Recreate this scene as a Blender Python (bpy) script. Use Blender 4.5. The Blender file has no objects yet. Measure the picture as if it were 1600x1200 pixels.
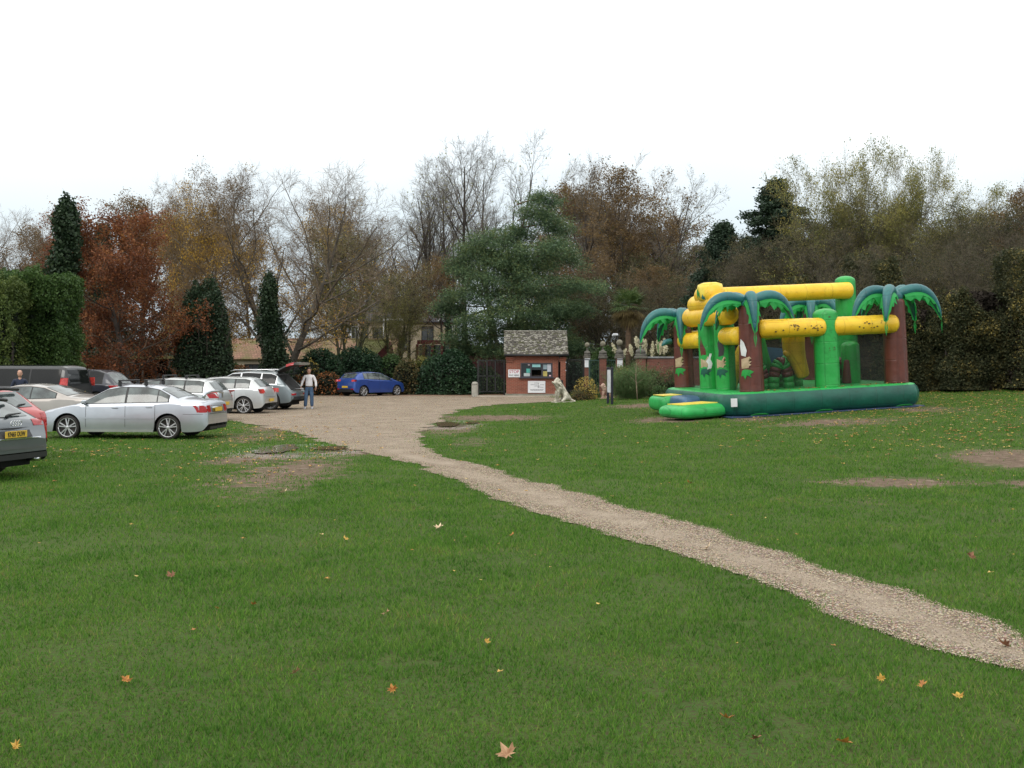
import bpy, math, random
import numpy as np
from mathutils import Vector, Matrix

SC = bpy.context.scene
COL = SC.collection
PI = math.pi
RAD = math.radians

# ------------------------------------------------------------------ camera model (photo pixels, 1600 x 1200)
FPX, HY, CAMH = 1664.0, 581.0, 1.75


def ss(a, b, x):
    t = np.clip((np.asarray(x, float) - a) / (b - a), 0, 1)
    return t * t * (3 - 2 * t)


def zg(x, y):
    """height of the lawn / car park at x, y"""
    x = np.asarray(x, float); y = np.asarray(y, float)
    rise = 0.33 * ss(25, 66, y)
    u = np.clip(x, -60, 26) - 1.5
    side = 0.05 * 0.5 * (u + np.sqrt(u * u + 1.0)) * ss(12, 32, y)
    return rise + side


def gp(px, py):
    """ground point seen at photo pixel px, py"""
    d = np.arange(2.5, 260, 0.05)
    x = (px - 800) / FPX * d
    z = CAMH - (py - HY) / FPX * d
    k = int(np.argmax(z <= zg(x, d)))
    if k == 0:
        k = len(d) - 1
    return Vector((float(x[k]), float(d[k]), float(zg(x[k], d[k]))))


def at(px, py, d):
    return Vector(((px - 800) / FPX * d, d, CAMH - (py - HY) / FPX * d))


def onground(x, y, dz=0.0):
    return Vector((x, y, float(zg(x, y)) + dz))


# ------------------------------------------------------------------ objects
def link(o):
    COL.objects.link(o)
    return o


def tag(o, label=None, cat=None, group=None, kind=None):
    if label: o['label'] = label
    if cat: o['category'] = cat
    if group: o['group'] = group
    if kind: o['kind'] = kind
    return o


def empty(name, loc=(0, 0, 0), rz=0.0, label=None, cat=None, group=None, scale=1.0):
    o = bpy.data.objects.new(name, None)
    o.empty_display_size = 0.2
    link(o)
    o.location = loc
    o.rotation_euler = (0, 0, rz)
    o.scale = (scale,) * 3 if not hasattr(scale, '__len__') else scale
    return tag(o, label, cat, group)


def copy_thing(root, loc, rz, scale, label, group=None):
    c = root.copy(); link(c)
    c.location = loc; c.rotation_euler = (0, 0, rz)
    c.scale = (scale,) * 3 if not hasattr(scale, '__len__') else scale
    c['label'] = label
    if group: c['group'] = group
    for ch in list(root.children):
        d = ch.copy(); link(d); d.parent = c
        for g in list(ch.children):
            e = g.copy(); link(e); e.parent = d
    return c


def fastmesh(name, V, F, mats, mi=None, smooth=False):
    """V (n,3), F (m,k) array (k = 3 or 4) or a list of such arrays"""
    V = np.asarray(V, np.float32).reshape(-1, 3)
    Fs = F if isinstance(F, list) else [F]
    Fs = [np.asarray(f, np.int32) for f in Fs if len(f)]
    me = bpy.data.meshes.new(name)
    me.vertices.add(len(V)); me.vertices.foreach_set('co', V.ravel())
    loops = np.concatenate([f.ravel() for f in Fs])
    tot = np.concatenate([np.full(len(f), f.shape[1], np.int32) for f in Fs])
    start = np.concatenate([[0], np.cumsum(tot)[:-1]]).astype(np.int32)
    me.loops.add(len(loops)); me.loops.foreach_set('vertex_index', loops)
    me.polygons.add(len(tot)); me.polygons.foreach_set('loop_start', start)
    try:
        me.polygons.foreach_set('loop_total', tot)
    except Exception:
        pass
    for m in (mats if isinstance(mats, (list, tuple)) else [mats]):
        me.materials.append(m)
    if mi is not None:
        me.polygons.foreach_set('material_index', np.asarray(mi, np.int32))
    me.polygons.foreach_set('use_smooth', np.full(len(tot), bool(smooth)))
    me.update(calc_edges=True)
    return me


def obj(name, me, parent=None, loc=None, **tags):
    o = bpy.data.objects.new(name, me); link(o)
    if parent is not None: o.parent = parent
    if loc is not None: o.location = loc
    if tags: tag(o, **tags)
    return o


class MB:
    """collects shapes and links them as one mesh object"""
    def __init__(self):
        self.v = []; self.f = []; self.m = []; self.s = []; self.n = 0

    def add(self, verts, faces, mi=0, smooth=False):
        b = self.n
        self.v.extend([tuple(p) for p in verts]); self.n += len(verts)
        self.f.extend([tuple(b + i for i in f) for f in faces])
        self.m.extend([mi] * len(faces)); self.s.extend([smooth] * len(faces))
        return self

    def box(self, c, s, rz=0, mi=0, bev=0.0, rx=0, ry=0):
        M = Matrix.Translation(Vector(c)) @ Matrix.Rotation(rz, 4, 'Z') @ Matrix.Rotation(ry, 4, 'Y') @ Matrix.Rotation(rx, 4, 'X')
        hx, hy, hz = s[0] / 2, s[1] / 2, s[2] / 2
        if bev <= 0:
            P = [(x * hx, y * hy, z * hz) for z in (-1, 1) for x, y in ((-1, -1), (1, -1), (1, 1), (-1, 1))]
            Fc = [(3, 2, 1, 0), (4, 5, 6, 7), (0, 1, 5, 4), (1, 2, 6, 5), (2, 3, 7, 6), (3, 0, 4, 7)]
        else:
            b = min(bev, hx * .95, hy * .95, hz * .95)
            P = []
            for z, k in ((-hz, b), (-hz + b, 0), (hz - b, 0), (hz, b)):
                x1, y1 = hx - k, hy - k
                for x, y in ((-x1 + b, -y1), (x1 - b, -y1), (x1, -y1 + b), (x1, y1 - b), (x1 - b, y1), (-x1 + b, y1), (-x1, y1 - b), (-x1, -y1 + b)):
                    P.append((x, y, z))
            Fc = [tuple(range(7, -1, -1)), tuple(range(24, 32))]
            for r in range(3):
                for i in range(8):
                    j = (i + 1) % 8
                    Fc.append((r * 8 + i, r * 8 + j, r * 8 + 8 + j, r * 8 + 8 + i))
        return self.add([M @ Vector(p) for p in P], Fc, mi)

    def tube(self, pts, r, n=12, mi=0, cap=True, round_ends=False, smooth=True):
        pts = [Vector(p) for p in pts]
        rs = list(r) if hasattr(r, '__len__') else [r] * len(pts)
        if round_ends:
            a = (pts[0] - pts[1]).normalized(); b = (pts[-1] - pts[-2]).normalized()
            p0, p1, r0, r1 = pts[0], pts[-1], rs[0], rs[-1]
            hp, hr, tp, tr = [], [], [], []
            for k in (0.97, 0.85, 0.6, 0.3):
                hp.append(p0 + a * (k * r0 * .55)); hr.append(r0 * math.sqrt(1 - k * k))
            for k in (0.3, 0.6, 0.85, 0.97):
                tp.append(p1 + b * (k * r1 * .55)); tr.append(r1 * math.sqrt(1 - k * k))
            pts = hp + pts + tp; rs = hr + rs + tr
        V, Fc = [], []
        up = Vector((0, 0, 1)); last = None
        for i, p in enumerate(pts):
            t = (pts[min(i + 1, len(pts) - 1)] - pts[max(i - 1, 0)]).normalized()
            if last is None:
                q = up if abs(t.z) < .9 else Vector((1, 0, 0))
                a = t.cross(q).normalized()
            else:
                a = (last - t * last.dot(t)).normalized()
            last = a; b = t.cross(a)
            for k in range(n):
                w = 2 * PI * k / n
                V.append(p + (a * math.cos(w) + b * math.sin(w)) * rs[i])
        for i in range(len(pts) - 1):
            for k in range(n):
                l = (k + 1) % n
                Fc.append((i * n + k, i * n + l, i * n + n + l, i * n + n + k))
        if cap:
            Fc.append(tuple(range(n - 1, -1, -1))); Fc.append(tuple((len(pts) - 1) * n + k for k in range(n)))
        return self.add(V, Fc, mi, smooth)

    def lathe(self, prof, c=(0, 0, 0), n=16, mi=0, smooth=True, sx=1.0, sy=1.0, axis=None):
        V, Fc = [], []
        for r, z in prof:
            for k in range(n):
                w = 2 * PI * k / n
                V.append(Vector((math.cos(w) * r * sx, math.sin(w) * r * sy, z)))
        if axis is not None:
            q = Vector((0, 0, 1)).rotation_difference(Vector(axis).normalized())
            V = [q @ v for v in V]
        V = [v + Vector(c) for v in V]
        for i in range(len(prof) - 1):
            for k in range(n):
                l = (k + 1) % n
                Fc.append((i * n + k, i * n + l, i * n + n + l, i * n + n + k))
        Fc.append(tuple(range(n - 1, -1, -1))); Fc.append(tuple((len(prof) - 1) * n + k for k in range(n)))
        return self.add(V, Fc, mi, smooth)

    def ball(self, c, r, n=14, mi=0):
        rr = r if hasattr(r, '__len__') else (r, r, r)
        V, Fc = [], []
        m = n // 2 + 1
        for i in range(m + 1):
            a = -PI / 2 + PI * i / m
            for k in range(n):
                w = 2 * PI * k / n
                q = max(math.cos(a), 0.001)
                V.append((c[0] + rr[0] * q * math.cos(w), c[1] + rr[1] * q * math.sin(w), c[2] + rr[2] * math.sin(a)))
        for i in range(m):
            for k in range(n):
                l = (k + 1) % n
                Fc.append((i * n + k, i * n + l, i * n + n + l, i * n + n + k))
        return self.add(V, Fc, mi, True)

    def prism(self, poly, axis_o, u, v, w, thick, mi=0):
        """polygon (a,b) placed at axis_o + a*u + b*v, thickness along w"""
        o, u, v, w = Vector(axis_o), Vector(u), Vector(v), Vector(w)
        n = len(poly)
        V = [o + u * a + v * b for a, b in poly] + [o + u * a + v * b + w * thick for a, b in poly]
        Fc = [tuple(range(n - 1, -1, -1)), tuple(range(n, 2 * n))]
        for i in range(n):
            j = (i + 1) % n
            Fc.append((i, j, n + j, n + i))
        return self.add(V, Fc, mi)

    def grid(self, G, mi=0, smooth=True, closed=False):
        """G: rows of equal-length point lists"""
        R = len(G); K = len(G[0])
        V = [p for row in G for p in row]
        Fc = []
        for i in range(R - 1):
            for k in range(K - 1 + (1 if closed else 0)):
                l = (k + 1) % K
                Fc.append((i * K + k, i * K + l, (i + 1) * K + l, (i + 1) * K + k))
        return self.add(V, Fc, mi, smooth)

    def mesh(self, name, mats):
        me = bpy.data.meshes.new(name)
        me.from_pydata(self.v, [], self.f)
        for m in (mats if isinstance(mats, (list, tuple)) else [mats]):
            me.materials.append(m)
        me.polygons.foreach_set('material_index', self.m)
        me.polygons.foreach_set('use_smooth', self.s)
        me.update()
        return me

    def build(self, name, mats, parent=None, loc=None, **tags):
        return obj(name, self.mesh(name, mats), parent, loc, **tags)


def text_mesh(s, size, mat, name, M, parent=None, depth=0.002, bold=0.0):
    cu = bpy.data.curves.new(name, 'FONT'); cu.body = s; cu.size = size; cu.extrude = depth
    cu.align_x = 'CENTER'; cu.align_y = 'CENTER'; cu.offset = bold; cu.resolution_u = 3
    t = bpy.data.objects.new(name, cu); COL.objects.link(t)
    dg = bpy.context.evaluated_depsgraph_get()
    me = bpy.data.meshes.new_from_object(t.evaluated_get(dg))
    bpy.data.objects.remove(t, do_unlink=True)
    me.materials.clear(); me.materials.append(mat)
    me.transform(M)
    return obj(name, me, parent)


# ------------------------------------------------------------------ materials
def nodes(name):
    m = bpy.data.materials.new(name); m.use_nodes = True
    nt = m.node_tree
    return m, nt, nt.nodes['Principled BSDF'], nt.nodes['Material Output']


def NN(nt, typ, **kw):
    n = nt.nodes.new(typ)
    for k, v in kw.items():
        if k.startswith('_'):
            setattr(n, k[1:], v)
        else:
            n.inputs[k.replace('__', ' ')].default_value = v
    return n


def ramp(nt, fac, stops, interp='LINEAR'):
    r = nt.nodes.new('ShaderNodeValToRGB'); e = r.color_ramp.elements
    r.color_ramp.interpolation = interp
    while len(e) < len(stops): e.new(0.5)
    for i, (p, c) in enumerate(stops):
        e[i].position = p; e[i].color = tuple(c) + (1,) if len(c) == 3 else c
    nt.links.new(fac, r.inputs['Fac'])
    return r.outputs['Color']


def mixc(nt, fac, a, b, mode='MIX'):
    n = nt.nodes.new('ShaderNodeMix'); n.data_type = 'RGBA'; n.blend_type = mode
    for sock, v in ((n.inputs[0], fac), (n.inputs[6], a), (n.inputs[7], b)):
        if isinstance(v, (int, float)): sock.default_value = v
        elif isinstance(v, (tuple, list)): sock.default_value = tuple(v) + (1,) if len(v) == 3 else v
        else: nt.links.new(v, sock)
    return n.outputs[2]


def mth(nt, op, a, b=None, c=None, clamp=False):
    n = nt.nodes.new('ShaderNodeMath'); n.operation = op; n.use_clamp = clamp
    for i, v in enumerate((a, b, c)):
        if v is None: continue
        if isinstance(v, (int, float)): n.inputs[i].default_value = v
        else: nt.links.new(v, n.inputs[i])
    return n.outputs[0]


def bumpn(nt, h, strength=.3, dist=.02):
    b = nt.nodes.new('ShaderNodeBump'); b.inputs['Strength'].default_value = strength; b.inputs['Distance'].default_value = dist
    nt.links.new(h, b.inputs['Height'])
    return b.outputs['Normal']


def coord(nt, which='Object'):
    return nt.nodes.new('ShaderNodeTexCoord').outputs[which]


def noise(nt, scale, detail=4, rough=.55, vec=None, out='Fac'):
    n = nt.nodes.new('ShaderNodeTexNoise'); n.inputs['Scale'].default_value = scale
    n.inputs['Detail'].default_value = detail; n.inputs['Roughness'].default_value = rough
    nt.links.new(vec if vec is not None else coord(nt), n.inputs['Vector'])
    return n.outputs[out]


def mat(name, c, rough=.6, c2=None, scale=4.0, bump=0.0, bscale=30.0, metal=0.0, coat=0.0, spec=.5, detail=5, lo=.35, hi=.65):
    m, nt, P, O = nodes(name)
    c2 = c2 if c2 is not None else tuple(min(1, k * .8) for k in c)
    P.inputs['Roughness'].default_value = rough; P.inputs['Metallic'].default_value = metal
    P.inputs['Specular IOR Level'].default_value = spec
    if coat:
        P.inputs['Coat Weight'].default_value = coat; P.inputs['Coat Roughness'].default_value = .04
    nt.links.new(ramp(nt, noise(nt, scale, detail), [(lo, c2), (hi, c)]), P.inputs['Base Color'])
    if bump:
        nt.links.new(bumpn(nt, noise(nt, bscale, 5), bump, .02), P.inputs['Normal'])
    return m


def leafmat(name, cols, rough=.6, trans=.3, scale=.35, spec=.3, seed=0.0):
    """foliage: colour varies leaf by leaf and clump by clump"""
    m, nt, P, O = nodes(name)
    g = nt.nodes.new('ShaderNodeNewGeometry')
    n = noise(nt, scale, 3, .6)
    f = mth(nt, 'ADD', mth(nt, 'MULTIPLY', g.outputs['Random Per Island'], .6), mth(nt, 'MULTIPLY', mth(nt, 'SUBTRACT', n, .35), 1.3))
    k = len(cols)
    col = ramp(nt, f, [(0.05 + .9 * i / max(1, k - 1), c) for i, c in enumerate(cols)])
    nt.links.new(col, P.inputs['Base Color']); P.inputs['Roughness'].default_value = rough
    P.inputs['Specular IOR Level'].default_value = spec
    if trans > 0:
        t = nt.nodes.new('ShaderNodeBsdfTranslucent'); nt.links.new(col, t.inputs['Color'])
        mx = nt.nodes.new('ShaderNodeMixShader'); mx.inputs[0].default_value = trans
        nt.links.new(P.outputs[0], mx.inputs[1]); nt.links.new(t.outputs[0], mx.inputs[2])
        nt.links.new(mx.outputs[0], O.inputs['Surface'])
    return m


# ------------------------------------------------------------------ value noise for shapes
def vnoise1(x, seed=0):
    x = np.asarray(x, float); i = np.floor(x).astype(np.int64); f = x - i
    def h(k):
        v = np.sin((k + seed * 57.31) * 127.1) * 43758.5453
        return (v - np.floor(v)) * 2 - 1
    f = f * f * (3 - 2 * f)
    return h(i) * (1 - f) + h(i + 1) * f


def vnoise2(x, y, seed=0):
    x = np.asarray(x, float); y = np.asarray(y, float)
    i = np.floor(x); j = np.floor(y); f = x - i; g = y - j
    def h(a, b):
        v = np.sin(a * 127.1 + b * 311.7 + seed * 74.7) * 43758.5453
        return (v - np.floor(v)) * 2 - 1
    f = f * f * (3 - 2 * f); g = g * g * (3 - 2 * g)
    return (h(i, j) * (1 - f) + h(i + 1, j) * f) * (1 - g) + (h(i, j + 1) * (1 - f) + h(i + 1, j + 1) * f) * g


# ------------------------------------------------------------------ camera, light, sky
SUN_EL, SUN_AZ = RAD(38), RAD(205)       # azimuth measured clockwise from +Y: behind the camera


def make_camera_and_light():
    cam = bpy.data.cameras.new('camera'); co = bpy.data.objects.new('camera', cam); link(co)
    co.location = (0, 0, CAMH); co.rotation_euler = (PI / 2, 0, 0)
    cam.sensor_width = 36; cam.lens = FPX / 1600 * 36
    cam.shift_y = -(600 - HY) / 1600
    cam.clip_start = .1; cam.clip_end = 3000
    SC.camera = co
    w = bpy.data.worlds.new('World'); SC.world = w; w.use_nodes = True
    nt = w.node_tree; bg = nt.nodes['Background']
    sky = nt.nodes.new('ShaderNodeTexSky'); sky.sky_type = 'NISHITA'; sky.sun_disc = False
    sky.sun_elevation = SUN_EL; sky.sun_rotation = SUN_AZ; sky.air_density = 1.2; sky.dust_density = 4
    vec = coord(nt, 'Generated')
    sep = nt.nodes.new('ShaderNodeSeparateXYZ'); nt.links.new(vec, sep.inputs[0])
    # cloud deck: nearly even cover, bluish where it thins toward the horizon
    grad = ramp(nt, sep.outputs['Z'], [(0.0, (6.4, 7.2, 7.7)), (.13, (7.3, 8.1, 8.5)), (.24, (10.4, 10.8, 10.9)), (1.0, (16.0, 15.7, 14.9))])
    n = noise(nt, 2.2, 4, .5, vec)
    cl = mixc(nt, 1.0, grad, ramp(nt, n, [(.3, (.90, .93, .96)), (.7, (1.08, 1.07, 1.05))]), 'MULTIPLY')
    col = mixc(nt, .93, sky.outputs['Color'], cl)
    nt.links.new(col, bg.inputs['Color']); bg.inputs['Strength'].default_value = .11
    L = bpy.data.lights.new('sun', 'SUN'); L.energy = .7; L.angle = RAD(25); L.color = (1, .96, .9)
    lo = bpy.data.objects.new('sun', L); link(lo)
    d = Vector((math.sin(SUN_AZ) * math.cos(SUN_EL), math.cos(SUN_AZ) * math.cos(SUN_EL), math.sin(SUN_EL)))
    lo.rotation_euler = d.to_track_quat('Z', 'Y').to_euler(); lo.location = d * 50
    SC.view_settings.view_transform = 'Standard'; SC.view_settings.look = 'None'
    SC.view_settings.exposure = EXPOSURE; SC.view_settings.gamma = 1
    SC.view_settings.use_curve_mapping = False
    SC.cycles.max_bounces = 6; SC.cycles.transparent_max_bounces = 10
    SC.cycles.diffuse_bounces = 3; SC.cycles.glossy_bounces = 3
    SC.cycles.use_denoising = True


EXPOSURE = 0.18
# ================================================================== ground
LEFT_EDGE = [(-900, 622), (-500, 634), (-100, 645), (200, 652), (352, 657), (400, 664), (455, 676), (500, 690), (556, 705), (600, 714), (660, 730),
             (740, 766), (830, 798), (920, 826), (1000, 851), (1100, 884), (1180, 906), (1290, 955), (1400, 1001), (1500, 1031), (1600, 1053), (1800, 1110), (2200, 1230)]
RIGHT_EDGE = [(770, 612), (800, 617), (905, 623), (870, 627), (800, 631), (740, 637), (705, 645), (690, 652), (685, 660), (662, 675), (664, 695),
              (685, 709), (725, 722), (775, 737), (825, 752), (875, 764), (925, 781), (985, 797), (1035, 810), (1100, 828), (1190, 858), (1300, 895),
              (1390, 920), (1500, 958), (1600, 1000), (1800, 1062), (2200, 1185)]


def _edge(L):
    P = sorted([gp(*p) for p in L], key=lambda p: p.y)
    return np.array([p.y for p in P]), np.array([p.x for p in P])


LE, RE = _edge(LEFT_EDGE), _edge(RIGHT_EDGE)
Y_NEAR, Y_FAR = 5.4, 69.0


def gravel_x(y):
    """left and right edge of the gravel at depth y"""
    amp = np.clip(.006 * y, 0, .35)
    xl = np.interp(y, *LE) + amp * (vnoise1(y * 1.7, 1) + .6 * vnoise1(y * 5.1, 2) + .35 * vnoise1(y * 15, 3))
    xr = np.interp(y, *RE) + amp * (vnoise1(y * 1.9, 4) + .6 * vnoise1(y * 4.7, 5) + .35 * vnoise1(y * 14, 6))
    xl = np.where(y > 62, np.minimum(xl, -45), xl)
    return xl, xr


def ellipses(L):
    out = []
    for px, py, rx, ry, a in L:
        c = gp(px, py); n = gp(px, py + ry); f = gp(px, py - ry)
        out.append((c.x, c.y, rx / FPX * c.y, max(.12, (f.y - n.y) / 2), a))
    return out


MUD = ellipses([(450, 738, 120, 34, .75), (400, 716, 90, 14, .8), (380, 775, 100, 30, .45), (540, 706, 60, 9, .9), (450, 668, 85, 12, .72), (400, 684, 90, 12, .62),
                (700, 668, 55, 12, .9), (740, 690, 50, 10, .55), (770, 653, 95, 5, 1.0),
                (1400, 754, 135, 9, .95), (1600, 718, 110, 17, 1.1), (1620, 757, 60, 9, .9), (1360, 785, 60, 6, .5),
                (1060, 655, 90, 6, .9), (1000, 634, 55, 4, .9), (1300, 660, 120, 8, .8), (1440, 640, 60, 8, .7), (1180, 655, 60, 6, .7),
                (120, 705, 160, 8, .4), (1560, 815, 60, 7, .4), (620, 1100, 60, 30, .25), (1100, 1130, 90, 30, .25), (760, 1150, 60, 25, .25)])


def mud_at(x, y):
    v = np.zeros_like(np.asarray(x, float))
    for cx, cy, rx, ry, a in MUD:
        d = ((x - cx) / rx) ** 2 + ((y - cy) / ry) ** 2
        v = np.maximum(v, a * np.exp(-d * .9))
    return v


WET = ellipses([(465, 704, 115, 12, 1.0), (705, 664, 50, 8, .9), (430, 735, 90, 22, .35)])


def wet_at(x, y):
    v = np.zeros_like(np.asarray(x, float))
    for cx, cy, rx, ry, a in WET:
        v = np.maximum(v, a * np.exp(-(((x - cx) / rx) ** 2 + ((y - cy) / ry) ** 2) * .9))
    return v


def litter_at(x, y):
    # leaf fall: under the trees at the back and along the hedge on the right
    a = ss(60, 66, y) * .8
    b = ss(7, 17, x) * ss(16, 34, y) * .8
    return np.clip(np.maximum(a, b), 0, 1)


def build_ground():
    # ---- lawn: one sheet to the horizon
    def axis(a, b, step, far_lo, far_hi):
        core = np.arange(a, b + 1e-6, step)
        g = np.cumsum(step * 1.35 ** np.arange(1, 24))
        lo = (a - g)[::-1]; hi = b + g
        return np.concatenate([lo[lo > far_lo], core, hi[hi < far_hi]])
    xs = axis(-34, 34, .3, -900, 900); ys = axis(2.0, 72, .3, -60, 1600)
    X, Y = np.meshgrid(xs, ys)
    Z = zg(X, Y)
    V = np.stack([X, Y, Z], -1).reshape(-1, 3)
    ny, nx = X.shape
    i = np.arange(ny - 1)[:, None] * nx + np.arange(nx - 1)[None]
    F = np.stack([i, i + 1, i + 1 + nx, i + nx], -1).reshape(-1, 4)
    m, nt, P, O = nodes('lawn')
    co = coord(nt)
    wt = nt.nodes.new('ShaderNodeAttribute'); wt.attribute_name = 'wet'
    at1 = nt.nodes.new('ShaderNodeAttribute'); at1.attribute_name = 'mud'
    at2 = nt.nodes.new('ShaderNodeAttribute'); at2.attribute_name = 'litter'
    big = noise(nt, .35, 4, .6, co); mid = noise(nt, 3.0, 5, .65, co); fine = noise(nt, 38, 4, .7, co)
    green = ramp(nt, big, [(.3, (.046, .100, .021)), (.7, (.078, .150, .031))])
    green = mixc(nt, ramp(nt, mid, [(.35, (0, 0, 0)), (.7, (.7, .7, .7))]), green, (.085, .13, .03))
    green = mixc(nt, ramp(nt, fine, [(.36, (.95, .95, .95)), (.56, (.04, .04, .04))]), green, (.070, .055, .030))
    # bare soil and trodden patches
    soil = ramp(nt, noise(nt, 6, 6, .7, co), [(.3, (.085, .058, .042)), (.55, (.185, .135, .098)), (.8, (.36, .29, .22))])
    mf = mth(nt, 'ADD', at1.outputs['Fac'], mth(nt, 'MULTIPLY', mth(nt, 'SUBTRACT', noise(nt, 2.6, 7, .72, co), .5), 1.7))
    mf = ramp(nt, mf, [(.40, (0, 0, 0)), (.62, (1, 1, 1))])
    col = mixc(nt, mf, green, soil)
    # leaf litter: small flecks
    vo = nt.nodes.new('ShaderNodeTexVoronoi'); vo.inputs['Scale'].default_value = 5.5; nt.links.new(co, vo.inputs['Vector'])
    fl = mth(nt, 'LESS_THAN', vo.outputs['Distance'], mth(nt, 'MULTIPLY', at2.outputs['Fac'], .24))
    fcol = ramp(nt, mth(nt, 'FRACT', mth(nt, 'MULTIPLY', vo.outputs['Distance'], 40)), [(.2, (.22, .12, .05)), (.6, (.42, .27, .10)), (.9, (.16, .085, .045))])
    brn = ramp(nt, noise(nt, 1.1, 5, .65, co), [(.35, (0, 0, 0)), (.7, (1, 1, 1))])
    col = mixc(nt, mth(nt, 'MULTIPLY', mth(nt, 'MULTIPLY', at2.outputs['Fac'], .62), brn), col, (.10, .082, .045))
    col = mixc(nt, fl, col, fcol)
    nt.links.new(col, P.inputs['Base Color']); P.inputs['Roughness'].default_value = .95; P.inputs['Specular IOR Level'].default_value = .10
    wetf = ramp(nt, mth(nt, 'ADD', wt.outputs['Fac'], mth(nt, 'MULTIPLY', mth(nt, 'SUBTRACT', noise(nt, 3.4, 6, .7, co), .5), 1.2)), [(.35, (0, 0, 0)), (.7, (1, 1, 1))])
    nt.links.new(mth(nt, 'SUBTRACT', .95, mth(nt, 'MULTIPLY', wetf, .78)), P.inputs['Roughness'])
    nt.links.new(mth(nt, 'ADD', .10, mth(nt, 'MULTIPLY', wetf, .5)), P.inputs['Specular IOR Level'])
    bn = nt.nodes.new('ShaderNodeBump'); bn.inputs['Distance'].default_value = .03
    nt.links.new(mth(nt, 'SUBTRACT', .8, mth(nt, 'MULTIPLY', wetf, .72)), bn.inputs['Strength']); nt.links.new(fine, bn.inputs['Height'])
    nt.links.new(bn.outputs['Normal'], P.inputs['Normal'])
    me = fastmesh('lawn', V, F, m, smooth=True)
    for nm, fn in (('mud', mud_at), ('litter', litter_at), ('wet', wet_at)):
        a = me.attributes.new(nm, 'FLOAT', 'POINT')
        a.data.foreach_set('value', fn(V[:, 0], V[:, 1]).astype(np.float32))
    obj('lawn', me, kind='structure')

    # ---- gravel: path and car park in one sheet that tapers toward us
    yy = []
    y = Y_NEAR
    while y < Y_FAR:
        yy.append(y); y += max(.035, .0045 * y)
    yy = np.array(yy); xl, xr = gravel_x(yy)
    K = 40
    t = np.linspace(0, 1, K)
    X = xl[:, None] * (1 - t) + xr[:, None] * t
    Y = np.repeat(yy[:, None], K, 1)
    Z = zg(X, Y) + .012 + .0 * X
    V = np.stack([X, Y, Z], -1).reshape(-1, 3)
    i = np.arange(len(yy) - 1)[:, None] * K + np.arange(K - 1)[None]
    F = np.stack([i, i + 1, i + 1 + K, i + K], -1).reshape(-1, 4)
    m, nt, P, O = nodes('gravel')
    co = coord(nt)
    vo = nt.nodes.new('ShaderNodeTexVoronoi'); vo.inputs['Scale'].default_value = 60; nt.links.new(co, vo.inputs['Vector'])
    vo2 = nt.nodes.new('ShaderNodeTexVoronoi'); vo2.inputs['Scale'].default_value = 90; nt.links.new(co, vo2.inputs['Vector'])
    sepc = nt.nodes.new('ShaderNodeSeparateColor'); nt.links.new(vo.outputs['Color'], sepc.inputs[0])
    st = ramp(nt, sepc.outputs[0], [(0, (.11, .08, .058)), (.3, (.27, .21, .155)), (.65, (.43, .35, .265)), (1, (.70, .62, .49))])
    st = mixc(nt, .3, st, vo2.outputs['Color'], 'OVERLAY')
    gaps = ramp(nt, vo.outputs['Distance'], [(.25, (1, 1, 1)), (.62, (.42, .38, .34))])
    st = mixc(nt, 1.0, st, gaps, 'MULTIPLY')
    at3 = nt.nodes.new('ShaderNodeAttribute'); at3.attribute_name = 'wear'
    worn = ramp(nt, noise(nt, 1.6, 6, .7, co), [(.3, (.23, .18, .135)), (.7, (.41, .34, .265))])
    wf = mth(nt, 'ADD', at3.outputs['Fac'], mth(nt, 'MULTIPLY', mth(nt, 'SUBTRACT', noise(nt, .9, 6, .7, co), .5), 1.5))
    st = mixc(nt, ramp(nt, wf, [(.35, (0, 0, 0)), (.75, (.8, .8, .8))]), st, worn)
    at4 = nt.nodes.new('ShaderNodeAttribute'); at4.attribute_name = 'litter'
    lf = mth(nt, 'ADD', at4.outputs['Fac'], mth(nt, 'MULTIPLY', mth(nt, 'SUBTRACT', noise(nt, 1.3, 7, .75, co), .5), 1.6))
    st = mixc(nt, ramp(nt, lf, [(.55, (0, 0, 0)), (.9, (.85, .85, .85))]), st, (.22, .135, .085))
    nt.links.new(st, P.inputs['Base Color']); P.inputs['Roughness'].default_value = .9; P.inputs['Specular IOR Level'].default_value = .25
    nt.links.new(bumpn(nt, vo.outputs['Distance'], .7, .012), P.inputs['Normal'])
    me = fastmesh('gravel_path', V, F, m, smooth=True)
    a = me.attributes.new('wear', 'FLOAT', 'POINT')
    T = np.repeat(t[None], len(yy), 0)
    wear = np.where(Y < 24, .25 + .45 * np.exp(-((T - .5) / .22) ** 2), .45)
    a.data.foreach_set('value', wear.reshape(-1).astype(np.float32))
    a = me.attributes.new('litter', 'FLOAT', 'POINT')
    a.data.foreach_set('value', (ss(56, 66, Y) * .8 + .5 * ss(-12, -22, X) + .15).reshape(-1).astype(np.float32))
    obj('gravel_path', me, kind='structure')

    # ---- paving strip in front of the kiosk
    b = MB()
    m1 = mat('paving', (.42, .36, .29), .85, (.30, .25, .20), 2.5, .3)
    c = onground(1.2, 60.4)
    b.box((1.2, 60.6, c.z - .02), (6.4, 1.7, .16), mi=0, bev=.02)
    b.build('pavement', m1, kind='structure')

    # ---- puddles
    water = bpy.data.materials.new('puddle_water'); water.use_nodes = True
    P = water.node_tree.nodes['Principled BSDF']; P.inputs['Base Color'].default_value = (.13, .085, .05, 1)
    P.inputs['Roughness'].default_value = .12; P.inputs['Specular IOR Level'].default_value = .4
    nt = water.node_tree
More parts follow.
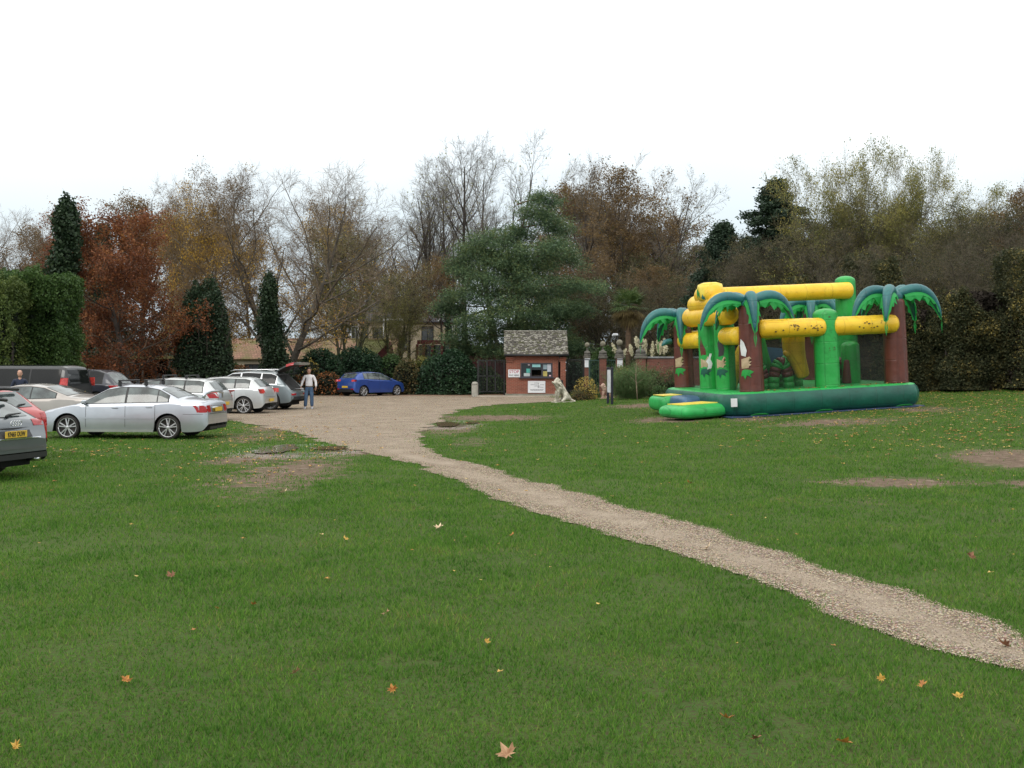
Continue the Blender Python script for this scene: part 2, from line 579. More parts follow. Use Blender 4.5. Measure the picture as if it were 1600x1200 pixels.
    for nm, px, py, rx, ry, mm, dz, sd in (('puddle', 432, 703, 30, 6.5, water, .022, 3), ('puddle', 512, 701, 26, 2.6, water, .021, 11),
                                          ('puddle', 700, 663.5, 20, 3.6, water, .022, 2), ('puddle', 738, 661, 13, 2.0, water, .021, 9)):
        c = gp(px, py); n = gp(px, py + ry); f = gp(px, py - ry)
        RX, RY = rx / FPX * c.y, (f.y - n.y) / 2
        V = [(c.x, c.y, float(zg(c.x, c.y)) + dz)]; k = 90
        for j in range(k):
            w = 2 * PI * j / k
            q = 1 + .28 * float(vnoise2(1.3 * math.cos(w) + sd, 1.3 * math.sin(w), sd)) + .16 * float(vnoise2(4 * math.cos(w) + sd, 4 * math.sin(w), sd + 3))
            x, y = c.x + RX * q * math.cos(w), c.y + RY * q * math.sin(w)
            V.append((x, y, float(zg(x, y)) + dz))
        me = bpy.data.meshes.new(nm); me.from_pydata(V, [], [(0, 1 + j, 1 + (j + 1) % k) for j in range(k)]); me.materials.append(mm)
        obj(nm, me, kind='structure')


def build_grass():
    rng = np.random.default_rng(5)
    N = 760000
    u = rng.random(N)
    y = (4.1 ** .42 + u * (63 ** .42 - 4.1 ** .42)) ** (1 / .42)
    hw = .52 * y + .8
    x = (rng.random(N) * 2 - 1) * hw
    mud = mud_at(x, y)
    keep = rng.random(N) > np.clip(mud * 1.5 - .2 + .5 * vnoise2(x * 2.2, y * 2.2, 3), 0, .97)
    xl, xr = gravel_x(y)
    soft = .10 + .012 * y
    d = np.minimum(x - xl, xr - x)            # > 0 inside the gravel
    d = np.where((y < Y_NEAR), -1, d)
    keep &= (d < -0.01) | (rng.random(N) < np.exp(-np.clip(d, 0, 9) / (soft * .3)) * .45)
    # thin worn spots in the turf
    thin = vnoise2(x * .9, y * .9, 8) + .5 * vnoise2(x * 2.7, y * 2.7, 9)
    keep &= rng.random(N) < np.clip(1.15 - .75 * np.clip(thin, 0, 1), .15, 1)
    sp = vnoise2(x * 6.5, y * 5.5, 21) + .6 * vnoise2(x * 13, y * 12, 22)
    keep &= (sp < .95 - .42 * np.clip(vnoise2(x * .7, y * .7, 30), -.2, 1)) | (rng.random(N) < .12)
    x, y = x[keep], y[keep]; n = len(x)
    z = zg(x, y)
    sc = (y / 5) ** .62
    clump = 1 + .35 * vnoise2(x * 1.6, y * 1.6, 11) + .2 * vnoise2(x * 5, y * 5, 12)
    h = rng.uniform(.012, .040, n) * clump * np.clip(sc, 1, 1.9) ** .45
    w = rng.uniform(.0022, .0042, n) * sc
    a = rng.random(n) * 2 * PI; b = rng.random(n) * 2 * PI
    lean = rng.uniform(.15, .95, n) * h
    p = np.stack([x, y, z], -1)
    side = np.stack([np.cos(a), np.sin(a), np.zeros(n)], -1) * w[:, None]
    tip = p + np.stack([np.cos(b) * lean, np.sin(b) * lean, h], -1)
    V = np.stack([p - side, p + side, tip], 1).reshape(-1, 3)
    F = np.arange(3 * n).reshape(-1, 3)
    m, nt, P, O = nodes('grass_blade')
    g = nt.nodes.new('ShaderNodeNewGeometry'); co = coord(nt)
    f = mth(nt, 'ADD', mth(nt, 'MULTIPLY', g.outputs['Random Per Island'], .55), mth(nt, 'SUBTRACT', mth(nt, 'MULTIPLY', noise(nt, .9, 6, .7, co), 1.1), .27))
    col = ramp(nt, f, [(.10, (.030, .094, .014)), (.5, (.080, .192, .027)), (.82, (.155, .265, .046)), (.94, (.24, .22, .08)), (1.0, (.20, .13, .07))])
    nt.links.new(col, P.inputs['Base Color']); P.inputs['Roughness'].default_value = .7; P.inputs['Specular IOR Level'].default_value = .08
    t = nt.nodes.new('ShaderNodeBsdfTranslucent'); nt.links.new(col, t.inputs['Color'])
    mx = nt.nodes.new('ShaderNodeMixShader'); mx.inputs[0].default_value = .35
    nt.links.new(P.outputs[0], mx.inputs[1]); nt.links.new(t.outputs[0], mx.inputs[2]); nt.links.new(mx.outputs[0], O.inputs['Surface'])
    obj('grass', fastmesh('grass', V, F, m), kind='stuff')

    # loose stones on and beside the path
    N = 26000
    y = Y_NEAR + (rng.random(N) ** 1.5) * 14
    xl, xr = gravel_x(y)
    t = rng.random(N)
    e = rng.random(N) < .3
    x = xl + (xr - xl) * t
    over = np.abs(rng.normal(0, .028, N))
    x = np.where(e & (t < .5), xl - over, np.where(e, xr + over, x))
    ok = np.abs(x) < .55 * y + 1
    x, y = x[ok], y[ok]; n = len(x)
    r = rng.uniform(.0022, .0062, n) * (1 + .6 * (rng.random(n) > .93))
    base = np.array([(1, 0, 0), (0, 1, 0), (-1, 0, 0), (0, -1, 0), (0, 0, 1), (0, 0, -1)], float)
    J = base[None] * r[:, None, None] * rng.uniform(.6, 1.25, (n, 6, 1))
    J[:, :, 2] *= .7
    a = rng.random(n) * 6.28; ca, sa = np.cos(a)[:, None], np.sin(a)[:, None]
    X = J[:, :, 0] * ca - J[:, :, 1] * sa + x[:, None]; Y = J[:, :, 0] * sa + J[:, :, 1] * ca + y[:, None]
    Z = J[:, :, 2] + (zg(x, y) + .014 + r * .3)[:, None]
    V = np.stack([X, Y, Z], -1).reshape(-1, 3)
    T = np.array([(0, 1, 4), (1, 2, 4), (2, 3, 4), (3, 0, 4), (1, 0, 5), (2, 1, 5), (3, 2, 5), (0, 3, 5)])
    F = (np.arange(n)[:, None, None] * 6 + T[None]).reshape(-1, 3)
    m, nt, P, O = nodes('pebble')
    g = nt.nodes.new('ShaderNodeNewGeometry')
    nt.links.new(ramp(nt, g.outputs['Random Per Island'], [(0, (.10, .075, .055)), (.35, (.26, .20, .145)), (.75, (.44, .355, .25)), (1, (.66, .57, .42))]), P.inputs['Base Color'])
    P.inputs['Roughness'].default_value = .7
    obj('pebbles', fastmesh('pebbles', V, F, m), kind='stuff')


MAPLE = [(0, -.55), (.05, -.12), (.30, -.28), (.28, -.08), (.62, -.05), (.44, .10), (.50, .34), (.24, .24), (.16, .40), (.0, .66),
         (-.16, .40), (-.24, .24), (-.50, .34), (-.44, .10), (-.62, -.05), (-.28, -.08), (-.30, -.28), (-.05, -.12)]


def leaf_mesh(name, size, m, seed, curl=.25):
    rng = random.Random(seed)
    V = [(0, 0, .004)]
    for x, y in MAPLE:
        x *= size * rng.uniform(.85, 1.15); y *= size * rng.uniform(.85, 1.15)
        r2 = (x * x + y * y) / (size * size)
        V.append((x, y, size * curl * r2 * (1 if rng.random() < .8 else .2) + .004))
    k = len(MAPLE)
    me = bpy.data.meshes.new(name); me.from_pydata(V, [], [(0, 1 + j, 1 + (j + 1) % k) for j in range(k)])
    me.materials.append(m)
    return me


def build_fallen_leaves():
    cols = {'orange': ((.50, .22, .035), (.26, .10, .02)), 'yellow': ((.58, .38, .06), (.36, .19, .03)), 'tan': ((.45, .27, .15), (.3, .16, .08)),
            'rust brown': ((.26, .11, .05), (.16, .07, .035)), 'pale cream': ((.70, .55, .36), (.5, .36, .22))}
    ms = {k: mat('leaf_' + k.replace(' ', '_'), c[0], .6, c[1], 30) for k, c in cols.items()}
    # px, py, size (m), colour, what singles it out
    L = [(196, 1073, .085, 'orange', 'orange maple leaf lying alone in the near left grass'),
         (25, 1180, .075, 'yellow', 'yellowish leaf at the bottom left corner of the lawn'),
         (462, 1062, .085, 'tan', 'tan curled leaf in the near grass left of the middle'),
         (614, 1091, .075, 'orange', 'orange leaf folded on edge in the near middle grass'),
         (793, 1193, .13, 'tan', 'large tan leaf cut by the bottom edge of the photo'),
         (339, 957, .065, 'yellow', 'small yellow leaf in the grass beside a dark spot'),
         (603, 965, .085, 'tan', 'tan leaf halfway down the left lawn'),
         (686, 828, .15, 'pale cream', 'pale cream maple leaf, brightest on the lawn left of the path'),
         (268, 905, .12, 'rust brown', 'flat rust brown leaf on the left lawn'),
         (1135, 1131, .09, 'orange', 'orange leaf right of the bottom middle'),
         (1441, 1083, .10, 'orange', 'broad orange leaf near the bottom right by the path'),
         (1498, 1097, .085, 'yellow', 'yellow leaf just right of the broad orange leaf'),
         (1376, 1072, .07, 'yellow', 'narrow yellow leaf standing upright near the path'),
         (1318, 1172, .10, 'orange', 'amber leaf at the bottom edge right of the middle'),
         (1105, 862, .15, 'pale cream', 'pale leaf lying on the gravel path'),
         (1517, 876, .13, 'rust brown', 'dark brown upright leaf right of the path'),
         (1078, 758, .16, 'orange', 'orange leaf on the lawn above the path middle'),
         (441, 773, .20, 'pale cream', 'pale leaf at the rim of the muddy patch'),
         (800, 841, .10, 'orange', 'small orange leaf right of the pale cream leaf'),
         (540, 848, .10, 'yellow', 'small yellow leaf below the muddy patch'),
         (397, 951, .07, 'orange', 'small orange leaf right of the small yellow leaf and dark spot'),
         (1180, 1165, .09, 'rust brown', 'dull brown leaf half sunk in grass near the bottom'),
         (760, 1012, .06, 'yellow', 'tiny yellow leaf in the middle of the near lawn'),
         (1572, 1018, .14, 'rust brown', 'dark leaf on the gravel at the right edge')]
    for i, (px, py, s, c, lab) in enumerate(L):
        p = gp(px, py)
        up = 'upright' in lab or 'on edge' in lab
        o = obj('fallen_leaf', leaf_mesh('fallen_leaf', s * .66, ms[c], i, .8), label=lab, cat='leaf', group='fallen leaves on the lawn')
        o.location = (p.x, p.y, p.z + (.034 if up else .024))
        o.rotation_euler = (RAD(62 if up else 24), RAD(random.Random(i).uniform(-35, 35)), i * 1.7 if not up else 0)
    # small scattered ones: litter nobody could count
    rng = np.random.default_rng(9)
    N = 16000
    y = 5 + rng.random(N) ** .8 * 56; x = (rng.random(N) * 2 - 1) * (.52 * y + 1)
    p = .05 + .0 * x + .95 * ss(3, 13, x) * ss(14, 26, y) + .06 * ss(-3, -10, x) * ss(12, 18, y)
    k = rng.random(N) < p * np.clip(y / 24, .12, 1.0)
    x, y = x[k], y[k]
    mx_ = rng.uniform(-14.5, -3.5, 5000); my_ = rng.uniform(16, 33, 5000); mk = rng.random(5000) < mud_at(mx_, my_) * .45
    x = np.concatenate([x, mx_[mk]]); y = np.concatenate([y, my_[mk]]); n = len(x)
    s = rng.uniform(.015, .042, n) * np.clip(y / 16, .75, 1.5)
    a = rng.random(n) * 6.28
    base = np.array([(0, -1, 0), (.8, -.1, .35), (.25, .3, .1), (0, 1.1, .3), (-.3, .3, .0), (-.8, 0, .4)])
    B = base[None] * s[:, None, None]
    ca, sa = np.cos(a)[:, None], np.sin(a)[:, None]
    V = np.stack([B[:, :, 0] * ca - B[:, :, 1] * sa + x[:, None], B[:, :, 0] * sa + B[:, :, 1] * ca + y[:, None],
                  B[:, :, 2] + (zg(x, y) + .03)[:, None]], -1).reshape(-1, 3)
    F = (np.arange(n)[:, None, None] * 6 + np.array([(0, 1, 2, 3), (0, 3, 4, 5)])[None]).reshape(-1, 4)
    m = leafmat('litter_leaf', [(.16, .07, .03), (.42, .20, .06), (.60, .40, .10), (.62, .47, .22)], trans=.1, scale=3)
    obj('leaf_litter', fastmesh('leaf_litter', V, F, m), kind='stuff')
# ================================================================== trees and plants
def nrm(a):
    return a / np.maximum(np.linalg.norm(a, axis=-1, keepdims=True), 1e-9)


def grow_lines(rng, start, d, length, k, up, wob):
    N = len(start)
    P = np.zeros((N, k + 1, 3)); P[:, 0] = start
    d = nrm(d)
    for i in range(k):
        d = nrm(d + np.array([0, 0, 1.0]) * (up if np.isscalar(up) else up[:, None]) / k + rng.normal(0, wob, (N, 3)))
        P[:, i + 1] = P[:, i] + d * (length / k)[:, None]
    return P


def children(rng, P, R, n, t0, t1, ang, angv, lens, rfac, k, up, wob, taper=.35, lfun=None, rmin=.004):
    """n children per branch of P (N,k+1,3)"""
    N, K, _ = P.shape
    t = t0 + (t1 - t0) * ((np.arange(n)[None] + rng.random((N, n))) / n)
    s = t * (K - 1); i = np.clip(s.astype(int), 0, K - 2); f = (s - i)[..., None]
    I = np.arange(N)[:, None]
    pos = P[I, i] * (1 - f) + P[I, i + 1] * f
    tan = nrm(P[I, i + 1] - P[I, i])
    rad = R[I, i] * (1 - f[..., 0]) + R[I, i + 1] * f[..., 0]
    ref = np.where(np.abs(tan[..., 2:3]) > .9, np.array([1.0, 0, 0]), np.array([0, 0, 1.0]))
    a = nrm(np.cross(tan, ref)); b = np.cross(tan, a)
    az = rng.random((N, 1)) * 6.28 + np.arange(n)[None] * 2.4 + rng.normal(0, .4, (N, n))
    an = ang + rng.normal(0, angv, (N, n))
    d = tan * np.cos(an)[..., None] + (a * np.cos(az)[..., None] + b * np.sin(az)[..., None]) * np.sin(an)[..., None]
    L = lens * rng.uniform(.7, 1.2, (N, n)) * (lfun(t) if lfun else (1 - .45 * t))
    C = grow_lines(rng, pos.reshape(-1, 3), d.reshape(-1, 3), L.reshape(-1), k, up, wob)
    r0 = np.maximum(rad.reshape(-1) * rfac, rmin)
    CR = r0[:, None] * np.linspace(1, taper, k + 1)[None]
    return C, CR


def tube_arrays(P, R, n):
    N, K, _ = P.shape
    T = np.empty_like(P); T[:, 1:-1] = P[:, 2:] - P[:, :-2]; T[:, 0] = P[:, 1] - P[:, 0]; T[:, -1] = P[:, -1] - P[:, -2]
    T = nrm(T)
    m = nrm(P[:, -1] - P[:, 0])
    ref = np.where(np.abs(m[:, 2:3]) > .85, np.array([1.0, .13, 0]), np.array([0.1, 0, 1.0]))[:, None]
    A = nrm(np.cross(T, np.broadcast_to(ref, T.shape))); B = np.cross(T, A)
    w = np.arange(n) * 2 * PI / n
    V = P[:, :, None] + R[:, :, None, None] * (A[:, :, None] * np.cos(w)[None, None, :, None] + B[:, :, None] * np.sin(w)[None, None, :, None])
    V = V.reshape(-1, 3)
    base = (np.arange(N) * K * n)[:, None, None] + (np.arange(K - 1) * n)[None, :, None]
    k = np.arange(n); l = (k + 1) % n
    q = np.stack([base + k, base + l, base + n + l, base + n + k], -1).reshape(-1, 4)
    return V, q


def quads(rng, C, size, flat=0.0, aspect=.6, nrmdir=None):
    """one random quad per centre"""
    n = len(C)
    a = nrm(rng.normal(0, 1, (n, 3)) * np.array([1, 1, 1 - flat]))
    b = rng.normal(0, 1, (n, 3)) * np.array([1, 1, 1 - flat])
    b = nrm(b - a * (a * b).sum(-1, keepdims=True))
    s = (size if hasattr(size, '__len__') else np.full(n, size)) * rng.uniform(.6, 1.3, n)
    a *= s[:, None]; b *= (s * aspect)[:, None]
    V = np.stack([C - a, C + b, C + a, C - b], 1).reshape(-1, 3)
    return V, np.arange(4 * n).reshape(-1, 4)


def join(parts):
    """parts: list of (V, F, material index)"""
    V, F, M, o = [], [], [], 0
    for v, f, m in parts:
        if not len(f): continue
        V.append(v); F.append(f + o); M.append(np.full(len(f), m)); o += len(v)
    return np.concatenate(V), np.concatenate(F), np.concatenate(M)


TOPS = {}


def tree_meshes(name, seed, H, levels, bark, twig, leaves=None, trunk_r=.22, trunk_lean=0.0, fork=1, trunk_h=None, trunkleaf=None, bare_to=None):
    """levels: list of dicts for `children`; leaves: (material, count per twig, size, spread, flat, zfun)"""
    rng = np.random.default_rng(seed)
    th = trunk_h or H
    k0 = 10
    d0 = np.array([[trunk_lean, 0, 1.0]]) if fork == 1 else np.stack([np.cos(np.arange(fork) * 6.28 / fork + seed) * .22, np.sin(np.arange(fork) * 6.28 / fork + seed) * .22, np.ones(fork)], -1)
    P = grow_lines(rng, np.zeros((fork, 3)) + rng.normal(0, .12 * (fork > 1), (fork, 3)) * np.array([1, 1, 0]), d0, np.full(fork, th) * rng.uniform(.88, 1, fork), k0, .25, .05)
    R = trunk_r * np.linspace(1, .12, k0 + 1)[None] ** .9 * np.ones((fork, 1))
    R[:, 0] *= 1.25
    main = [tube_arrays(P, R, 8)]
    fine = []
    for i, lv in enumerate(levels):
        lv = dict(lv); sides = lv.pop('sides', 5 if i == 0 else 3)
        P, R = children(rng, P, R, **lv)
        (main if i == 0 else fine).append(tube_arrays(P, R, sides))
    a = [(v, f, 0) for v, f in main]
    V, F, M = join(a)
    trunk = fastmesh('trunk', V, F, bark, smooth=True)
    parts = [(v, f, 0) for v, f in fine]
    mats = [twig]
    tips = P
    if leaves:
        for j, (m, cnt, size, spread, flat, zf) in enumerate(leaves):
            mats.append(m)
            N, K, _ = tips.shape
            idx = rng.integers(0, N, int(N * cnt)); s = rng.random(len(idx)) * (K - 1)
            i = np.clip(s.astype(int), 0, K - 2); f = (s - i)[:, None]
            C = tips[idx, i] * (1 - f) + tips[idx, i + 1] * f + rng.normal(0, spread, (len(idx), 3))
            if zf is not None:
                C = C[rng.random(len(C)) < zf(C)]
            parts.append(quads(rng, C, size, flat) + (j + 1,))
    V, F, M = join(parts)
    crown = fastmesh('crown', V, F, mats, M)
    TOPS[crown.name] = float(np.percentile(V[:, 2], 99.7))
    return trunk, crown


def put_tree(meshes, name, label, loc, H_scale=1.0, rz=0.0, wide=1.0, group=None, cat='tree'):
    e = empty(name, loc, rz, label, cat, group, (H_scale * wide, H_scale * wide, H_scale))
    obj('trunk', meshes[0], e); obj('crown', meshes[1], e)
    if len(meshes) > 2: obj('ivy', meshes[2], e)
    return e


def clumpy(freq, seed, lo=-.2, hi=.5):
    def f(C):
        v = vnoise2(C[:, 0] * freq + C[:, 2] * .7 * freq, C[:, 1] * freq - C[:, 2] * freq, seed)
        return ss(lo, hi, v)
    return f


def foliage_mass(seed, sampler, n, size, mat_l, core=None, stems=None, flat=0.0, aspect=.6):
    rng = np.random.default_rng(seed)
    C = sampler(rng, n)
    V, F = quads(rng, C, size, flat, aspect)
    return fastmesh('foliage', V, F, mat_l)


def blob_sampler(rx, ry, rz, lumps=14, seed=0, base=0.0, shell=.35, flatbase=True, power=2.0):
    """points in an uneven rounded mass standing on z = base"""
    r0 = np.random.default_rng(seed + 77)
    ph = r0.random((lumps, 2)) * 6.28
    dirs = nrm(r0.normal(0, 1, (lumps, 3))); amp = r0.uniform(.10, .42, lumps)
    def s(rng, n):
        d = nrm(rng.normal(0, 1, (n, 3)))
        d[:, 2] = np.abs(d[:, 2]) if flatbase else d[:, 2]
        r = 1 - shell * rng.random(n) ** 1.6
        b = np.zeros(n)
        for k in range(lumps):
            b += amp[k] * np.clip((d @ dirs[k] - .55) / .45, 0, 1)
        b += .10 * vnoise2(d[:, 0] * 6 + seed, d[:, 1] * 6 + d[:, 2] * 5, seed)
        sq = 1 / np.maximum((np.abs(d) ** power).sum(-1), .2) ** (1 / power)
        C = d * (r * np.clip(.70 + b, 0, 1.06) * sq)[:, None] * np.array([rx, ry, rz])
        C[:, 2] += base
        return C + rng.normal(0, .03, (n, 3))
    return s


def core_mesh(rx, ry, rz, m, seed=0, base=0.0, k=.80, power=2.0, flatbase=True):
    """a few woody stems and a dark inner core added to block light"""
    rng = np.random.default_rng(seed)
    N = 26
    a = rng.random(N) * 6.28; r = np.sqrt(rng.random(N)) * .25
    st = np.stack([np.cos(a) * r * rx, np.sin(a) * r * ry, np.zeros(N)], -1)
    d = np.stack([np.cos(a) * .8 * rx, np.sin(a) * .8 * ry, rng.uniform(.4, 1.0, N) * rz * 1.2], -1)
    P = grow_lines(rng, st, d, np.full(N, (base + rz) * .8) * rng.uniform(.6, 1, N), 5, .3, .08)
    R = np.linspace(.035, .01, 6)[None] * np.ones((N, 1)) * min(1.5, max(.4, (base + rz) / 3))
    p1 = tube_arrays(P, R, 4)
    P2, R2 = children(rng, P, R, 8, .2, 1, .8, .3, (base + rz) * .25, .5, 3, .1, .15)
    p2 = tube_arrays(P2, R2, 3)
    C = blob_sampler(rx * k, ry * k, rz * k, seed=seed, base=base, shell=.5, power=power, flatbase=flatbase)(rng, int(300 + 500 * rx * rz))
    q = quads(rng, C, .16 + .03 * rz, 0, .8)  # dark core quads, added to stop light passing through the bush
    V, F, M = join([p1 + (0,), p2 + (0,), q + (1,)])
    return fastmesh('stems', V, F, m, M)


def bush(name, label, x, y, rx, ry, rz, n, size, ml, mcore, seed, base=0.0, shell=.35, cat='shrub', group=None, flatbase=True, power=2.0, z=None, k=.8):
    e = empty(name, (x, y, float(zg(x, y)) if z is None else z), 0, label, cat, group)
    obj('stems', core_mesh(rx, ry, rz, mcore, seed, base, k, power, flatbase), e)  # stems plus the added light-blocking core
    obj('foliage', foliage_mass(seed, blob_sampler(rx, ry, rz, 14, seed, base, shell, flatbase, power), n, size, ml), e)
    return e
# ================================================================== where the trees and plants stand
def build_plants():
    bark = mat('bark', (.115, .10, .080), .95, (.060, .052, .042), 3, .6, 18)
    barkd = mat('dark_bark', (.060, .048, .040), .95, (.035, .028, .024), 3, .6, 18)
    barkg = mat('green_bark', (.11, .115, .062), .95, (.06, .055, .04), 3, .6, 18)
    barkp = mat('pine_bark', (.18, .09, .055), .95, (.08, .05, .04), 3, .6, 18)
    tw_grey = mat('grey_twig', (.165, .145, .120), .95, (.10, .088, .072), 1)
    tw_brown = mat('brown_twig', (.205, .155, .105), .95, (.125, .090, .062), 1)
    tw_thorn = mat('thorn_twig', (.150, .125, .085), .95, (.085, .070, .050), 1)
    tw_green = mat('green_twig', (.200, .180, .100), .95, (.135, .115, .068), 1)
    red_leaf = leafmat('oak_leaf', [(.07, .030, .018), (.15, .052, .024), (.25, .088, .032), (.34, .17, .055)])
    or_leaf = leafmat('birch_leaf', [(.20, .12, .03), (.40, .24, .04), (.55, .36, .05), (.38, .17, .04)])
    br_leaf = leafmat('brown_leaf', [(.085, .055, .032), (.15, .095, .045), (.23, .15, .055), (.12, .09, .05)])
    yg_leaf = leafmat('yellow_green_leaf', [(.09, .11, .035), (.17, .18, .05), (.28, .26, .07), (.38, .31, .09)])
    dk_leaf = leafmat('dark_seed', [(.035, .028, .022), (.07, .05, .03)])
    ivy_leaf = leafmat('ivy_leaf', [(.012, .026, .014), (.024, .048, .022), (.048, .078, .034)], .5, .15)
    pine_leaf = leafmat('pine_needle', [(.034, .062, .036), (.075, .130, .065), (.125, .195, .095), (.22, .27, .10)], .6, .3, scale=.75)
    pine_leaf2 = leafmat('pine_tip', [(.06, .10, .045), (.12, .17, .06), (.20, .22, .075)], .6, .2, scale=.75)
    con_leaf = leafmat('spruce_needle', [(.014, .028, .018), (.028, .052, .030), (.050, .085, .045)], .6, .1)
    ley_leaf = leafmat('hedge_leaf', [(.024, .056, .014), (.055, .110, .026), (.11, .175, .045)], .6, .25)
    leyy_leaf = leafmat('golden_hedge_leaf', [(.045, .08, .018), (.09, .13, .030), (.16, .19, .050)], .6, .25)
    laurel = leafmat('laurel_leaf', [(.012, .034, .018), (.024, .060, .028), (.050, .098, .042)], .45, .15)
    shrub_leaf = leafmat('shrub_leaf', [(.030, .065, .022), (.060, .115, .034), (.10, .155, .050)], .6, .25)
    gold_leaf = leafmat('gold_leaf', [(.20, .14, .04), (.40, .30, .07), (.58, .48, .14)], .6, .3)
    flame_leaf = leafmat('flame_leaf', [(.04, .055, .02), (.22, .09, .035), (.50, .20, .07)], .6, .3)
    auburn_leaf = leafmat('auburn_leaf', [(.05, .06, .025), (.10, .10, .04), (.24, .13, .05)], .6, .25)
    scrub_leaf = leafmat('scrub_leaf', [(.020, .028, .014), (.036, .046, .020), (.058, .064, .027), (.085, .080, .034), (.32, .25, .07)], .7, .2, scale=.8)
    feather = leafmat('feathery_leaf', [(.06, .12, .045), (.10, .18, .06), (.16, .23, .09)], .6, .25)
    core = [barkd, leafmat('light_block_fill', [(.010, .016, .010), (.020, .028, .016)], .8, 0)]  # near-black fill for the added cores that block light inside foliage
    coreb = [barkd, leafmat('brown_light_block_fill', [(.026, .020, .016), (.045, .036, .027)], .9, 0)]  # browner fill for the same light-blocking cores

    lf = lambda a, b: (lambda t: 1 - (1 - b) * t)
    # ---- prototypes: built about 10 m high
    dome = lambda t: .55 + .75 * np.sin(PI * np.clip(t * 1.02, 0, 1)) ** .8 * (1 - .25 * t)
    tall = tree_meshes('tall', 3, 10, [
        dict(n=18, t0=.26, t1=.97, ang=.66, angv=.14, lens=3.1, rfac=.50, k=7, up=.45, wob=.10, lfun=lambda t: 1.1 - .55 * t),
        dict(n=8, t0=.2, t1=1, ang=.66, angv=.2, lens=1.35, rfac=.60, k=4, up=.22, wob=.13),
        dict(n=7, t0=.15, t1=1, ang=.68, angv=.2, lens=.58, rfac=.6, k=3, up=.12, wob=.15, rmin=.0048),
        dict(n=4, t0=.15, t1=1, ang=.6, angv=.2, lens=.28, rfac=.7, k=2, up=.1, wob=.12, rmin=.0036)], barkd, tw_grey, trunk_r=.15)
    tall2 = tree_meshes('tall2', 8, 10, [
        dict(n=10, t0=.30, t1=.97, ang=.60, angv=.14, lens=3.4, rfac=.58, k=7, up=.5, wob=.11, lfun=lambda t: 1.15 - .55 * t),
        dict(n=9, t0=.2, t1=1, ang=.72, angv=.2, lens=1.35, rfac=.5, k=4, up=.2, wob=.13),
        dict(n=7, t0=.15, t1=1, ang=.68, angv=.2, lens=.62, rfac=.6, k=3, up=.12, wob=.15, rmin=.0048),
        dict(n=4, t0=.15, t1=1, ang=.6, angv=.2, lens=.30, rfac=.7, k=2, up=.1, wob=.12, rmin=.0036)], barkd, tw_grey,
        leaves=[(yg_leaf, .14, .045, .06, 0, None)], trunk_r=.135, fork=2)
    wide = tree_meshes('wide', 5, 10, [
        dict(n=24, t0=.12, t1=.97, ang=.98, angv=.16, lens=4.1, rfac=.48, k=8, up=.55, wob=.12, lfun=dome),
        dict(n=10, t0=.15, t1=1, ang=.75, angv=.2, lens=1.7, rfac=.50, k=5, up=.2, wob=.14),
        dict(n=9, t0=.1, t1=1, ang=.7, angv=.2, lens=.78, rfac=.6, k=3, up=.1, wob=.15, rmin=.0055),
        dict(n=5, t0=.1, t1=1, ang=.65, angv=.2, lens=.34, rfac=.7, k=2, up=.1, wob=.13, rmin=.004)], barkd, tw_brown,
        leaves=[(br_leaf, 4.2, .048, .10, 0, clumpy(.7, 3, -.6, .5))], trunk_r=.18)
    birch = tree_meshes('birch', 12, 10, [
        dict(n=28, t0=.16, t1=.98, ang=.80, angv=.14, lens=3.2, rfac=.38, k=8, up=.42, wob=.11, lfun=dome),
        dict(n=10, t0=.15, t1=1, ang=.7, angv=.2, lens=1.3, rfac=.48, k=4, up=-.15, wob=.13),
        dict(n=9, t0=.1, t1=1, ang=.6, angv=.2, lens=.7, rfac=.6, k=3, up=-.6, wob=.13, rmin=.0045),
        dict(n=4, t0=.1, t1=1, ang=.55, angv=.2, lens=.4, rfac=.7, k=2, up=-.7, wob=.11, rmin=.0034)], bark, tw_brown,
        leaves=[(or_leaf, 3.8, .042, .12, 0, clumpy(.6, 5, -.1, .5)), (br_leaf, 1.2, .04, .10, 0, None)], trunk_r=.11)
    spread = tree_meshes('spread', 21, 10, [
        dict(n=17, t0=.18, t1=.96, ang=.80, angv=.14, lens=4.3, rfac=.48, k=9, up=.40, wob=.12, lfun=dome),
        dict(n=11, t0=.15, t1=1, ang=.75, angv=.2, lens=1.9, rfac=.48, k=5, up=.12, wob=.14),
        dict(n=9, t0=.1, t1=1, ang=.68, angv=.2, lens=.85, rfac=.55, k=3, up=.15, wob=.15, rmin=.0055),
        dict(n=5, t0=.1, t1=1, ang=.62, angv=.2, lens=.38, rfac=.7, k=2, up=.08, wob=.13, rmin=.0038)], bark, tw_brown,
        leaves=[(or_leaf, .9, .042, .12, 0, lambda C: (1 - ss(4.5, 8, C[:, 2])) * clumpy(.7, 4, -.2, .5)(C))], trunk_r=.19, fork=2)
    oak = tree_meshes('oak', 31, 10, [
        dict(n=34, t0=.06, t1=.98, ang=1.15, angv=.16, lens=4.2, rfac=.36, k=8, up=.35, wob=.14, lfun=dome),
        dict(n=10, t0=.15, t1=1, ang=.75, angv=.2, lens=1.8, rfac=.5, k=4, up=.1, wob=.15),
        dict(n=9, t0=.1, t1=1, ang=.7, angv=.2, lens=.8, rfac=.6, k=3, up=.1, wob=.15, rmin=.006)], barkd, tw_brown,
        leaves=[(red_leaf, 32.0, .066, .22, 0, lambda C: clumpy(1.3, 9, -.75, .0)(C) * (.45 + .55 * clumpy(3.1, 4, -.6, .3)(C)))], trunk_r=.20)
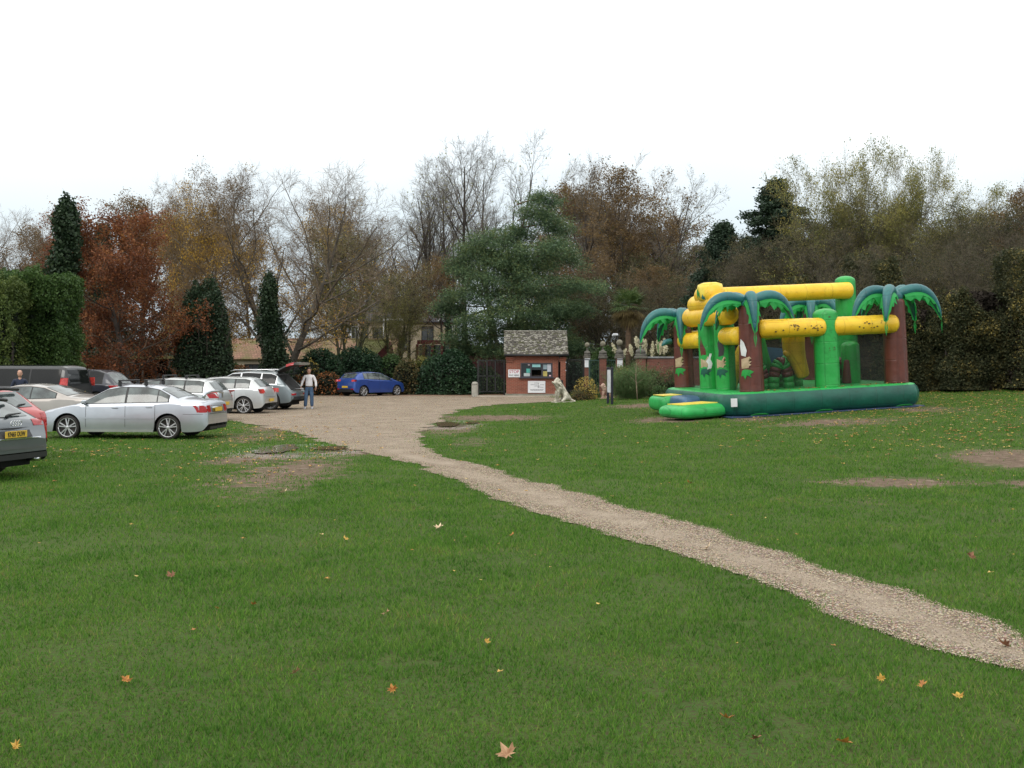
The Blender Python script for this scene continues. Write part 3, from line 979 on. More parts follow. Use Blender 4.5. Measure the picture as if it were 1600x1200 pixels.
    seedy = tree_meshes('seedy', 41, 10, [
        dict(n=15, t0=.20, t1=.95, ang=.72, angv=.14, lens=3.7, rfac=.45, k=8, up=.5, wob=.13, lfun=lambda t: 1.1 - .5 * t),
        dict(n=10, t0=.15, t1=1, ang=.70, angv=.2, lens=1.6, rfac=.5, k=4, up=.2, wob=.15),
        dict(n=8, t0=.1, t1=1, ang=.68, angv=.2, lens=.72, rfac=.6, k=3, up=.1, wob=.15, rmin=.0055),
        dict(n=4, t0=.12, t1=1, ang=.6, angv=.2, lens=.34, rfac=.7, k=2, up=.1, wob=.12, rmin=.004)], barkg, tw_green,
        leaves=[(dk_leaf, 1.0, .06, .09, 0, lambda C: ss(5.5, 8, C[:, 2]) * clumpy(1.4, 7, .1, .35)(C)), (yg_leaf, 1.6, .045, .10, 0, lambda C: 1 - .8 * ss(6, 9, C[:, 2]))], trunk_r=.13, fork=3)
    thorn = tree_meshes('thorn', 51, 10, [
        dict(n=17, t0=.04, t1=.98, ang=.95, angv=.2, lens=4.8, rfac=.5, k=8, up=.3, wob=.18, lfun=dome),
        dict(n=11, t0=.1, t1=1, ang=.85, angv=.25, lens=2.1, rfac=.5, k=5, up=.05, wob=.2),
        dict(n=10, t0=.08, t1=1, ang=.8, angv=.25, lens=.9, rfac=.6, k=3, up=.0, wob=.2, rmin=.0065),
        dict(n=4, t0=.1, t1=1, ang=.75, angv=.2, lens=.38, rfac=.7, k=2, up=.0, wob=.16, rmin=.0045)], barkd, tw_thorn,
        leaves=[(scrub_leaf, 2.4, .05, .10, 0, clumpy(.6, 2, -.6, .6))], trunk_r=.13, fork=4)
    willow = tree_meshes('willow', 61, 10, [
        dict(n=18, t0=.10, t1=.97, ang=.85, angv=.2, lens=3.9, rfac=.45, k=8, up=.3, wob=.15, lfun=dome),
        dict(n=10, t0=.12, t1=1, ang=.7, angv=.2, lens=1.8, rfac=.48, k=4, up=.3, wob=.15),
        dict(n=9, t0=.1, t1=1, ang=.65, angv=.2, lens=.85, rfac=.6, k=3, up=.2, wob=.15, rmin=.005),
        dict(n=3, t0=.1, t1=1, ang=.6, angv=.2, lens=.42, rfac=.7, k=2, up=.15, wob=.12, rmin=.0038)], barkg, tw_green,
        leaves=[(yg_leaf, 5.2, .048, .13, 0, clumpy(.6, 6, -.4, .4))], trunk_r=.11, fork=3)

    highcrown = tree_meshes('highcrown', 71, 10, [
        dict(n=20, t0=.50, t1=.98, ang=1.0, angv=.2, lens=2.9, rfac=.45, k=6, up=.25, wob=.15, lfun=dome),
        dict(n=9, t0=.1, t1=1, ang=.8, angv=.2, lens=1.2, rfac=.5, k=4, up=.0, wob=.16),
        dict(n=8, t0=.1, t1=1, ang=.75, angv=.2, lens=.55, rfac=.6, k=3, up=.0, wob=.16, rmin=.006)], barkd, tw_brown,
        leaves=[(br_leaf, 7.0, .05, .10, 0, None)], trunk_r=.17)

    olive_leaf = leafmat('olive_leaf', [(.030, .036, .018), (.060, .066, .028), (.105, .105, .045), (.19, .16, .06)], .7, .2, scale=.6)
    olive = tree_meshes('olive', 81, 10, [
        dict(n=26, t0=.05, t1=.98, ang=1.05, angv=.2, lens=4.2, rfac=.42, k=7, up=.3, wob=.16, lfun=dome),
        dict(n=10, t0=.1, t1=1, ang=.8, angv=.25, lens=1.9, rfac=.5, k=4, up=.1, wob=.18),
        dict(n=9, t0=.08, t1=1, ang=.8, angv=.25, lens=.85, rfac=.6, k=3, up=.0, wob=.18, rmin=.006),
        dict(n=3, t0=.1, t1=1, ang=.75, angv=.2, lens=.38, rfac=.7, k=2, up=.0, wob=.16, rmin=.0045)], barkd, tw_thorn,
        leaves=[(olive_leaf, 5.5, .058, .14, 0, clumpy(.8, 12, -.7, .3))], trunk_r=.15, fork=2)

    def base_loc(px, d, sink=.0):
        x = (px - 800) / FPX * d
        return x, d, float(zg(x, d)) - sink

    def tr(proto, px, d, ytop, label, rz=0.0, wide_=1.0, name='bare_tree', group=None):
        top = TOPS[proto[1].name]
        x, y, z = base_loc(px, d)
        Hh = CAMH - (ytop - HY) * d / FPX - z
        return put_tree(proto, name, label, (x, y, z), Hh / top, rz, wide_, group)

    TB = 'bare trees behind the car park'
    # -- left part
    tr(spread, 18, 82, 322, 'pale bare tree at the far left edge above the hedge', 1.0, 1.0, group=TB)
    tr(wide, 60, 96, 345, 'small bare tree behind the tall left hedge', 2.0, 1.0, group=TB)
    tr(oak, 200, 58, 326, 'broad oak covered in rust red leaves', 2.4, 1.05, 'oak_tree')
    tr(wide, 225, 84, 300, 'bare tree whose twigs rise above the rust red oak', 2.2, 1.15, group=TB)
    tr(birch, 330, 68, 262, 'tall birch with orange and yellow leaves, highest on the left', .2, .80, 'birch_tree')
    tr(birch, 286, 72, 292, 'birch with thin brownish leaves left of the tallest birch', 2.6, .7, 'birch_tree')
    tr(spread, 432, 66, 256, 'wide many stemmed bare tree with ivy at its foot', .9, 1.12, group=TB)
    tr(birch, 505, 90, 300, 'slender birch with few leaves between the ivy tree and the seed-hung tree', 1.2, .8, 'birch_tree')
    tr(birch, 395, 90, 345, 'low yellow leaved birch behind the ivy covered trunks', 4.0, 1.1, 'birch_tree')
    # -- middle
    tr(seedy, 622, 76, 415, 'mossy twiggy tree screening the middle of the buff house', 4.0, 1.0, 'bare_tree')
    tr(seedy, 540, 71, 350, 'many stemmed tree with dark seed bunches above the blue hatchback', .5, 1.05, 'seed_hung_tree')
    tr(tall2, 603, 92, 292, 'bare tree with forked trunk left of the line of tall bare trees', .4, 1.0, group=TB)
    tr(tall, 655, 92, 276, 'tall bare tree above the brown leaved tree', 1.4, 1.05, group=TB)
    tr(tall2, 697, 94, 262, 'tall bare forked tree left of the two tallest', 2.4, .85, group=TB)
    tr(tall, 728, 92, 213, 'tallest bare tree on the skyline, left one of the close pair', 0.2, 1.0, group=TB)
    tr(tall2, 783, 92, 216, 'tallest bare tree on the skyline, right one of the close pair', 3.4, .85, group=TB)
    tr(tall, 675, 106, 330, 'thin bare tree far behind the brown leaved tree', 4.4, 1.0, group=TB)
    tr(highcrown, 690, 80, 400, 'mossy small bare tree in front of the turret', 2.9, .8)
    tr(highcrown, 640, 80, 412, 'brown leaved dense small tree in front of the buff house', .6, 1.0, 'brown_leaved_tree')
    # -- big brown dome right of the cedar
    tr(wide, 895, 84, 280, 'large domed brown tree behind the pine, left of three', 1.0, 1.05, 'beech_tree')
    tr(wide, 975, 86, 252, 'large domed brown tree with the highest twigs, middle of three', 2.6, 1.05, 'beech_tree')
    tr(wide, 1042, 92, 330, 'lower domed brown tree, right of three, leaning to the gap in the skyline', 4.2, 1.0, 'beech_tree')
    tr(tall, 926, 82, 243, 'bare pole-like tree standing out of the brown dome', 5.0, .55)
    tr(tall2, 1000, 83, 262, 'bare forked tree at the right of the brown dome', 1.0, .85)
    tr(wide, 860, 78, 380, 'brown leaved understory tree behind the kiosk roof', .2, 1.25, 'beech_tree')
    tr(wide, 1035, 76, 410, 'brown understory tree between the palm and the inflatable', 2.1, 1.3, 'beech_tree')
    tr(thorn, 960, 74, 425, 'dark tangled tree behind the palm', 3.0, 1.0)
    tr(thorn, 1085, 72, 420, 'dark tangled tree above the left of the inflatable', 1.0, 1.1)
    # -- right part
    tr(thorn, 1210, 60, 372, 'thorny brown tree above the inflatable, left one', .3, 1.05, 'thorn_tree')
    tr(thorn, 1270, 56, 335, 'thorny brown tree above the tall green pillar', 2.0, 1.0, 'thorn_tree')
    tr(willow, 1322, 56, 234, 'tall tree with yellow green leaves rising highest on the right', .7, .75, 'leafy_tree')
    tr(willow, 1405, 56, 232, 'thin bare topped tree right of the yellow green tree', 2.7, .6, 'leafy_tree')
    tr(willow, 1472, 54, 282, 'pale yellow twiggy tree in the right part of the skyline', 4.6, .85, 'leafy_tree')
    tr(thorn, 1545, 50, 318, 'brown bare tree second from the right edge', 1.2, .9, 'thorn_tree')
    tr(wide, 1605, 50, 284, 'dark bare tree at the right edge of the skyline', .5, .9, group=TB)
    tr(thorn, 1380, 49, 392, 'tangled thorn tree above the brown trunk pillar', 4.0, 1.15, 'thorn_tree')
    tr(thorn, 1480, 47, 380, 'tangled thorn tree right of the inflatable', 5.2, 1.1, 'thorn_tree')
    tr(thorn, 1590, 46, 370, 'tangled thorn tree at the right edge over the hedge', .8, 1.1, 'thorn_tree')
    tr(olive, 1245, 64, 352, 'rounded olive brown tree right of the spruce', .4, 1.1, 'rounded_tree')
    tr(olive, 1335, 60, 318, 'olive green tree with dense crown below the yellow green treetop', 2.2, 1.0, 'rounded_tree')
    tr(olive, 1430, 58, 325, 'olive tree behind the right brown trunk pillar', 4.1, 1.05, 'rounded_tree')
    tr(olive, 1520, 55, 338, 'olive tree second from the right edge', 5.3, 1.05, 'rounded_tree')
    tr(olive, 1610, 52, 315, 'olive tree cut by the right edge', 1.1, 1.05, 'rounded_tree')
    tr(olive, 1160, 66, 405, 'low olive tree at the foot of the two dark conifers', 3.1, 1.2, 'rounded_tree')
    tr(olive, 1070, 84, 385, 'olive tree closing the low gap right of the brown dome', .9, 1.3, 'rounded_tree')
    tr(wide, 935, 98, 290, 'far brown tree filling the middle of the dome', 1.7, 1.2, 'beech_tree')
    tr(wide, 1085, 100, 375, 'far low brown tree under the gap in the skyline', 5.1, 1.5, 'beech_tree')
    tr(wide, 255, 92, 330, 'far brown tree between oak and birches', .3, 1.3, group=TB)
    tr(spread, 560, 104, 325, 'far bare tree behind the seed-hung tree', 2.3, 1.1, group=TB)
    tr(tall2, 632, 106, 300, 'far forked tree behind the pair left of the pine', 1.9, 1.2, group=TB)
    tr(tall, 690, 104, 245, 'far tall bare tree just left of the tallest pair', 3.3, .9, group=TB)
    tr(tall, 770, 102, 235, 'far bare tree in the notch between the tallest pair', 5.3, .8, group=TB)
    tr(wide, 110, 88, 372, 'low brown tree behind the clad conifer', 4.9, 1.4, group=TB)
    # overhanging branch at the top right corner
    x, y, z = 11.2, 14.0, float(zg(11.2, 14))
    e = put_tree(tall, 'bare_tree', 'near bare tree outside the frame whose branch tips enter the top right corner', (x, y, z), 1.12, 1.9, .85)

    # ---- leafy ivy on trunks
    rng = np.random.default_rng(3)
    def ivy_column(px, d, y0, y1, wpx, label, lean=0.0, n=9000, seed=0, leafm=ivy_leaf, name='ivy_clad_tree', size=.085, taper=.55, cat='tree'):
        x, y, z = base_loc(px, d); s = d / FPX
        zt = CAMH - (y0 - HY) * s - z
        e = empty(name, (x, y, z), 0, label, cat)
        rg = np.random.default_rng(seed + 5)
        b = MB(); b.tube([(0, 0, 0), (lean * .5 * zt, 0, zt * .5), (lean * zt, 0, zt * .96)], [wpx * s * .22, wpx * s * .16, .05], 8); b.build('trunk', barkd, e)
        u = rg.random(n); zz = u * zt
        w = wpx * s * .5 * (1.15 - (1.15 - taper) * u) * (1 + .20 * vnoise1(zz * .9, seed) + .16 * vnoise1(zz * 2.3, seed + 3)) * (1 - .35 * np.clip(u - .93, 0, 1) / .07)
        a = rg.random(n) * 6.28; r = w * np.clip(.72 + .26 * rg.normal(0, 1, n), .1, 1.7) * (1 + .55 * vnoise2(np.cos(a) * 1.4 + zz * .5, np.sin(a) * 1.4 + zz * 1.1, seed + 1) + .2 * vnoise2(np.cos(a) * 4 + zz * 1.7, np.sin(a) * 4 - zz * 2.3, seed + 2))
        C = np.stack([r * np.cos(a) + lean * zz, r * np.sin(a), zz + rg.normal(0, .22, n) + .5 * vnoise1(a * 1.5, seed + 4) * (u > .8)], -1)
        V, F = quads(rg, C, size, 0, .8)
        obj('ivy', fastmesh('ivy', V, F, leafm), e)
    bx, by, bz = base_loc(318, 60); bs = 60 / FPX
    bush('ivy_covered_tree', 'broad rounded dark ivy clad tree behind the silver hatchback', bx, by, 44 * bs, 1.6, CAMH - (432 - HY) * bs - bz, 34000, .075, ivy_leaf, core, 61, shell=.5, cat='tree')
    ivy_column(432, 63, 440, 600, 50, 'ivy covered trunk above the raised tailgate', -.06, 15000, 2, taper=.4, size=.075)
    ivy_column(86, 56, 322, 560, 50, 'flat-topped conifer like column clad in dark green above the hedge', .07, 26000, 4, leyy_leaf if False else ivy_leaf, 'ivy_clad_conifer', .09, .60)
    ivy_column(700, 84, 430, 600, 12, 'thin ivy covered stem in front of the turret', 0, 2500, 5)

    # ---- pine with tiers of drooping boughs
    def pine(px, d, ytop, label, seed, boughs, mats_=(pine_leaf, pine_leaf2), hw=None):
        """boughs: (px, py, half width px, half height px, depth offset)"""
        x, y, z = base_loc(px, d); s = d / FPX; zt = CAMH - (ytop - HY) * s - z
        e = empty('pine_tree', (x, y, z), 0, label, 'tree')
        rg = np.random.default_rng(seed); parts = []
        m = MB(); m.tube([(0, 0, 0), (.15, 0, zt * .4), (-.1, .1, zt * .7), (.5, 0, zt * .88)], [.34, .26, .14, .03], 8)
        for bx, by, w, h, dy in boughs:
            c = np.array([(bx - px) * s, dy, CAMH - (by - HY) * s - z])
            t0 = Vector((0, 0, c[2] - .3)); m.tube([t0, t0.lerp(Vector(c), .5) + Vector((0, 0, .1)), Vector(c)], [.06, .045, .02], 5)
            ws, hs = w * s, h * s
            nc = int(10 + ws * hs * 12)
            # tufts: spray of needles around many small twigs
            a = rg.random(nc) * 6.28; r = np.sqrt(rg.random(nc))
            P = c + np.stack([r * np.cos(a) * ws, r * np.sin(a) * ws * .8, rg.normal(0, .55, nc) * hs - (r ** 2) * hs * .5], -1)
            nq = 230
            K = np.repeat(P, nq, 0) + rg.normal(0, 1, (nc * nq, 3)) * np.array([.34, .34, .22])
            V, F = quads(rg, K, .085, .2, .28)
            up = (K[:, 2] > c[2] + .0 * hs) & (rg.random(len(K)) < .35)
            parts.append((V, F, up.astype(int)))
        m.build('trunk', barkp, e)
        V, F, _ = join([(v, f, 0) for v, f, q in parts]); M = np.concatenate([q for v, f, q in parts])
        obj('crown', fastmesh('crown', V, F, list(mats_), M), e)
    B = [(848, 312, 20, 10, 0), (838, 338, 34, 12, -.5), (812, 360, 30, 10, .5), (868, 350, 36, 12, .3), (770, 372, 40, 14, -.3), (742, 392, 26, 13, 0), (852, 385, 52, 14, -.8), (800, 400, 46, 16, .6),
         (720, 412, 26, 12, .6), (760, 428, 44, 16, -.6), (815, 432, 50, 14, -1.0), (880, 398, 36, 12, .5), (735, 462, 44, 14, -1.0), (790, 462, 52, 18, -.6), (850, 448, 48, 14, .8), (908, 446, 34, 9, -1.2),
         (752, 496, 44, 16, -1.2), (805, 492, 50, 18, -1.6), (862, 478, 44, 16, -1), (730, 522, 34, 14, -.6), (790, 520, 44, 14, .6), (845, 505, 44, 14, -.4), (895, 480, 30, 12, .4), (870, 530, 36, 14, .3), (765, 545, 40, 14, 0), (720, 540, 24, 12, .4),
         (900, 540, 22, 16, .4), (775, 410, 30, 12, -1), (830, 412, 34, 12, .2), (700, 478, 20, 10, 0)]
    pine(808, 68, 300, 'large blue green pine with drooping tiers behind the ticket kiosk', 6, B)

    # ---- conical conifers
    def conifer(px, d, ytop, wpx, label, seed, leafm, dens=1.0, ragged=.25, ybot=470):
        x, y, z = base_loc(px, d); s = d / FPX; zt = CAMH - (ytop - HY) * s - z
        e = empty('conifer_tree', (x, y, z), 0, label, 'tree'); rg = np.random.default_rng(seed)
        m = MB(); m.tube([(0, 0, 0), (0, 0, zt)], [.2, .02], 7)
        pts = []
        nb = int(90 * dens)
        for i in range(nb):
            u = (i + rg.random()) / nb; zz = zt * (.15 + .84 * u); L = wpx * s * .5 * (1 - u) ** .75 * rg.uniform(1 - ragged, 1 + ragged) + .2
            a = i * 2.4; k = np.linspace(.1, 1, int(10 + L * 12))
            P = np.stack([np.cos(a) * k * L, np.sin(a) * k * L, zz + .25 * L * k - .30 * L * k ** 2 + 0 * k], -1)
            m.tube([(0, 0, zz), tuple(P[len(P) // 2]), tuple(P[-1])], [.04, .025, .008], 4)
            pts.append(np.repeat(P, 30, 0) + rg.normal(0, 1, (len(P) * 30, 3)) * np.array([.20, .20, .13]))
        m.build('trunk', barkd, e); C = np.concatenate(pts)
        V, F = quads(rg, C, .10, .3, .4); obj('crown', fastmesh('crown', V, F, leafm), e)
    conifer(1212, 62, 280, 210, 'dark spruce with open branch tips against the sky', 1, con_leaf, 1.0, .6)
    conifer(1130, 66, 350, 150, 'rounded dark conifer at the gap in the skyline', 2, con_leaf, 1.5, .3)
    conifer(1168, 74, 372, 100, 'dark conifer tucked beside the spruce', 3, con_leaf, 1.2, .3)
    conifer(160, 80, 352, 60, 'small green conifer behind the rust red oak', 4, con_leaf, 1.0)
    conifer(590, 100, 505, 40, 'small conifer far behind the seed-hung tree', 5, con_leaf, .7)

    # ---- tall hedge on the left
    def hedge(name, label, x0, x1, y0, y1, h, n, size, lm, seed, cm=core, uneven=.35, z=None, base=0.0, front=(0, -1)):
        cx, cy = (x0 + x1) / 2, (y0 + y1) / 2; zz = float(zg(cx, cy)) if z is None else z
        e = empty(name, (cx, cy, zz), 0, label, 'hedge'); rg = np.random.default_rng(seed)
        W, D = x1 - x0, y1 - y0
        A = np.array([W * h, W * h * .3, D * h, D * h, W * D]); A = A / A.sum()
        f = rg.choice(5, n, p=A); a, b_ = rg.random(n), rg.random(n)
        hx = (a - .5) * W; hy = (a - .5) * D
        C = np.zeros((n, 3))
        hh = lambda x_: h * (1 + .0 * x_) + uneven * vnoise1(x_ * .8 + cx, seed) + uneven * .5 * vnoise1(x_ * 2.7, seed + 1)
        for k, (vx, vy) in enumerate(((hx, -D / 2), (hx, D / 2), (-W / 2, hy), (W / 2, hy))):
            q = f == k
            X = vx if k < 2 else np.full(n, vx); Y = np.full(n, vy) if k < 2 else vy
            C[q] = np.stack([X, Y, b_ * hh(X)], -1)[q]
        q = f == 4; Y = (b_ - .5) * D; C[q] = np.stack([hx, Y, hh(hx)], -1)[q]
        bump_ = vnoise2(C[:, 0] * 1.1 + C[:, 1] * .9, C[:, 2] * 1.3, seed) * .30 + vnoise2(C[:, 0] * 3.1 + C[:, 1] * 2.9, C[:, 2] * 3.3, seed + 2) * .14
        o = np.array([[0, -1, 0], [0, 1, 0], [-1, 0, 0], [1, 0, 0], [0, 0, 1.0]])[f]
        C += o * (bump_ - .22 * rg.random(n))[:, None] + rg.normal(0, .05, (n, 3))
        C[:, 2] = np.maximum(C[:, 2] + base, .05)
        V, F = quads(rg, C, size, 0, .55)
        # inner stems
        m = MB()
        for i in range(int(W / .7) + 1):
            xx = -W / 2 + .3 + (W - .6) * i / max(1, int(W / .7)); m.tube([(xx, 0, 0), (xx + rg.uniform(-.2, .2), 0, h * .5), (xx, rg.uniform(-.2, .2), h * .85)], [.09, .07, .03], 6)
        S = m.mesh('stems', barkd); obj('stems', S, e)
        n2 = int(n * .35); Ci = np.stack([(rg.random(n2) - .5) * (W - .5), (rg.random(n2) - .5) * max(.2, D - .6), rg.random(n2) * (h - .4)], -1)  # dark fill added inside the hedge to block light
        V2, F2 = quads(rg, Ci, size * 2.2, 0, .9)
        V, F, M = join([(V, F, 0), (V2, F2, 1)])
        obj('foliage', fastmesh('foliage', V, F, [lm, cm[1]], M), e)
    s = 46 / FPX
    hedge('tall_hedge', 'tall clipped green conifer hedge with a straight end behind the dark van', -34, (130 - 800) * 48.6 / FPX, 46, 48.6, CAMH - (424 - HY) * s - float(zg(-20, 46)), 150000, .062, ley_leaf, 3, uneven=.45)
    hedge('golden_hedge', 'yellowish tall hedge at the left edge in front of the green one', -30, (6 - 800) * 43.5 / FPX, 43.5, 46.0, CAMH - (452 - HY) * 43.5 / FPX - float(zg(-20, 44)), 60000, .062, leyy_leaf, 8, uneven=.7)
    # ---- long rough hedge on the right
    for i, (xa, xb, d, yt, lab) in enumerate(((1395, 1500, 44, 470, 'rough dark hedge with yellow leaves right of the brown trunk pillar'), (1490, 1620, 42, 440, 'rough brown hedge filling the right edge of the photo'), (1600, 1790, 40, 430, 'rough hedge continuing past the right edge'))):
        s = d / FPX; X0, X1 = (xa - 800) * s, (xb - 800) * s
        hedge('rough_hedge', lab, X0, X1, d, d + 2.5, CAMH - (yt - HY) * s - float(zg((X0 + X1) / 2, d)), 60000, .050, scrub_leaf, 20 + i, coreb, 1.6)
    for i, (xa, xb, d, yt, lab) in enumerate(((1240, 1400, 50, 455, 'brown hedge directly behind the right half of the inflatable'), (1060, 1245, 58, 470, 'brown hedge behind the left half of the inflatable'))):
        s = d / FPX; X0, X1 = (xa - 800) * s, (xb - 800) * s
        hedge('rough_hedge', lab, X0, X1, d, d + 2.5, CAMH - (yt - HY) * s - float(zg((X0 + X1) / 2, d)), 38000, .075, scrub_leaf, 30 + i, coreb, 1.5)

    # ---- shrubs round the car park: (label, px, top, base y, half width px, depth, leaf, leaf size, count)
    SH = [('dark green laurel shrub behind the man', 500, 548, 614, 40, 67, laurel, .08, 9000), ('glossy laurel shrub behind the roof of the blue hatchback', 560, 545, 614, 48, 68, laurel, .08, 12000),
          ('low laurel shrub left of the raised tailgate', 425, 562, 612, 34, 66, laurel, .08, 7000), ('dark shrub above the silver hatchback roof', 352, 566, 610, 42, 64, shrub_leaf, .07, 8000),
          ('shrub with flame orange leaves over the SUV roof', 375, 572, 600, 26, 62.5, flame_leaf, .07, 1700), ('small flame leaved shrub right of the man', 512, 582, 614, 24, 64, flame_leaf, .07, 1300),
          ('flame leaved shrub left of the man', 462, 586, 614, 17, 64, flame_leaf, .07, 900), ('golden shrub above the raised tailgate', 487, 562, 590, 14, 65, gold_leaf, .06, 700),
          ('mixed green shrub right of the blue hatchback', 612, 556, 616, 26, 68, shrub_leaf, .07, 5500), ('shrub with orange and yellow leaves near the blue hatchback bonnet', 637, 562, 614, 24, 66, auburn_leaf, .07, 4200),
          ('yellow green loose shrub between the orange and the dark shrub', 655, 558, 613, 24, 67, yg_leaf, .07, 3800), ('large rounded dark green shrub left of the mesh gate', 700, 548, 613, 48, 66, laurel, .08, 14000),
          ('tall green shrub under the pine', 684, 538, 600, 24, 70, shrub_leaf, .07, 4500), ('dark yew like shrub behind the mesh gate', 758, 574, 612, 32, 68, shrub_leaf, .07, 6000),
          ('dark shrub below the rust red oak', 170, 540, 600, 40, 62, laurel, .09, 9000), ('low dark shrub beside the open shelter', 285, 556, 600, 30, 62, ivy_leaf, .09, 8000),
          ('wide dark shrub filling the gap behind the left cars', 235, 545, 600, 44, 72, laurel, .09, 8000), ('dark shrub at the far left behind the van', 120, 555, 600, 24, 58, laurel, .09, 5000),
          ('dark bush between kiosk and first pier', 898, 568, 614, 16, 64, laurel, .07, 4000), ('dark bush behind the second and third pier', 950, 545, 612, 42, 66, shrub_leaf, .08, 9000),
          ('bush behind the garden wall', 1040, 545, 600, 60, 62, scrub_leaf, .08, 10000)]
    for i, (lab, px, yt, yb, hw, d, lm, sz, n) in enumerate(SH):
        x, y, z = base_loc(px, d); s = d / FPX; h = CAMH - (yt - HY) * s - z
        bush('shrub', lab, x, y, hw * s * 1.05, max(.5, hw * s * .7), h, n, sz, lm, core, 100 + i, shell=.42)
    # near shrubs beside the sign
    def near(lab, px, yt, hw, d, lm, sz, n, seed, shell=.6, cat='shrub', name='shrub'):
        x, y, z = base_loc(px, d); s = d / FPX; h = CAMH - (yt - HY) * s - z
        bush(name, lab, x, y, hw * s, hw * s * .8, h, n, sz, lm, coreb, seed, shell=shell, k=.35)
    near('yellow leaved shrub with reddish stems beside the lion statue', 915, 590, 23, 53, gold_leaf, .04, 1300, 1)
    near('auburn low part shrub below the yellow leaved one', 907, 609, 21, 52.5, auburn_leaf, .04, 1300, 2)
    near('low green shrub at the foot of the white edge-on sign', 925, 606, 18, 55, shrub_leaf, .04, 1600, 3)
    near('small green shrub at the foot of the feathery bush', 1030, 604, 16, 50, shrub_leaf, .04, 1600, 4)
    near('brownish climber against the garden wall', 1035, 566, 30, 52.6, auburn_leaf, .045, 1300, 5, .7)
    near('green leaved climber on the garden wall', 1050, 575, 18, 52, shrub_leaf, .04, 900, 6, .7)
    near('fresh green shrub against the garden wall left of the inflatable', 1022, 578, 17, 52.8, shrub_leaf, .045, 2200, 7)
    near('loose yellow green shrub below the cream plumes', 972, 574, 18, 54.5, yg_leaf, .045, 2200, 8)
    near('dark green shrub hiding the foot of the wall-end pier', 1003, 582, 16, 53.2, laurel, .05, 2200, 9)
    # feathery bush with thin stem
    x, y, z = base_loc(985, 51); s = 51 / FPX
    e = empty('feathery_bush', (x, y, z), 0, 'feathery fresh green bush with fine needles right of the sign', 'shrub'); rg = np.random.default_rng(5)
    n0 = 420; a = rg.random(n0) * 6.28; st = np.zeros((n0, 3)); st[:, 2] = .05
    st[:, 0] = rg.normal(0, .25, n0)
    P = grow_lines(rg, st, np.stack([np.cos(a) * .75, np.sin(a) * .55, rg.uniform(.35, 1.6, n0)], -1), rg.uniform(.8, 1.75, n0), 6, .2, .10)
    R = np.linspace(.009, .003, 7)[None] * np.ones((n0, 1)); p1 = tube_arrays(P, R, 3)
    idx = rg.integers(0, n0, 42000); q = rg.integers(1, 7, 42000); C = P[idx, q] + rg.normal(0, .07, (42000, 3)); V, F = quads(rg, C, .045, 0, .16)
    V, F, M = join([p1 + (0,), (V, F, 1)]); obj('foliage', fastmesh('foliage', V, F, [tw_green, feather], M), e)
    x, y, z = base_loc(996, 49.5); e = empty('young_tree', (x, y, z), 0, 'thin bare sapling in front of the feathery bush', 'tree')
    b = MB(); b.tube([(0, 0, 0), (-.04, 0, .6), (-.08, 0, 1.1), (-.05, 0, 1.75)], [.030, .025, .02, .008], 6)
    for k in range(9): b.tube([(-.07, 0, .75 + k * .1), (-.07 + .35 * math.cos(k * 2.4), .3 * math.sin(k * 2.4), 1.0 + k * .12)], [.010, .003], 4)
    b.build('trunk', mat('pale_bark', (.26, .20, .14), .9), e)
    n = 500; C = rg.normal(0, 1, (n, 3)) * np.array([.25, .25, .3]) + np.array([-.05, 0, 1.45]); V, F = quads(rg, C, .03, 0, .3); obj('crown', fastmesh('crown', V, F, feather), e)

    # ---- pampas plumes
    plume = leafmat('pampas_plume', [(.58, .54, .38), (.76, .72, .54), (.86, .83, .68)], .8, .3)
    straw = leafmat('pampas_blade', [(.12, .14, .05), (.22, .22, .09)], .7, .2)
    def pampas(lab, px, d, tips, seed):
        x, y, z = base_loc(px, d); s = d / FPX; e = empty('pampas_grass', (x, y, z), 0, lab, 'grass clump'); rg = np.random.default_rng(seed)
        m = MB(); V_, F_ = [], []
        for tx, ty, ln, lean in tips:
            t = Vector(((tx - px) * s, rg.uniform(-.3, .3), CAMH - (ty - HY) * s - z)); l = ln * s
            b0 = t - Vector((lean * l, 0, l)); m.tube([(b0.x * .4, 0, 0), b0, t], [.010, .008, .004], 4)
            n = 460; u = rg.random(n); w = .085 * np.sin(np.clip(u * 1.05, 0, 1) * PI) ** .7 + .02
            C = np.array(b0)[None] * (1 - u[:, None]) + np.array(t)[None] * u[:, None] + rg.normal(0, .5, (n, 3)) * w[:, None]
            V_.append(C)
        m.build('stalks', [straw], e)
        V, F = quads(rg, np.concatenate(V_), .05, 0, .3); obj('plumes', fastmesh('plumes', V, F, plume), e)
        n = 260; a = rg.random(n) * 6.28; P = grow_lines(rg, np.zeros((n, 3)), np.stack([np.cos(a), np.sin(a), np.full(n, 2.0)], -1), rg.uniform(.9, 1.6, n), 6, -1.4, .03)
        R = np.linspace(.012, .003, 7)[None] * np.ones((n, 1)); V, F = tube_arrays(P, R, 3); obj('blades', fastmesh('blades', V, F, straw), e)
    pampas('pampas grass with two feathery plumes by the third pier', 975, 57.2, [(956, 536, 22, -.5), (978, 545, 18, .5)], 1)
    pampas('pampas grass with a drooping creamy plume left of the wall end', 986, 55.5, [(984, 538, 18, -.2)], 2)
    pampas('pampas grass with cream plumes round the ball of the wall-end pier', 1003, 55.2, [(993, 526, 16, -.1), (1006, 530, 14, .1), (1010, 530, 24, .05), (998, 541, 8, -.6)], 3)
    pampas('pampas grass with pale plumes behind the garden wall', 1032, 56.5, [(1021, 533, 26, .05), (1028, 531, 20, -.1), (1033, 534, 20, .1), (1038, 529, 18, .1), (1041, 541, 12, .4)], 4)

    # ---- fan palm
    x, y, z = base_loc(982, 63); s = 63 / FPX
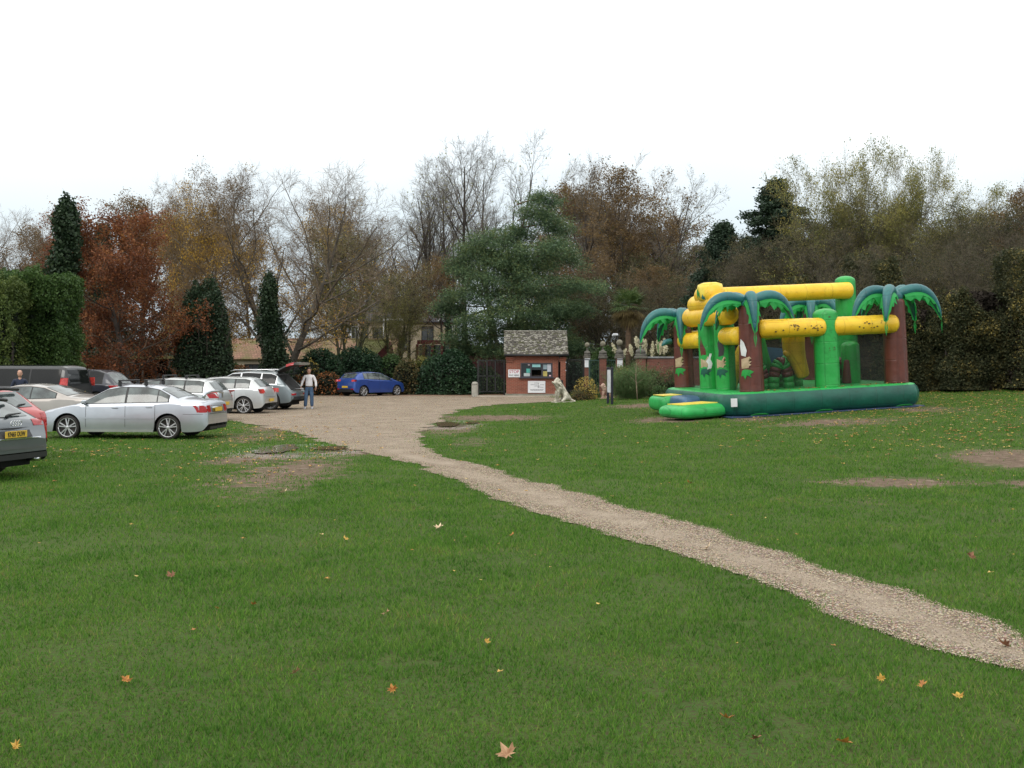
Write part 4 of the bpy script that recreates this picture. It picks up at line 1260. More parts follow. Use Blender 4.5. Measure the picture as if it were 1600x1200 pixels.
    e = empty('fan_palm', (x, y, z), 0, 'hardy fan palm with a shaggy skirt of dead leaves behind the piers', 'palm tree'); rg = np.random.default_rng(15)
    zt = CAMH - (480 - HY) * s - z
    b = MB(); b.tube([(0, 0, 0), (0, 0, zt)], [.20, .17], 10); b.build('trunk', mat('palm_fibre', (.12, .075, .045), .95, (.06, .04, .025), 8, .6, 30), e)
    palm_g = leafmat('palm_leaf', [(.04, .08, .026), (.085, .14, .042), (.15, .20, .065)], .5, .2); palm_d = leafmat('dead_palm_leaf', [(.10, .07, .035), (.20, .15, .06), (.28, .21, .08)], .8, .2)
    for nm, mm, n, el0, el1, L0 in (('fronds', palm_g, 40, -10, 75, 1.35), ('dead_fronds', palm_d, 34, -80, -20, 1.2)):
        Vv, Ff = [], []; o = 0
        for i in range(n):
            a = i * 2.4; el = RAD(rg.uniform(el0, el1)); d_ = np.array([math.cos(a) * math.cos(el), math.sin(a) * math.cos(el), math.sin(el)])
            L = L0 * rg.uniform(.8, 1.1); hub = np.array([0, 0, zt]) + d_ * L * .5
            sd = np.cross(d_, [0, 0, 1]); sd = sd / np.linalg.norm(sd); up = np.cross(sd, d_)
            Vv += [np.array([0, 0, zt]) - sd * .015, np.array([0, 0, zt]) + sd * .015, hub + sd * .015, hub - sd * .015]; Ff.append((o, o + 1, o + 2, o + 3)); o += 4
            for k in range(15):
                w = RAD(-105 + 210 * k / 14); dd = d_ * math.cos(w) + sd * math.sin(w); ln = L * .62 * (1 - .15 * abs(math.sin(w)))
                tip = hub + dd * ln - np.array([0, 0, .10 + .12 * rg.random()]); m_ = hub + dd * ln * .55; pr = (sd * math.cos(w) - d_ * math.sin(w)) * .030
                Vv += [hub, m_ + pr, tip, m_ - pr]; Ff.append((o, o + 1, o + 2, o + 3)); o += 4
        obj(nm, fastmesh(nm, np.array(Vv), np.array(Ff), mm), e)

    # ---- far belt of woodland closing the horizon
    rg = np.random.default_rng(77)
    parts = []
    n = 90000; x = rg.uniform(-125, 125, n); y = 112 + rg.random(n) * 10
    h = 5.2 + 1.8 * vnoise1(x * .12, 5) + 1.2 * vnoise1(x * .5, 6)
    C = np.stack([x, y, zg(x, y) + rg.random(n) ** .8 * h], -1); V, F = quads(rg, C, .28, 0, .5)
    obj('distant_woodland', fastmesh('distant_woodland', V, F, leafmat('far_wood', [(.05, .05, .038), (.085, .075, .05), (.07, .085, .045)], .9, .1)), kind='stuff', label='distant woodland belt along the horizon')
    # rough ground cover under the trees
    n = 60000; x = rg.uniform(-45, 45, n); y = 69 + rg.random(n) ** 1.5 * 26
    C = np.stack([x, y, zg(x, y) + rg.random(n) * .55], -1); V, F = quads(rg, C, .10, .2, .5)
    obj('undergrowth', fastmesh('undergrowth', V, F, leafmat('undergrowth_leaf', [(.03, .045, .018), (.07, .075, .03), (.13, .085, .04)], .9, .1)), kind='stuff', label='undergrowth and leaf litter below the trees')
# ================================================================== buildings, walls, gates, posts
def brickmat(name, c1, c2, mortar, scale=1.0, rough=.85, bump=.4):
    m, nt, P, O = nodes(name)
    g = nt.nodes.new('ShaderNodeNewGeometry'); co = coord(nt)
    sep = nt.nodes.new('ShaderNodeSeparateXYZ'); nt.links.new(co, sep.inputs[0])
    u = mth(nt, 'ADD', sep.outputs['X'], sep.outputs['Y'])
    cmb = nt.nodes.new('ShaderNodeCombineXYZ'); nt.links.new(u, cmb.inputs[0]); nt.links.new(sep.outputs['Z'], cmb.inputs[1])
    br = nt.nodes.new('ShaderNodeTexBrick'); nt.links.new(cmb.outputs[0], br.inputs['Vector'])
    br.inputs['Scale'].default_value = 1.0 / scale; br.inputs['Brick Width'].default_value = .225; br.inputs['Row Height'].default_value = .075
    br.inputs['Mortar Size'].default_value = .006; br.inputs['Color1'].default_value = c1 + (1,); br.inputs['Color2'].default_value = c2 + (1,)
    br.inputs['Mortar'].default_value = mortar + (1,)
    n = noise(nt, 1.4, 6, .7, co)
    col = mixc(nt, 1.0, br.outputs['Color'], ramp(nt, n, [(.3, (.72, .72, .72)), (.7, (1.12, 1.1, 1.08))]), 'MULTIPLY')
    nt.links.new(col, P.inputs['Base Color']); P.inputs['Roughness'].default_value = rough
    nt.links.new(bumpn(nt, br.outputs['Fac'], -bump, .01), P.inputs['Normal'])
    return m


def build_kiosk():
    brick = brickmat('kiosk_brick', (.30, .085, .050), (.21, .062, .040), (.28, .20, .15))
    black = mat('black_gutter', (.015, .015, .017), .5)
    frame = mat('window_frame_paint', (.05, .045, .06), .5)
    glass, nt, P, O = nodes('kiosk_glass')
    P.inputs['Base Color'].default_value = (.015, .02, .022, 1); P.inputs['Roughness'].default_value = .08
    white = mat('white_board', (.74, .75, .78), .5, (.68, .69, .72), 3)
    ink = mat('sign_ink', (.06, .06, .08), .6); redink = mat('sign_red', (.50, .05, .12), .6)
    tile = mat('stone_tile', (.15, .135, .115), .9, (.028, .025, .022), 14, .4, 30)
    tile2 = mat('lichen_tile', (.40, .38, .33), .9, (.08, .075, .06), 16, .4, 30)
    tile3 = mat('mossy_tile', (.12, .12, .06), .9, (.05, .05, .035), 8, .4, 30)
    conc = mat('plinth_concrete', (.26, .25, .21), .9, (.17, .17, .13), 3)
    d = 61.0; s = d / FPX
    x0, x1 = (791 - 800) * s, (884 - 800) * s
    zb = CAMH - (622 - HY) * s; ze = CAMH - (555 - HY) * s; zr = CAMH - (518 - HY) * s
    W = x1 - x0; cx = (x0 + x1) / 2; D = 3.0; he = ze - zb; hr = zr - zb
    root = empty('ticket_kiosk', (cx, d, zb), 0, 'small red brick ticket kiosk with a mossy stone tile roof and white notices', 'kiosk')
    b = MB(); h = W / 2
    # walls with window opening (x from wl to wr, z from wa to wb)
    px = lambda p: (p - 800) * s - cx
    pz = lambda q: CAMH - (q - HY) * s - zb
    wl, wr, wa, wb = px(813.5), px(863.5), pz(589.5), pz(567)
    t = .22; rb = px(873.5)
    def wallbox(a, c, z0, z1, y=0): b.box(((a + c) / 2, y + t / 2, (z0 + z1) / 2), (c - a, t, z1 - z0))
    wallbox(-h, wl, .15, he); wallbox(wr, rb, .15, he); wallbox(wl, wr, .15, wa); wallbox(wl, wr, wb, he)
    b.box((-h + t / 2, D / 2 + t / 2, (he + .15) / 2), (t, D - t, he - .15)); b.box((h - t / 2, D / 2 + t / 2, (he + .15) / 2), (t, D - t, he - .15)); b.box((0, D - t / 2 + .004, (he + .15) / 2), (W - 2 * t, t, he - .15))
    # right-hand pier stands forward with a narrow recess beside it
    b.box((h - .16, .06, (he - .35 + .15) / 2), (.30, .33, he - .50)); b.box((px(869), -.05, .15 + (wa - .2) / 2), (.001, .001, .001))
    for i in range(3):                      # corbelled corners
        for sg in (-1, 1):
            b.box((sg * (h - .20 - .0 * i), -.035 - .03 * i, he - .34 + .09 * i), (.40 + .04 * i, .09 + .05 * i, .08))
    # gables
    for sg in (-1, 1):
        x = sg * (h - t) if sg < 0 else h - t
        b.prism([(0, he), (D, he), (D / 2, hr - .12)], (-h if sg < 0 else h - t, 0, 0), (0, 1, 0), (0, 0, 1), (1, 0, 0), t)
    b.build('wall', brick, root)
    b = MB(); b.box((0, D / 2, .10), (W + .10, D + .12, .30)); b.build('plinth', conc, root)
    # roof of separate stone tiles
    b = MB(); rg = random.Random(2)
    yr, ey = D / 2, -.28; slope = math.atan2(hr - he, yr - ey); Ls = math.hypot(hr - he, yr - ey)
    nrow = 24
    for side_ in (0, 1):
        for r in range(nrow):
            f = (r + .5) / nrow; wdt = .15 - .04 * f; x = -h - .14 + rg.uniform(-.1, 0)
            while x < h + .14:
                ww = wdt * rg.uniform(.75, 1.3)
                a = max(x, -h - .14); c = min(x + ww, h + .14); x += ww
                if c - a < .03: continue
                yy = ey + (yr - ey) * f; zz = he + (hr - he) * f + .06
                if side_: yy = 2 * yr - yy
                b.box(((a + c) / 2, yy, zz + rg.uniform(-.008, .012)), (c - a - .012, Ls / nrow * 1.5, .035), rx=(1 if not side_ else -1) * (slope - .16) + rg.uniform(-.04, .04), mi=rg.choices([0, 1, 2], [5, 4, 2])[0])
    b.box((0, yr, hr + .07), (W + .30, .22, .09), mi=1, bev=.03)
    b.build('roof', [tile, tile2, tile3], root)
    b = MB(); b.box((0, D / 2, he + .0), (W + .22, D + .3, .05)); b.prism([(-.15, he + .03), (yr, hr - .02), (D + .15, he + .03)], (-h - .10, 0, 0), (0, 1, 0), (0, 0, 1), (1, 0, 0), .02)
    b.prism([(-.15, he + .03), (yr, hr - .02), (D + .15, he + .03)], (h + .08, 0, 0), (0, 1, 0), (0, 0, 1), (1, 0, 0), .02); b.build('roof_boards', mat('soffit', (.10, .07, .055), .8), root)
    b = MB(); b.tube([(-h - .12, ey - .03, he + .0), (h + .16, ey - .03, he - .02)], .06, 8); b.tube([(h - .36, ey + .0, he - .05), (h - .40, -.05, he - .3), (h - .40, -.05, .2)], .035, 8); b.build('gutter', black, root)
    # window
    w = MB(); fw = .06
    for a, c, z0, z1 in ((wl, wr, wa, wa + fw), (wl, wr, wb - fw, wb), (wl, wl + fw, wa + fw, wb - fw), (wr - fw, wr, wa + fw, wb - fw), (px(828.5), px(830.5), wa + fw, wb - fw), (px(846), px(848), wa + fw, wb - fw)):
        w.box(((a + c) / 2, .05, (z0 + z1) / 2), (c - a, .09, z1 - z0))
    wf = w.build('window', frame, root)
    g = MB(); g.box(((wl + px(829)) / 2, .10, (wa + wb) / 2), (px(829) - wl, .012, wb - wa)); g.box(((wr + px(847)) / 2, .10, (wa + wb) / 2), (wr - px(847), .012, wb - wa)); g.box((px(838), .10, wb - .2), (px(847) - px(830), .012, .4)); g.build('pane', glass, wf)
    g = MB(); g.box(((wl + wr) / 2, -.04, wa - .03), (wr - wl + .2, .24, .06)); g.build('sill', frame, root)
    g = MB(); g.box((0, .9, 1.2), (W - 2 * t - .04, .02, 2.0)); g.box((.1, .55, wa + .1), (.9, .5, .05)); g.build('interior', mat('dark_interior', (.02, .017, .015), .9, (.07, .05, .035), 2), root)
    # notices on the glass
    def notice(p0, p1, q0, q1, c, nm='window_notice', y=.07):
        m = mat('paper_%d' % int(p0), c, .6)
        k = MB(); k.box(((px(p0) + px(p1)) / 2, y, (pz(q0) + pz(q1)) / 2), (px(p1) - px(p0), .008, abs(pz(q0) - pz(q1)))); k.build(nm, m, root)
    notice(831.5, 844.5, 569, 573.6, (.32, .66, .68)); notice(818.5, 828, 583, 588.5, (.55, .62, .62)); notice(822.5, 828.5, 576, 582.5, (.08, .42, .36))
    notice(848.5, 854.5, 569.5, 577, (.30, .40, .46)); notice(855, 861, 569, 581, (.55, .58, .66)); notice(848.5, 855, 580, 588.5, (.55, .45, .13)); notice(858, 861, 586, 589, (.85, .55, .62)); notice(825, 828, 569, 571, (.7, .6, .65))
    # STOP sign and price board
    def board(p0, p1, q0, q1, nm, y=-.03):
        k = MB(); k.box(((px(p0) + px(p1)) / 2, y, (pz(q0) + pz(q1)) / 2), (px(p1) - px(p0), .03, abs(pz(q0) - pz(q1))), bev=.006)
        return k.build(nm, white, root)
    sb = board(794, 812.5, 577.5, 589.5, 'stop_sign', -.035)
    def txt(s_, cxp, q, size, m, par, sy=1.0, sx=1.0):
        M = Matrix.Translation((px(cxp), -.054, pz(q))) @ Matrix.Rotation(PI / 2, 4, 'X') @ Matrix.Diagonal((sx, sy, 1, 1))
        text_mesh(s_, size, m, 'lettering', M, par, .001, .0025)
    txt('STOP', 803.2, 581.0, .235, redink, sb); txt('PAY HERE', 803.2, 586.5, .125, ink, sb)
    pb = board(824.8, 852, 595.2, 613.8, 'price_board', -.035)
    k = MB(); rg = random.Random(6)
    for q, a, c in ((598.5, 835, 842), (601.2, 829, 839), (601.2, 844, 850), (603.2, 835, 843), (605, 840, 849), (608.6, 828, 849), (609.8, 829, 848)):
        x = a
        while x < c:
            w_ = rg.uniform(.7, 1.6); k.box((px(x + w_ / 2), -.052, pz(q)), (w_ * s * .85, .004, .028)); x += w_ + .35
    k.box((px(841), -.052, pz(602.5)), (.02, .004, .28)); k.build('lettering', ink, pb)
    g = MB(); g.box((px(877), -.12, pz(598)), (.16, .05, .30), bev=.01); g.build('letter_box', black, root)


def build_walls():
    brick = brickmat('garden_brick', (.20, .065, .045), (.14, .05, .035), (.16, .12, .10))
    stone = mat('cap_stone', (.15, .14, .12), .9, (.08, .075, .068), 5, .5, 24)
    ball = mat('ball_stone', (.25, .23, .17), .9, (.14, .13, .10), 6, .5, 24)
    white = mat('notice_white', (.72, .74, .78), .55)
    black = mat('iron_black', (.014, .016, .017), .5)
    grn = mat('iron_green', (.03, .075, .06), .5)
    ink = mat('notice_ink', (.10, .10, .12), .6)
    # piers: px centre, top of ball, ball radius px, depth, width px
    for i, (pxc, ytop, br, d, wp, lab, sign) in enumerate((
            (917.5, 535, 3.9, 60, 11, 'narrow brick gate pier with ball finial and white notice nearest the kiosk', True),
            (942, 533, 4.4, 58, 14, 'brick gate pier with ball finial second from the kiosk', False),
            (968, 530.5, 4.9, 56, 15, 'brick gate pier with ball finial and white notice, tallest of the row', True),
            (1001, 530, 4.6, 54, 19, 'brick pier with ball finial at the left end of the garden wall', False))):
        s = d / FPX; x = (pxc - 800) * s; z0 = float(zg(x, d)); pz = lambda q: CAMH - (q - HY) * s - z0
        root = empty('gate_pier', (x, d, z0), 0, lab, 'gate pier', 'brick gate piers with ball finials')
        w = wp * s; zc = pz(560)
        b = MB(); b.box((0, 0, zc / 2), (w * .74, w * .74, zc)); b.build('shaft', brick, root)
        b = MB(); b.box((0, 0, zc + .05), (w, w, .12), bev=.02); b.box((0, 0, zc + .17), (w * .86, w * .86, .14), bev=.03)
        zz = pz(ytop + 2 * br + 3); hw = w * .42
        b.lathe([(hw, zc + .23), (hw * .96, zc + .40), (hw * .7, zz - .16), (hw * .35, zz - .06), (hw * .25, zz), (hw * .38, zz + .03), (hw * .22, zz + .06)], (0, 0, 0), 4 if False else 16); b.build('cap', stone, root)
        b = MB(); b.ball((0, 0, pz(ytop + br)), br * s * 1.02, 18); b.build('ball_finial', ball, root)
        if sign:
            b = MB(); b.box((0, -w * .37 - .03, pz(566.5)), (8.5 * s, .02, 15 * s), bev=.004)
            sg = b.build('notice', white, root)
            k = MB(); k.box((.0, -w * .37 - .043, pz(562.0)), (8.4 * s, .006, 1.6 * s)); k.build('notice_band', ink, sg)
    # garden wall behind the castle
    d = 54; s = d / FPX
    x0, x1 = (1010 - 800) * s, (1130 - 800) * s; zc = CAMH - (560 - HY) * s; z0 = float(zg(x0, d)) - .1
    root = empty('garden_wall', ((x0 + x1) / 2, d, z0), 0, 'dark red brick garden wall with stone coping behind the bouncy castle', 'wall')
    b = MB(); b.box((0, 0, (zc - z0) / 2), (x1 - x0, .3, zc - z0)); b.build('brickwork', brick, root)
    b = MB(); b.box((0, 0, zc - z0 + .04), (x1 - x0 + .04, .42, .09), bev=.02); b.build('coping', mat('coping_stone', (.26, .27, .28), .8, (.16, .165, .17), 4), root)

    # iron gates and railings
    def rail(name, label, px0, px1, q0, q1, d, n, m, bars=(0.0, 1.0), post=True, mesh_=False):
        s = d / FPX; xa, xb = (px0 - 800) * s, (px1 - 800) * s; z0 = float(zg((xa + xb) / 2, d))
        za, zb_ = CAMH - (q1 - HY) * s - z0, CAMH - (q0 - HY) * s - z0
        root = empty(name, ((xa + xb) / 2, d, z0), 0, label, 'gate')
        h = (xb - xa) / 2; b = MB()
        for f in bars: b.box((0, 0, za + (zb_ - za) * f), (2 * h, .05, .06))
        b.box((-h, 0, zb_ / 2), (.09, .09, zb_)); b.box((h, 0, zb_ / 2), (.09, .09, zb_)); b.build('gate_frame', m, root)
        for i in range(n):
            x = -h + 2 * h * (i + 1) / (n + 1); k = MB(); k.box((x, 0, (za + zb_) / 2), (.022, .022, zb_ - za)); k.build('bar', m, root)
        return root, h, za, zb_
    r, h, za, zb_ = rail('mesh_gate', 'black metal gate left of the ticket kiosk, seen against the hedge', 747, 788, 563, 612, 63.5, 18, black, (0, .5, 1.0))
    b = MB()
    for x in (-h * .33, h * .33): b.box((x, .01, (za + zb_) / 2), (.08, .07, zb_ - za))
    b.build('middle_post', black, r)
    rail('iron_gate', 'tall black iron gate between the kiosk and the first ball-topped pier', 886, 912, 562, 612, 61.5, 12, black, (0.03, 1.0))
    rail('iron_gate', 'green-black railing gate between the ball-topped piers', 921, 964, 563, 612, 58.5, 14, grn, (0.1, 1.0))
    # low street rail/arm with lamp
    d = 57; s = d / FPX
    root = empty('camera_pole', ((966 - 800) * s, d + .4, float(zg(10, d))), 0, 'thin pole with a small white camera above the third pier', 'camera')
    zt = CAMH - (524 - HY) * s - root.location.z
    b = MB(); b.tube([(0, 0, 0), (0, 0, zt)], .03, 8); b.build('pole', black, root)
    b = MB(); b.box((-.12, -.05, zt + .05), (.30, .12, .12), rz=.3, rx=.2, bev=.03); b.box((-.28, -.08, zt + .02), (.03, .1, .1)); b.build('camera_housing', white, root)

    # concrete bollard
    p = gp(742, 620.5); s = p.y / FPX
    root = empty('bollard', (p.x, p.y, p.z), .2, 'squat pale concrete bollard at the edge of the gravel', 'bollard')
    w = 9.5 * s
    b = MB(); hh = 24 * s
    b.lathe([(w * .56, 0), (w * .55, hh * .05), (w * .54, hh * .80), (w * .50, hh * .88), (w * .5, hh * .9), (w * .42, hh * .97), (w * .2, hh)], (0, 0, 0), 20); b.build('shaft', mat('bollard_concrete', (.42, .40, .35), .9, (.30, .29, .25), 5, .4), root)
    b = MB(); b.lathe([(w * .575, hh * .80), (w * .575, hh * .86)], (0, 0, 0), 20); b.build('collar', mat('bollard_ring', (.28, .27, .24), .9), root)

    # edge-on sign between the kiosk and the castle
    p = gp(953, 631.5); s = p.y / FPX; H_ = 58 * s
    root = empty('sign_board', (p.x, p.y, p.z), RAD(97), 'narrow white sign on dark posts seen almost edge-on', 'sign')
    for y in (-.42, .42):
        b = MB(); b.box((y, 0, H_ / 2), (.10, .10, H_), bev=.015); b.build('post', mat('post_navy', (.012, .014, .028), .5), root)
    b = MB(); b.box((0, .0, H_ - .62), (.74, .04, 1.05)); b.box((0, 0, H_ - .05), (.86, .07, .06)); b.build('board_back', mat('sign_back', (.015, .016, .03), .5), root)
    b = MB(); b.box((0, .035, H_ - .62), (.70, .015, 1.0)); b.build('board_face', white, root)


def pitched(root, W, D, he, hr, wallm, roofm, over=.3, axis='x', gable=None):
    b = MB(); b.box((0, 0, he / 2), (W, D, he))
    if axis == 'x':
        for sg in (-1, 1):
            b.prism([(-D / 2, he), (D / 2, he), (0, hr - .05)], (-W / 2 if sg < 0 else W / 2 - .25, 0, 0), (0, 1, 0), (0, 0, 1), (1, 0, 0), .25)
    b.build('wall', wallm, root)
    b = MB(); sl = math.atan2(hr - he, D / 2); L = math.hypot(hr - he, D / 2) + over
    for sg in (-1, 1):
        cy = sg * (D / 4 + over / 2 * math.cos(sl)); cz = (he + hr) / 2 - over / 2 * math.sin(sl) + .08
        b.box((0, cy, cz), (W + 2 * over, L, .10), rx=-sg * sl)
    b.tube([(-W / 2 - over, 0, hr + .12), (W / 2 + over, 0, hr + .12)], .09, 8)
    return b.build('roof', roofm, root)


def win(root, x, z, w, h, y, frame, glass, mull=1, depth=.06):
    f = MB()
    f.box((x, y, z + h / 2 - .03), (w, depth, .06)); f.box((x, y, z - h / 2 + .03), (w, depth, .06))
    f.box((x - w / 2 + .03, y, z), (.06, depth, h - .12)); f.box((x + w / 2 - .03, y, z), (.06, depth, h - .12))
    for i in range(mull): f.box((x - w / 2 + w * (i + 1) / (mull + 1), y, z), (.04, depth, h - .12))
    f.box((x, y - .05, z - h / 2 - .04), (w + .15, .16, .06))
    o = f.build('window', frame, root)
    g = MB(); g.box((x, y + .01, z), (w - .1, .02, h - .1)); g.build('pane', glass, o)


def tilemat(name, c1, c2, moss, row=.3, mossf=(.55, .75)):
    m, nt, P, O = nodes(name); co = coord(nt)
    sep = nt.nodes.new('ShaderNodeSeparateXYZ'); nt.links.new(co, sep.inputs[0])
    cmb = nt.nodes.new('ShaderNodeCombineXYZ'); nt.links.new(sep.outputs['X'], cmb.inputs[0]); nt.links.new(sep.outputs['Y'], cmb.inputs[1])
    br = nt.nodes.new('ShaderNodeTexBrick'); nt.links.new(cmb.outputs[0], br.inputs['Vector']); br.inputs['Scale'].default_value = 1
    br.inputs['Brick Width'].default_value = .22; br.inputs['Row Height'].default_value = row; br.inputs['Mortar Size'].default_value = .012
    br.inputs['Color1'].default_value = c1 + (1,); br.inputs['Color2'].default_value = c2 + (1,); br.inputs['Mortar'].default_value = tuple(k * .35 for k in c2) + (1,)
    col = mixc(nt, ramp(nt, noise(nt, .7, 7, .7, co), [(mossf[0], (0, 0, 0)), (mossf[1], (.9, .9, .9))]), br.outputs['Color'], moss)
    nt.links.new(col, P.inputs['Base Color']); P.inputs['Roughness'].default_value = .9
    nt.links.new(bumpn(nt, br.outputs['Fac'], -.5, .02), P.inputs['Normal'])
    return m


def build_buildings():
    tan = mat('tan_render', (.46, .40, .30), .9, (.36, .31, .23), 1.2, .3, 12)
    buff = brickmat('buff_brick', (.50, .43, .31), (.42, .35, .25), (.44, .39, .31))
    slate = tilemat('slate', (.085, .085, .10), (.06, .062, .075), (.11, .11, .06))
    clay = tilemat('clay_tile', (.36, .205, .145), (.26, .15, .105), (.15, .15, .055), mossf=(.44, .62))
    clay2 = tilemat('mossy_clay_tile', (.24, .19, .10), (.18, .15, .08), (.15, .17, .05), mossf=(.3, .55))
    red = mat('oxblood_paint', (.13, .022, .022), .7, (.085, .018, .018), 3)
    dred = mat('maroon_boards', (.105, .024, .026), .8, (.065, .017, .018), 2)
    wht = mat('white_paint', (.70, .71, .72), .5)
    gl = mat('dull_glass', (.05, .055, .06), .1, (.12, .13, .14), 1.5)
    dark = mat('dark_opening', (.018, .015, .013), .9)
    def frame_(px0, px1, d, base=None):
        s = d / FPX; xa, xb = (px0 - 800) * s, (px1 - 800) * s
        z0 = float(zg((xa + xb) / 2, d))
        return s, xa, xb, z0, (lambda q: CAMH - (q - HY) * s - z0)
    # long low outbuilding
    s, xa, xb, z0, pz = frame_(352, 612, 80)
    root = empty('outbuilding', ((xa + xb) / 2, 83, z0), 0, 'long low outbuilding with a pinkish brown tile roof behind the shrubs', 'building')
    pitched(root, xb - xa, 6, pz(561), pz(531), tan, clay, .25)
    for px_ in (395, 470, 520):
        win(root, (px_ - 482) * s, 1.5, 1.2, 1.0, -3.03, dark, gl)
    # nearer wing with a red barge board
    s, xa, xb, z0, pz = frame_(556, 600, 76)
    root = empty('lean_to_shed', ((xa + xb) / 2, 78, z0), RAD(0), 'small shed with a mossy roof and dark red gable end', 'shed')
    pitched(root, xb - xa, 4, pz(556), pz(534), tan, clay2, .15)
    b = MB(); b.prism([(-2.1, pz(556)), (2.1, pz(556)), (0, pz(533))], ((xb - xa) / 2 + .18, 0, 0), (0, 1, 0), (0, 0, 1), (1, 0, 0), .12); b.build('gable_board', red, root)
    b = MB(); b.prism([(607 - 578, 0), (585 - 578, 0), (607 - 578, 22)], (0, -2.3, pz(558)), (s, 0, 0), (0, 0, s), (0, 1, 0), .15); b.build('red_gable', red, root)
    # main house
    s, xa, xb, z0, pz = frame_(576, 690, 88)
    root = empty('house', ((xa + xb) / 2, 92, z0), 0, 'buff brick house with slate roof behind the brown trees', 'house')
    cx = (576 + 690) / 2
    pitched(root, xb - xa, 8, pz(502), pz(462), buff, slate, .35)
    b = MB(); b.tube([((600 - cx) * s, -4.35, pz(500)), ((640 - cx) * s, -4.35, pz(500))], .09, 8); b.tube([((600 - cx) * s, -4.25, pz(500)), ((600 - cx) * s, -4.15, 1)], .06, 8); b.build('gutter', wht, root)
    for px_, q, w, h in ((590, 522, .8, 1.1), (668, 522, 1.0, 1.3), (628, 535, .9, 1.0), (612, 556, 1.0, 1.2)): win(root, (px_ - cx) * s, pz(q), w, h, -4.03, dark, gl)
    b = MB(); b.box(((600 - cx) * s, 0, pz(455)), (.9, .7, 1.8)); b.box(((600 - cx) * s, 0, pz(445)), (1.0, .8, .15)); b.build('chimney', buff, root)
    s, xa, xb, z0, pz = frame_(548, 576, 90)
    root = empty('house_wing', ((xa + xb) / 2, 93, z0), 0, 'lower left wing of the buff house with a white drainpipe', 'house')
    pitched(root, xb - xa - .1, 6, pz(505), pz(478), buff, slate, .2)
    b = MB(); b.tube([((560 - 562) * s, -3.1, 0), ((560 - 562) * s, -3.1, pz(499))], .08, 8); b.build('drainpipe', wht, root)
    win(root, (571 - 562) * s, pz(519), .7, 1.3, -3.03, dark, gl); win(root, (555 - 562) * s, pz(521), .7, 1.2, -3.03, wht, gl)
    # turret at the right
    s, xa, xb, z0, pz = frame_(691, 713, 86)
    root = empty('turret', ((xa + xb) / 2, 88, z0), 0, 'square turret with slate hipped roof and red fascia beside the cedar', 'house')
    w = xb - xa
    b = MB(); b.box((0, 0, pz(505) / 2), (w, w, pz(505))); b.build('wall', buff, root)
    b = MB(); b.box((0, 0, pz(505) + .12), (w + .5, w + .5, .24)); b.build('fascia', red, root)
    b = MB(); e = w / 2 + .4; z = pz(502) ; tp = pz(480)
    b.add([(-e, -e, z), (e, -e, z), (e, e, z), (-e, e, z), (-.15, -.15, tp), (.15, -.15, tp), (.15, .15, tp), (-.15, .15, tp)], [(0, 1, 5, 4), (1, 2, 6, 5), (2, 3, 7, 6), (3, 0, 4, 7), (4, 5, 6, 7)])
    rf = b.build('roof', slate, root)
    b = MB(); b.tube([(e, -e, z + .05), (.15, -.15, tp + .05)], .06, 6); b.tube([(-e, -e, z + .05), (-.15, -.15, tp + .05)], .06, 6); b.build('hip_flashing', wht, rf)
    win(root, -.05, pz(517), w * .5, 1.0, -w / 2 - .03, wht, gl); b = MB(); b.tube([(w * .32, -w / 2 - .1, pz(531)), (w * .32, -w / 2 - .1, pz(504))], .05, 6); b.build('drainpipe', wht, root)
    # oxblood timber veranda
    s, xa, xb, z0, pz = frame_(650, 713, 78)
    root = empty('veranda', ((xa + xb) / 2, 79, z0), 0, 'dark red timber veranda frame above the shrubs', 'veranda')
    w = xb - xa; b = MB(); zt = pz(534)
    b.box((0, 0, zt), (w, .25, .30)); b.box((0, 1.2, zt + .08), (w, 2.2, .10)); b.build('beam', red, root)
    for i, f in enumerate((-.5, -.34, -.12, .12, .34, .5)):
        b = MB(); b.box((f * w, 0, (zt - .16) / 2), (.20, .20, zt - .16)); b.build('post', red, root)
    b = MB(); b.box((0, 1.0, zt * .5), (w * .96, .05, zt * .9)); b.build('glazed_panel', gl, root)
    # maroon barn left of the kiosk
    s, xa, xb, z0, pz = frame_(733, 800, 74)
    root = empty('barn', ((xa + xb) / 2, 76, z0), 0, 'maroon boarded barn behind the left side of the ticket kiosk', 'barn')
    b = MB(); w = xb - xa
    b.box((0, 0, pz(545) / 2), (w, 3.5, pz(545))); 
    for i in range(int(w / .18)): b.box((-w / 2 + .09 + i * .18, -1.77, pz(545) / 2), (.02, .03, pz(545)))
    b.build('boarding', dred, root)
    b = MB(); b.prism([(-w / 2 - .2, pz(546)), (w / 2 + .2, pz(533)), (w / 2 + .2, pz(536)), (-w / 2 - .2, pz(549))], (0, -2.0, 0), (1, 0, 0), (0, 0, 1), (0, 1, 0), 4); b.build('roof', mat('barn_roof', (.07, .05, .045), .9), root)
    # open shelter behind the parked cars
    s, xa, xb, z0, pz = frame_(206, 268, 66)
    root = empty('open_shelter', ((xa + xb) / 2, 67.5, z0), 0, 'low open fronted shelter with a moss edged flat roof behind the saloon', 'shelter')
    w = xb - xa; zt = pz(560)
    b = MB(); b.box((0, 0, zt + .06), (w + .3, 3.4, .16)); b.build('roof', mat('moss_edge', (.20, .19, .06), .9, (.10, .10, .05), 5), root)
    for x in (-w / 2 + .1, -w * .22, w / 2 - .1):
        b = MB(); b.box((x, -1.5, zt / 2 - .01), (.14, .14, zt - .02)); b.build('post', mat('shelter_post', (.06, .05, .04), .8), root)
    b = MB(); b.box((0, 1.5, zt / 2), (w, .12, zt - .02)); b.box((-w / 2 + .05, 0, zt / 2), (.1, 2.85, zt - .02)); b.build('back_wall', dark, root)
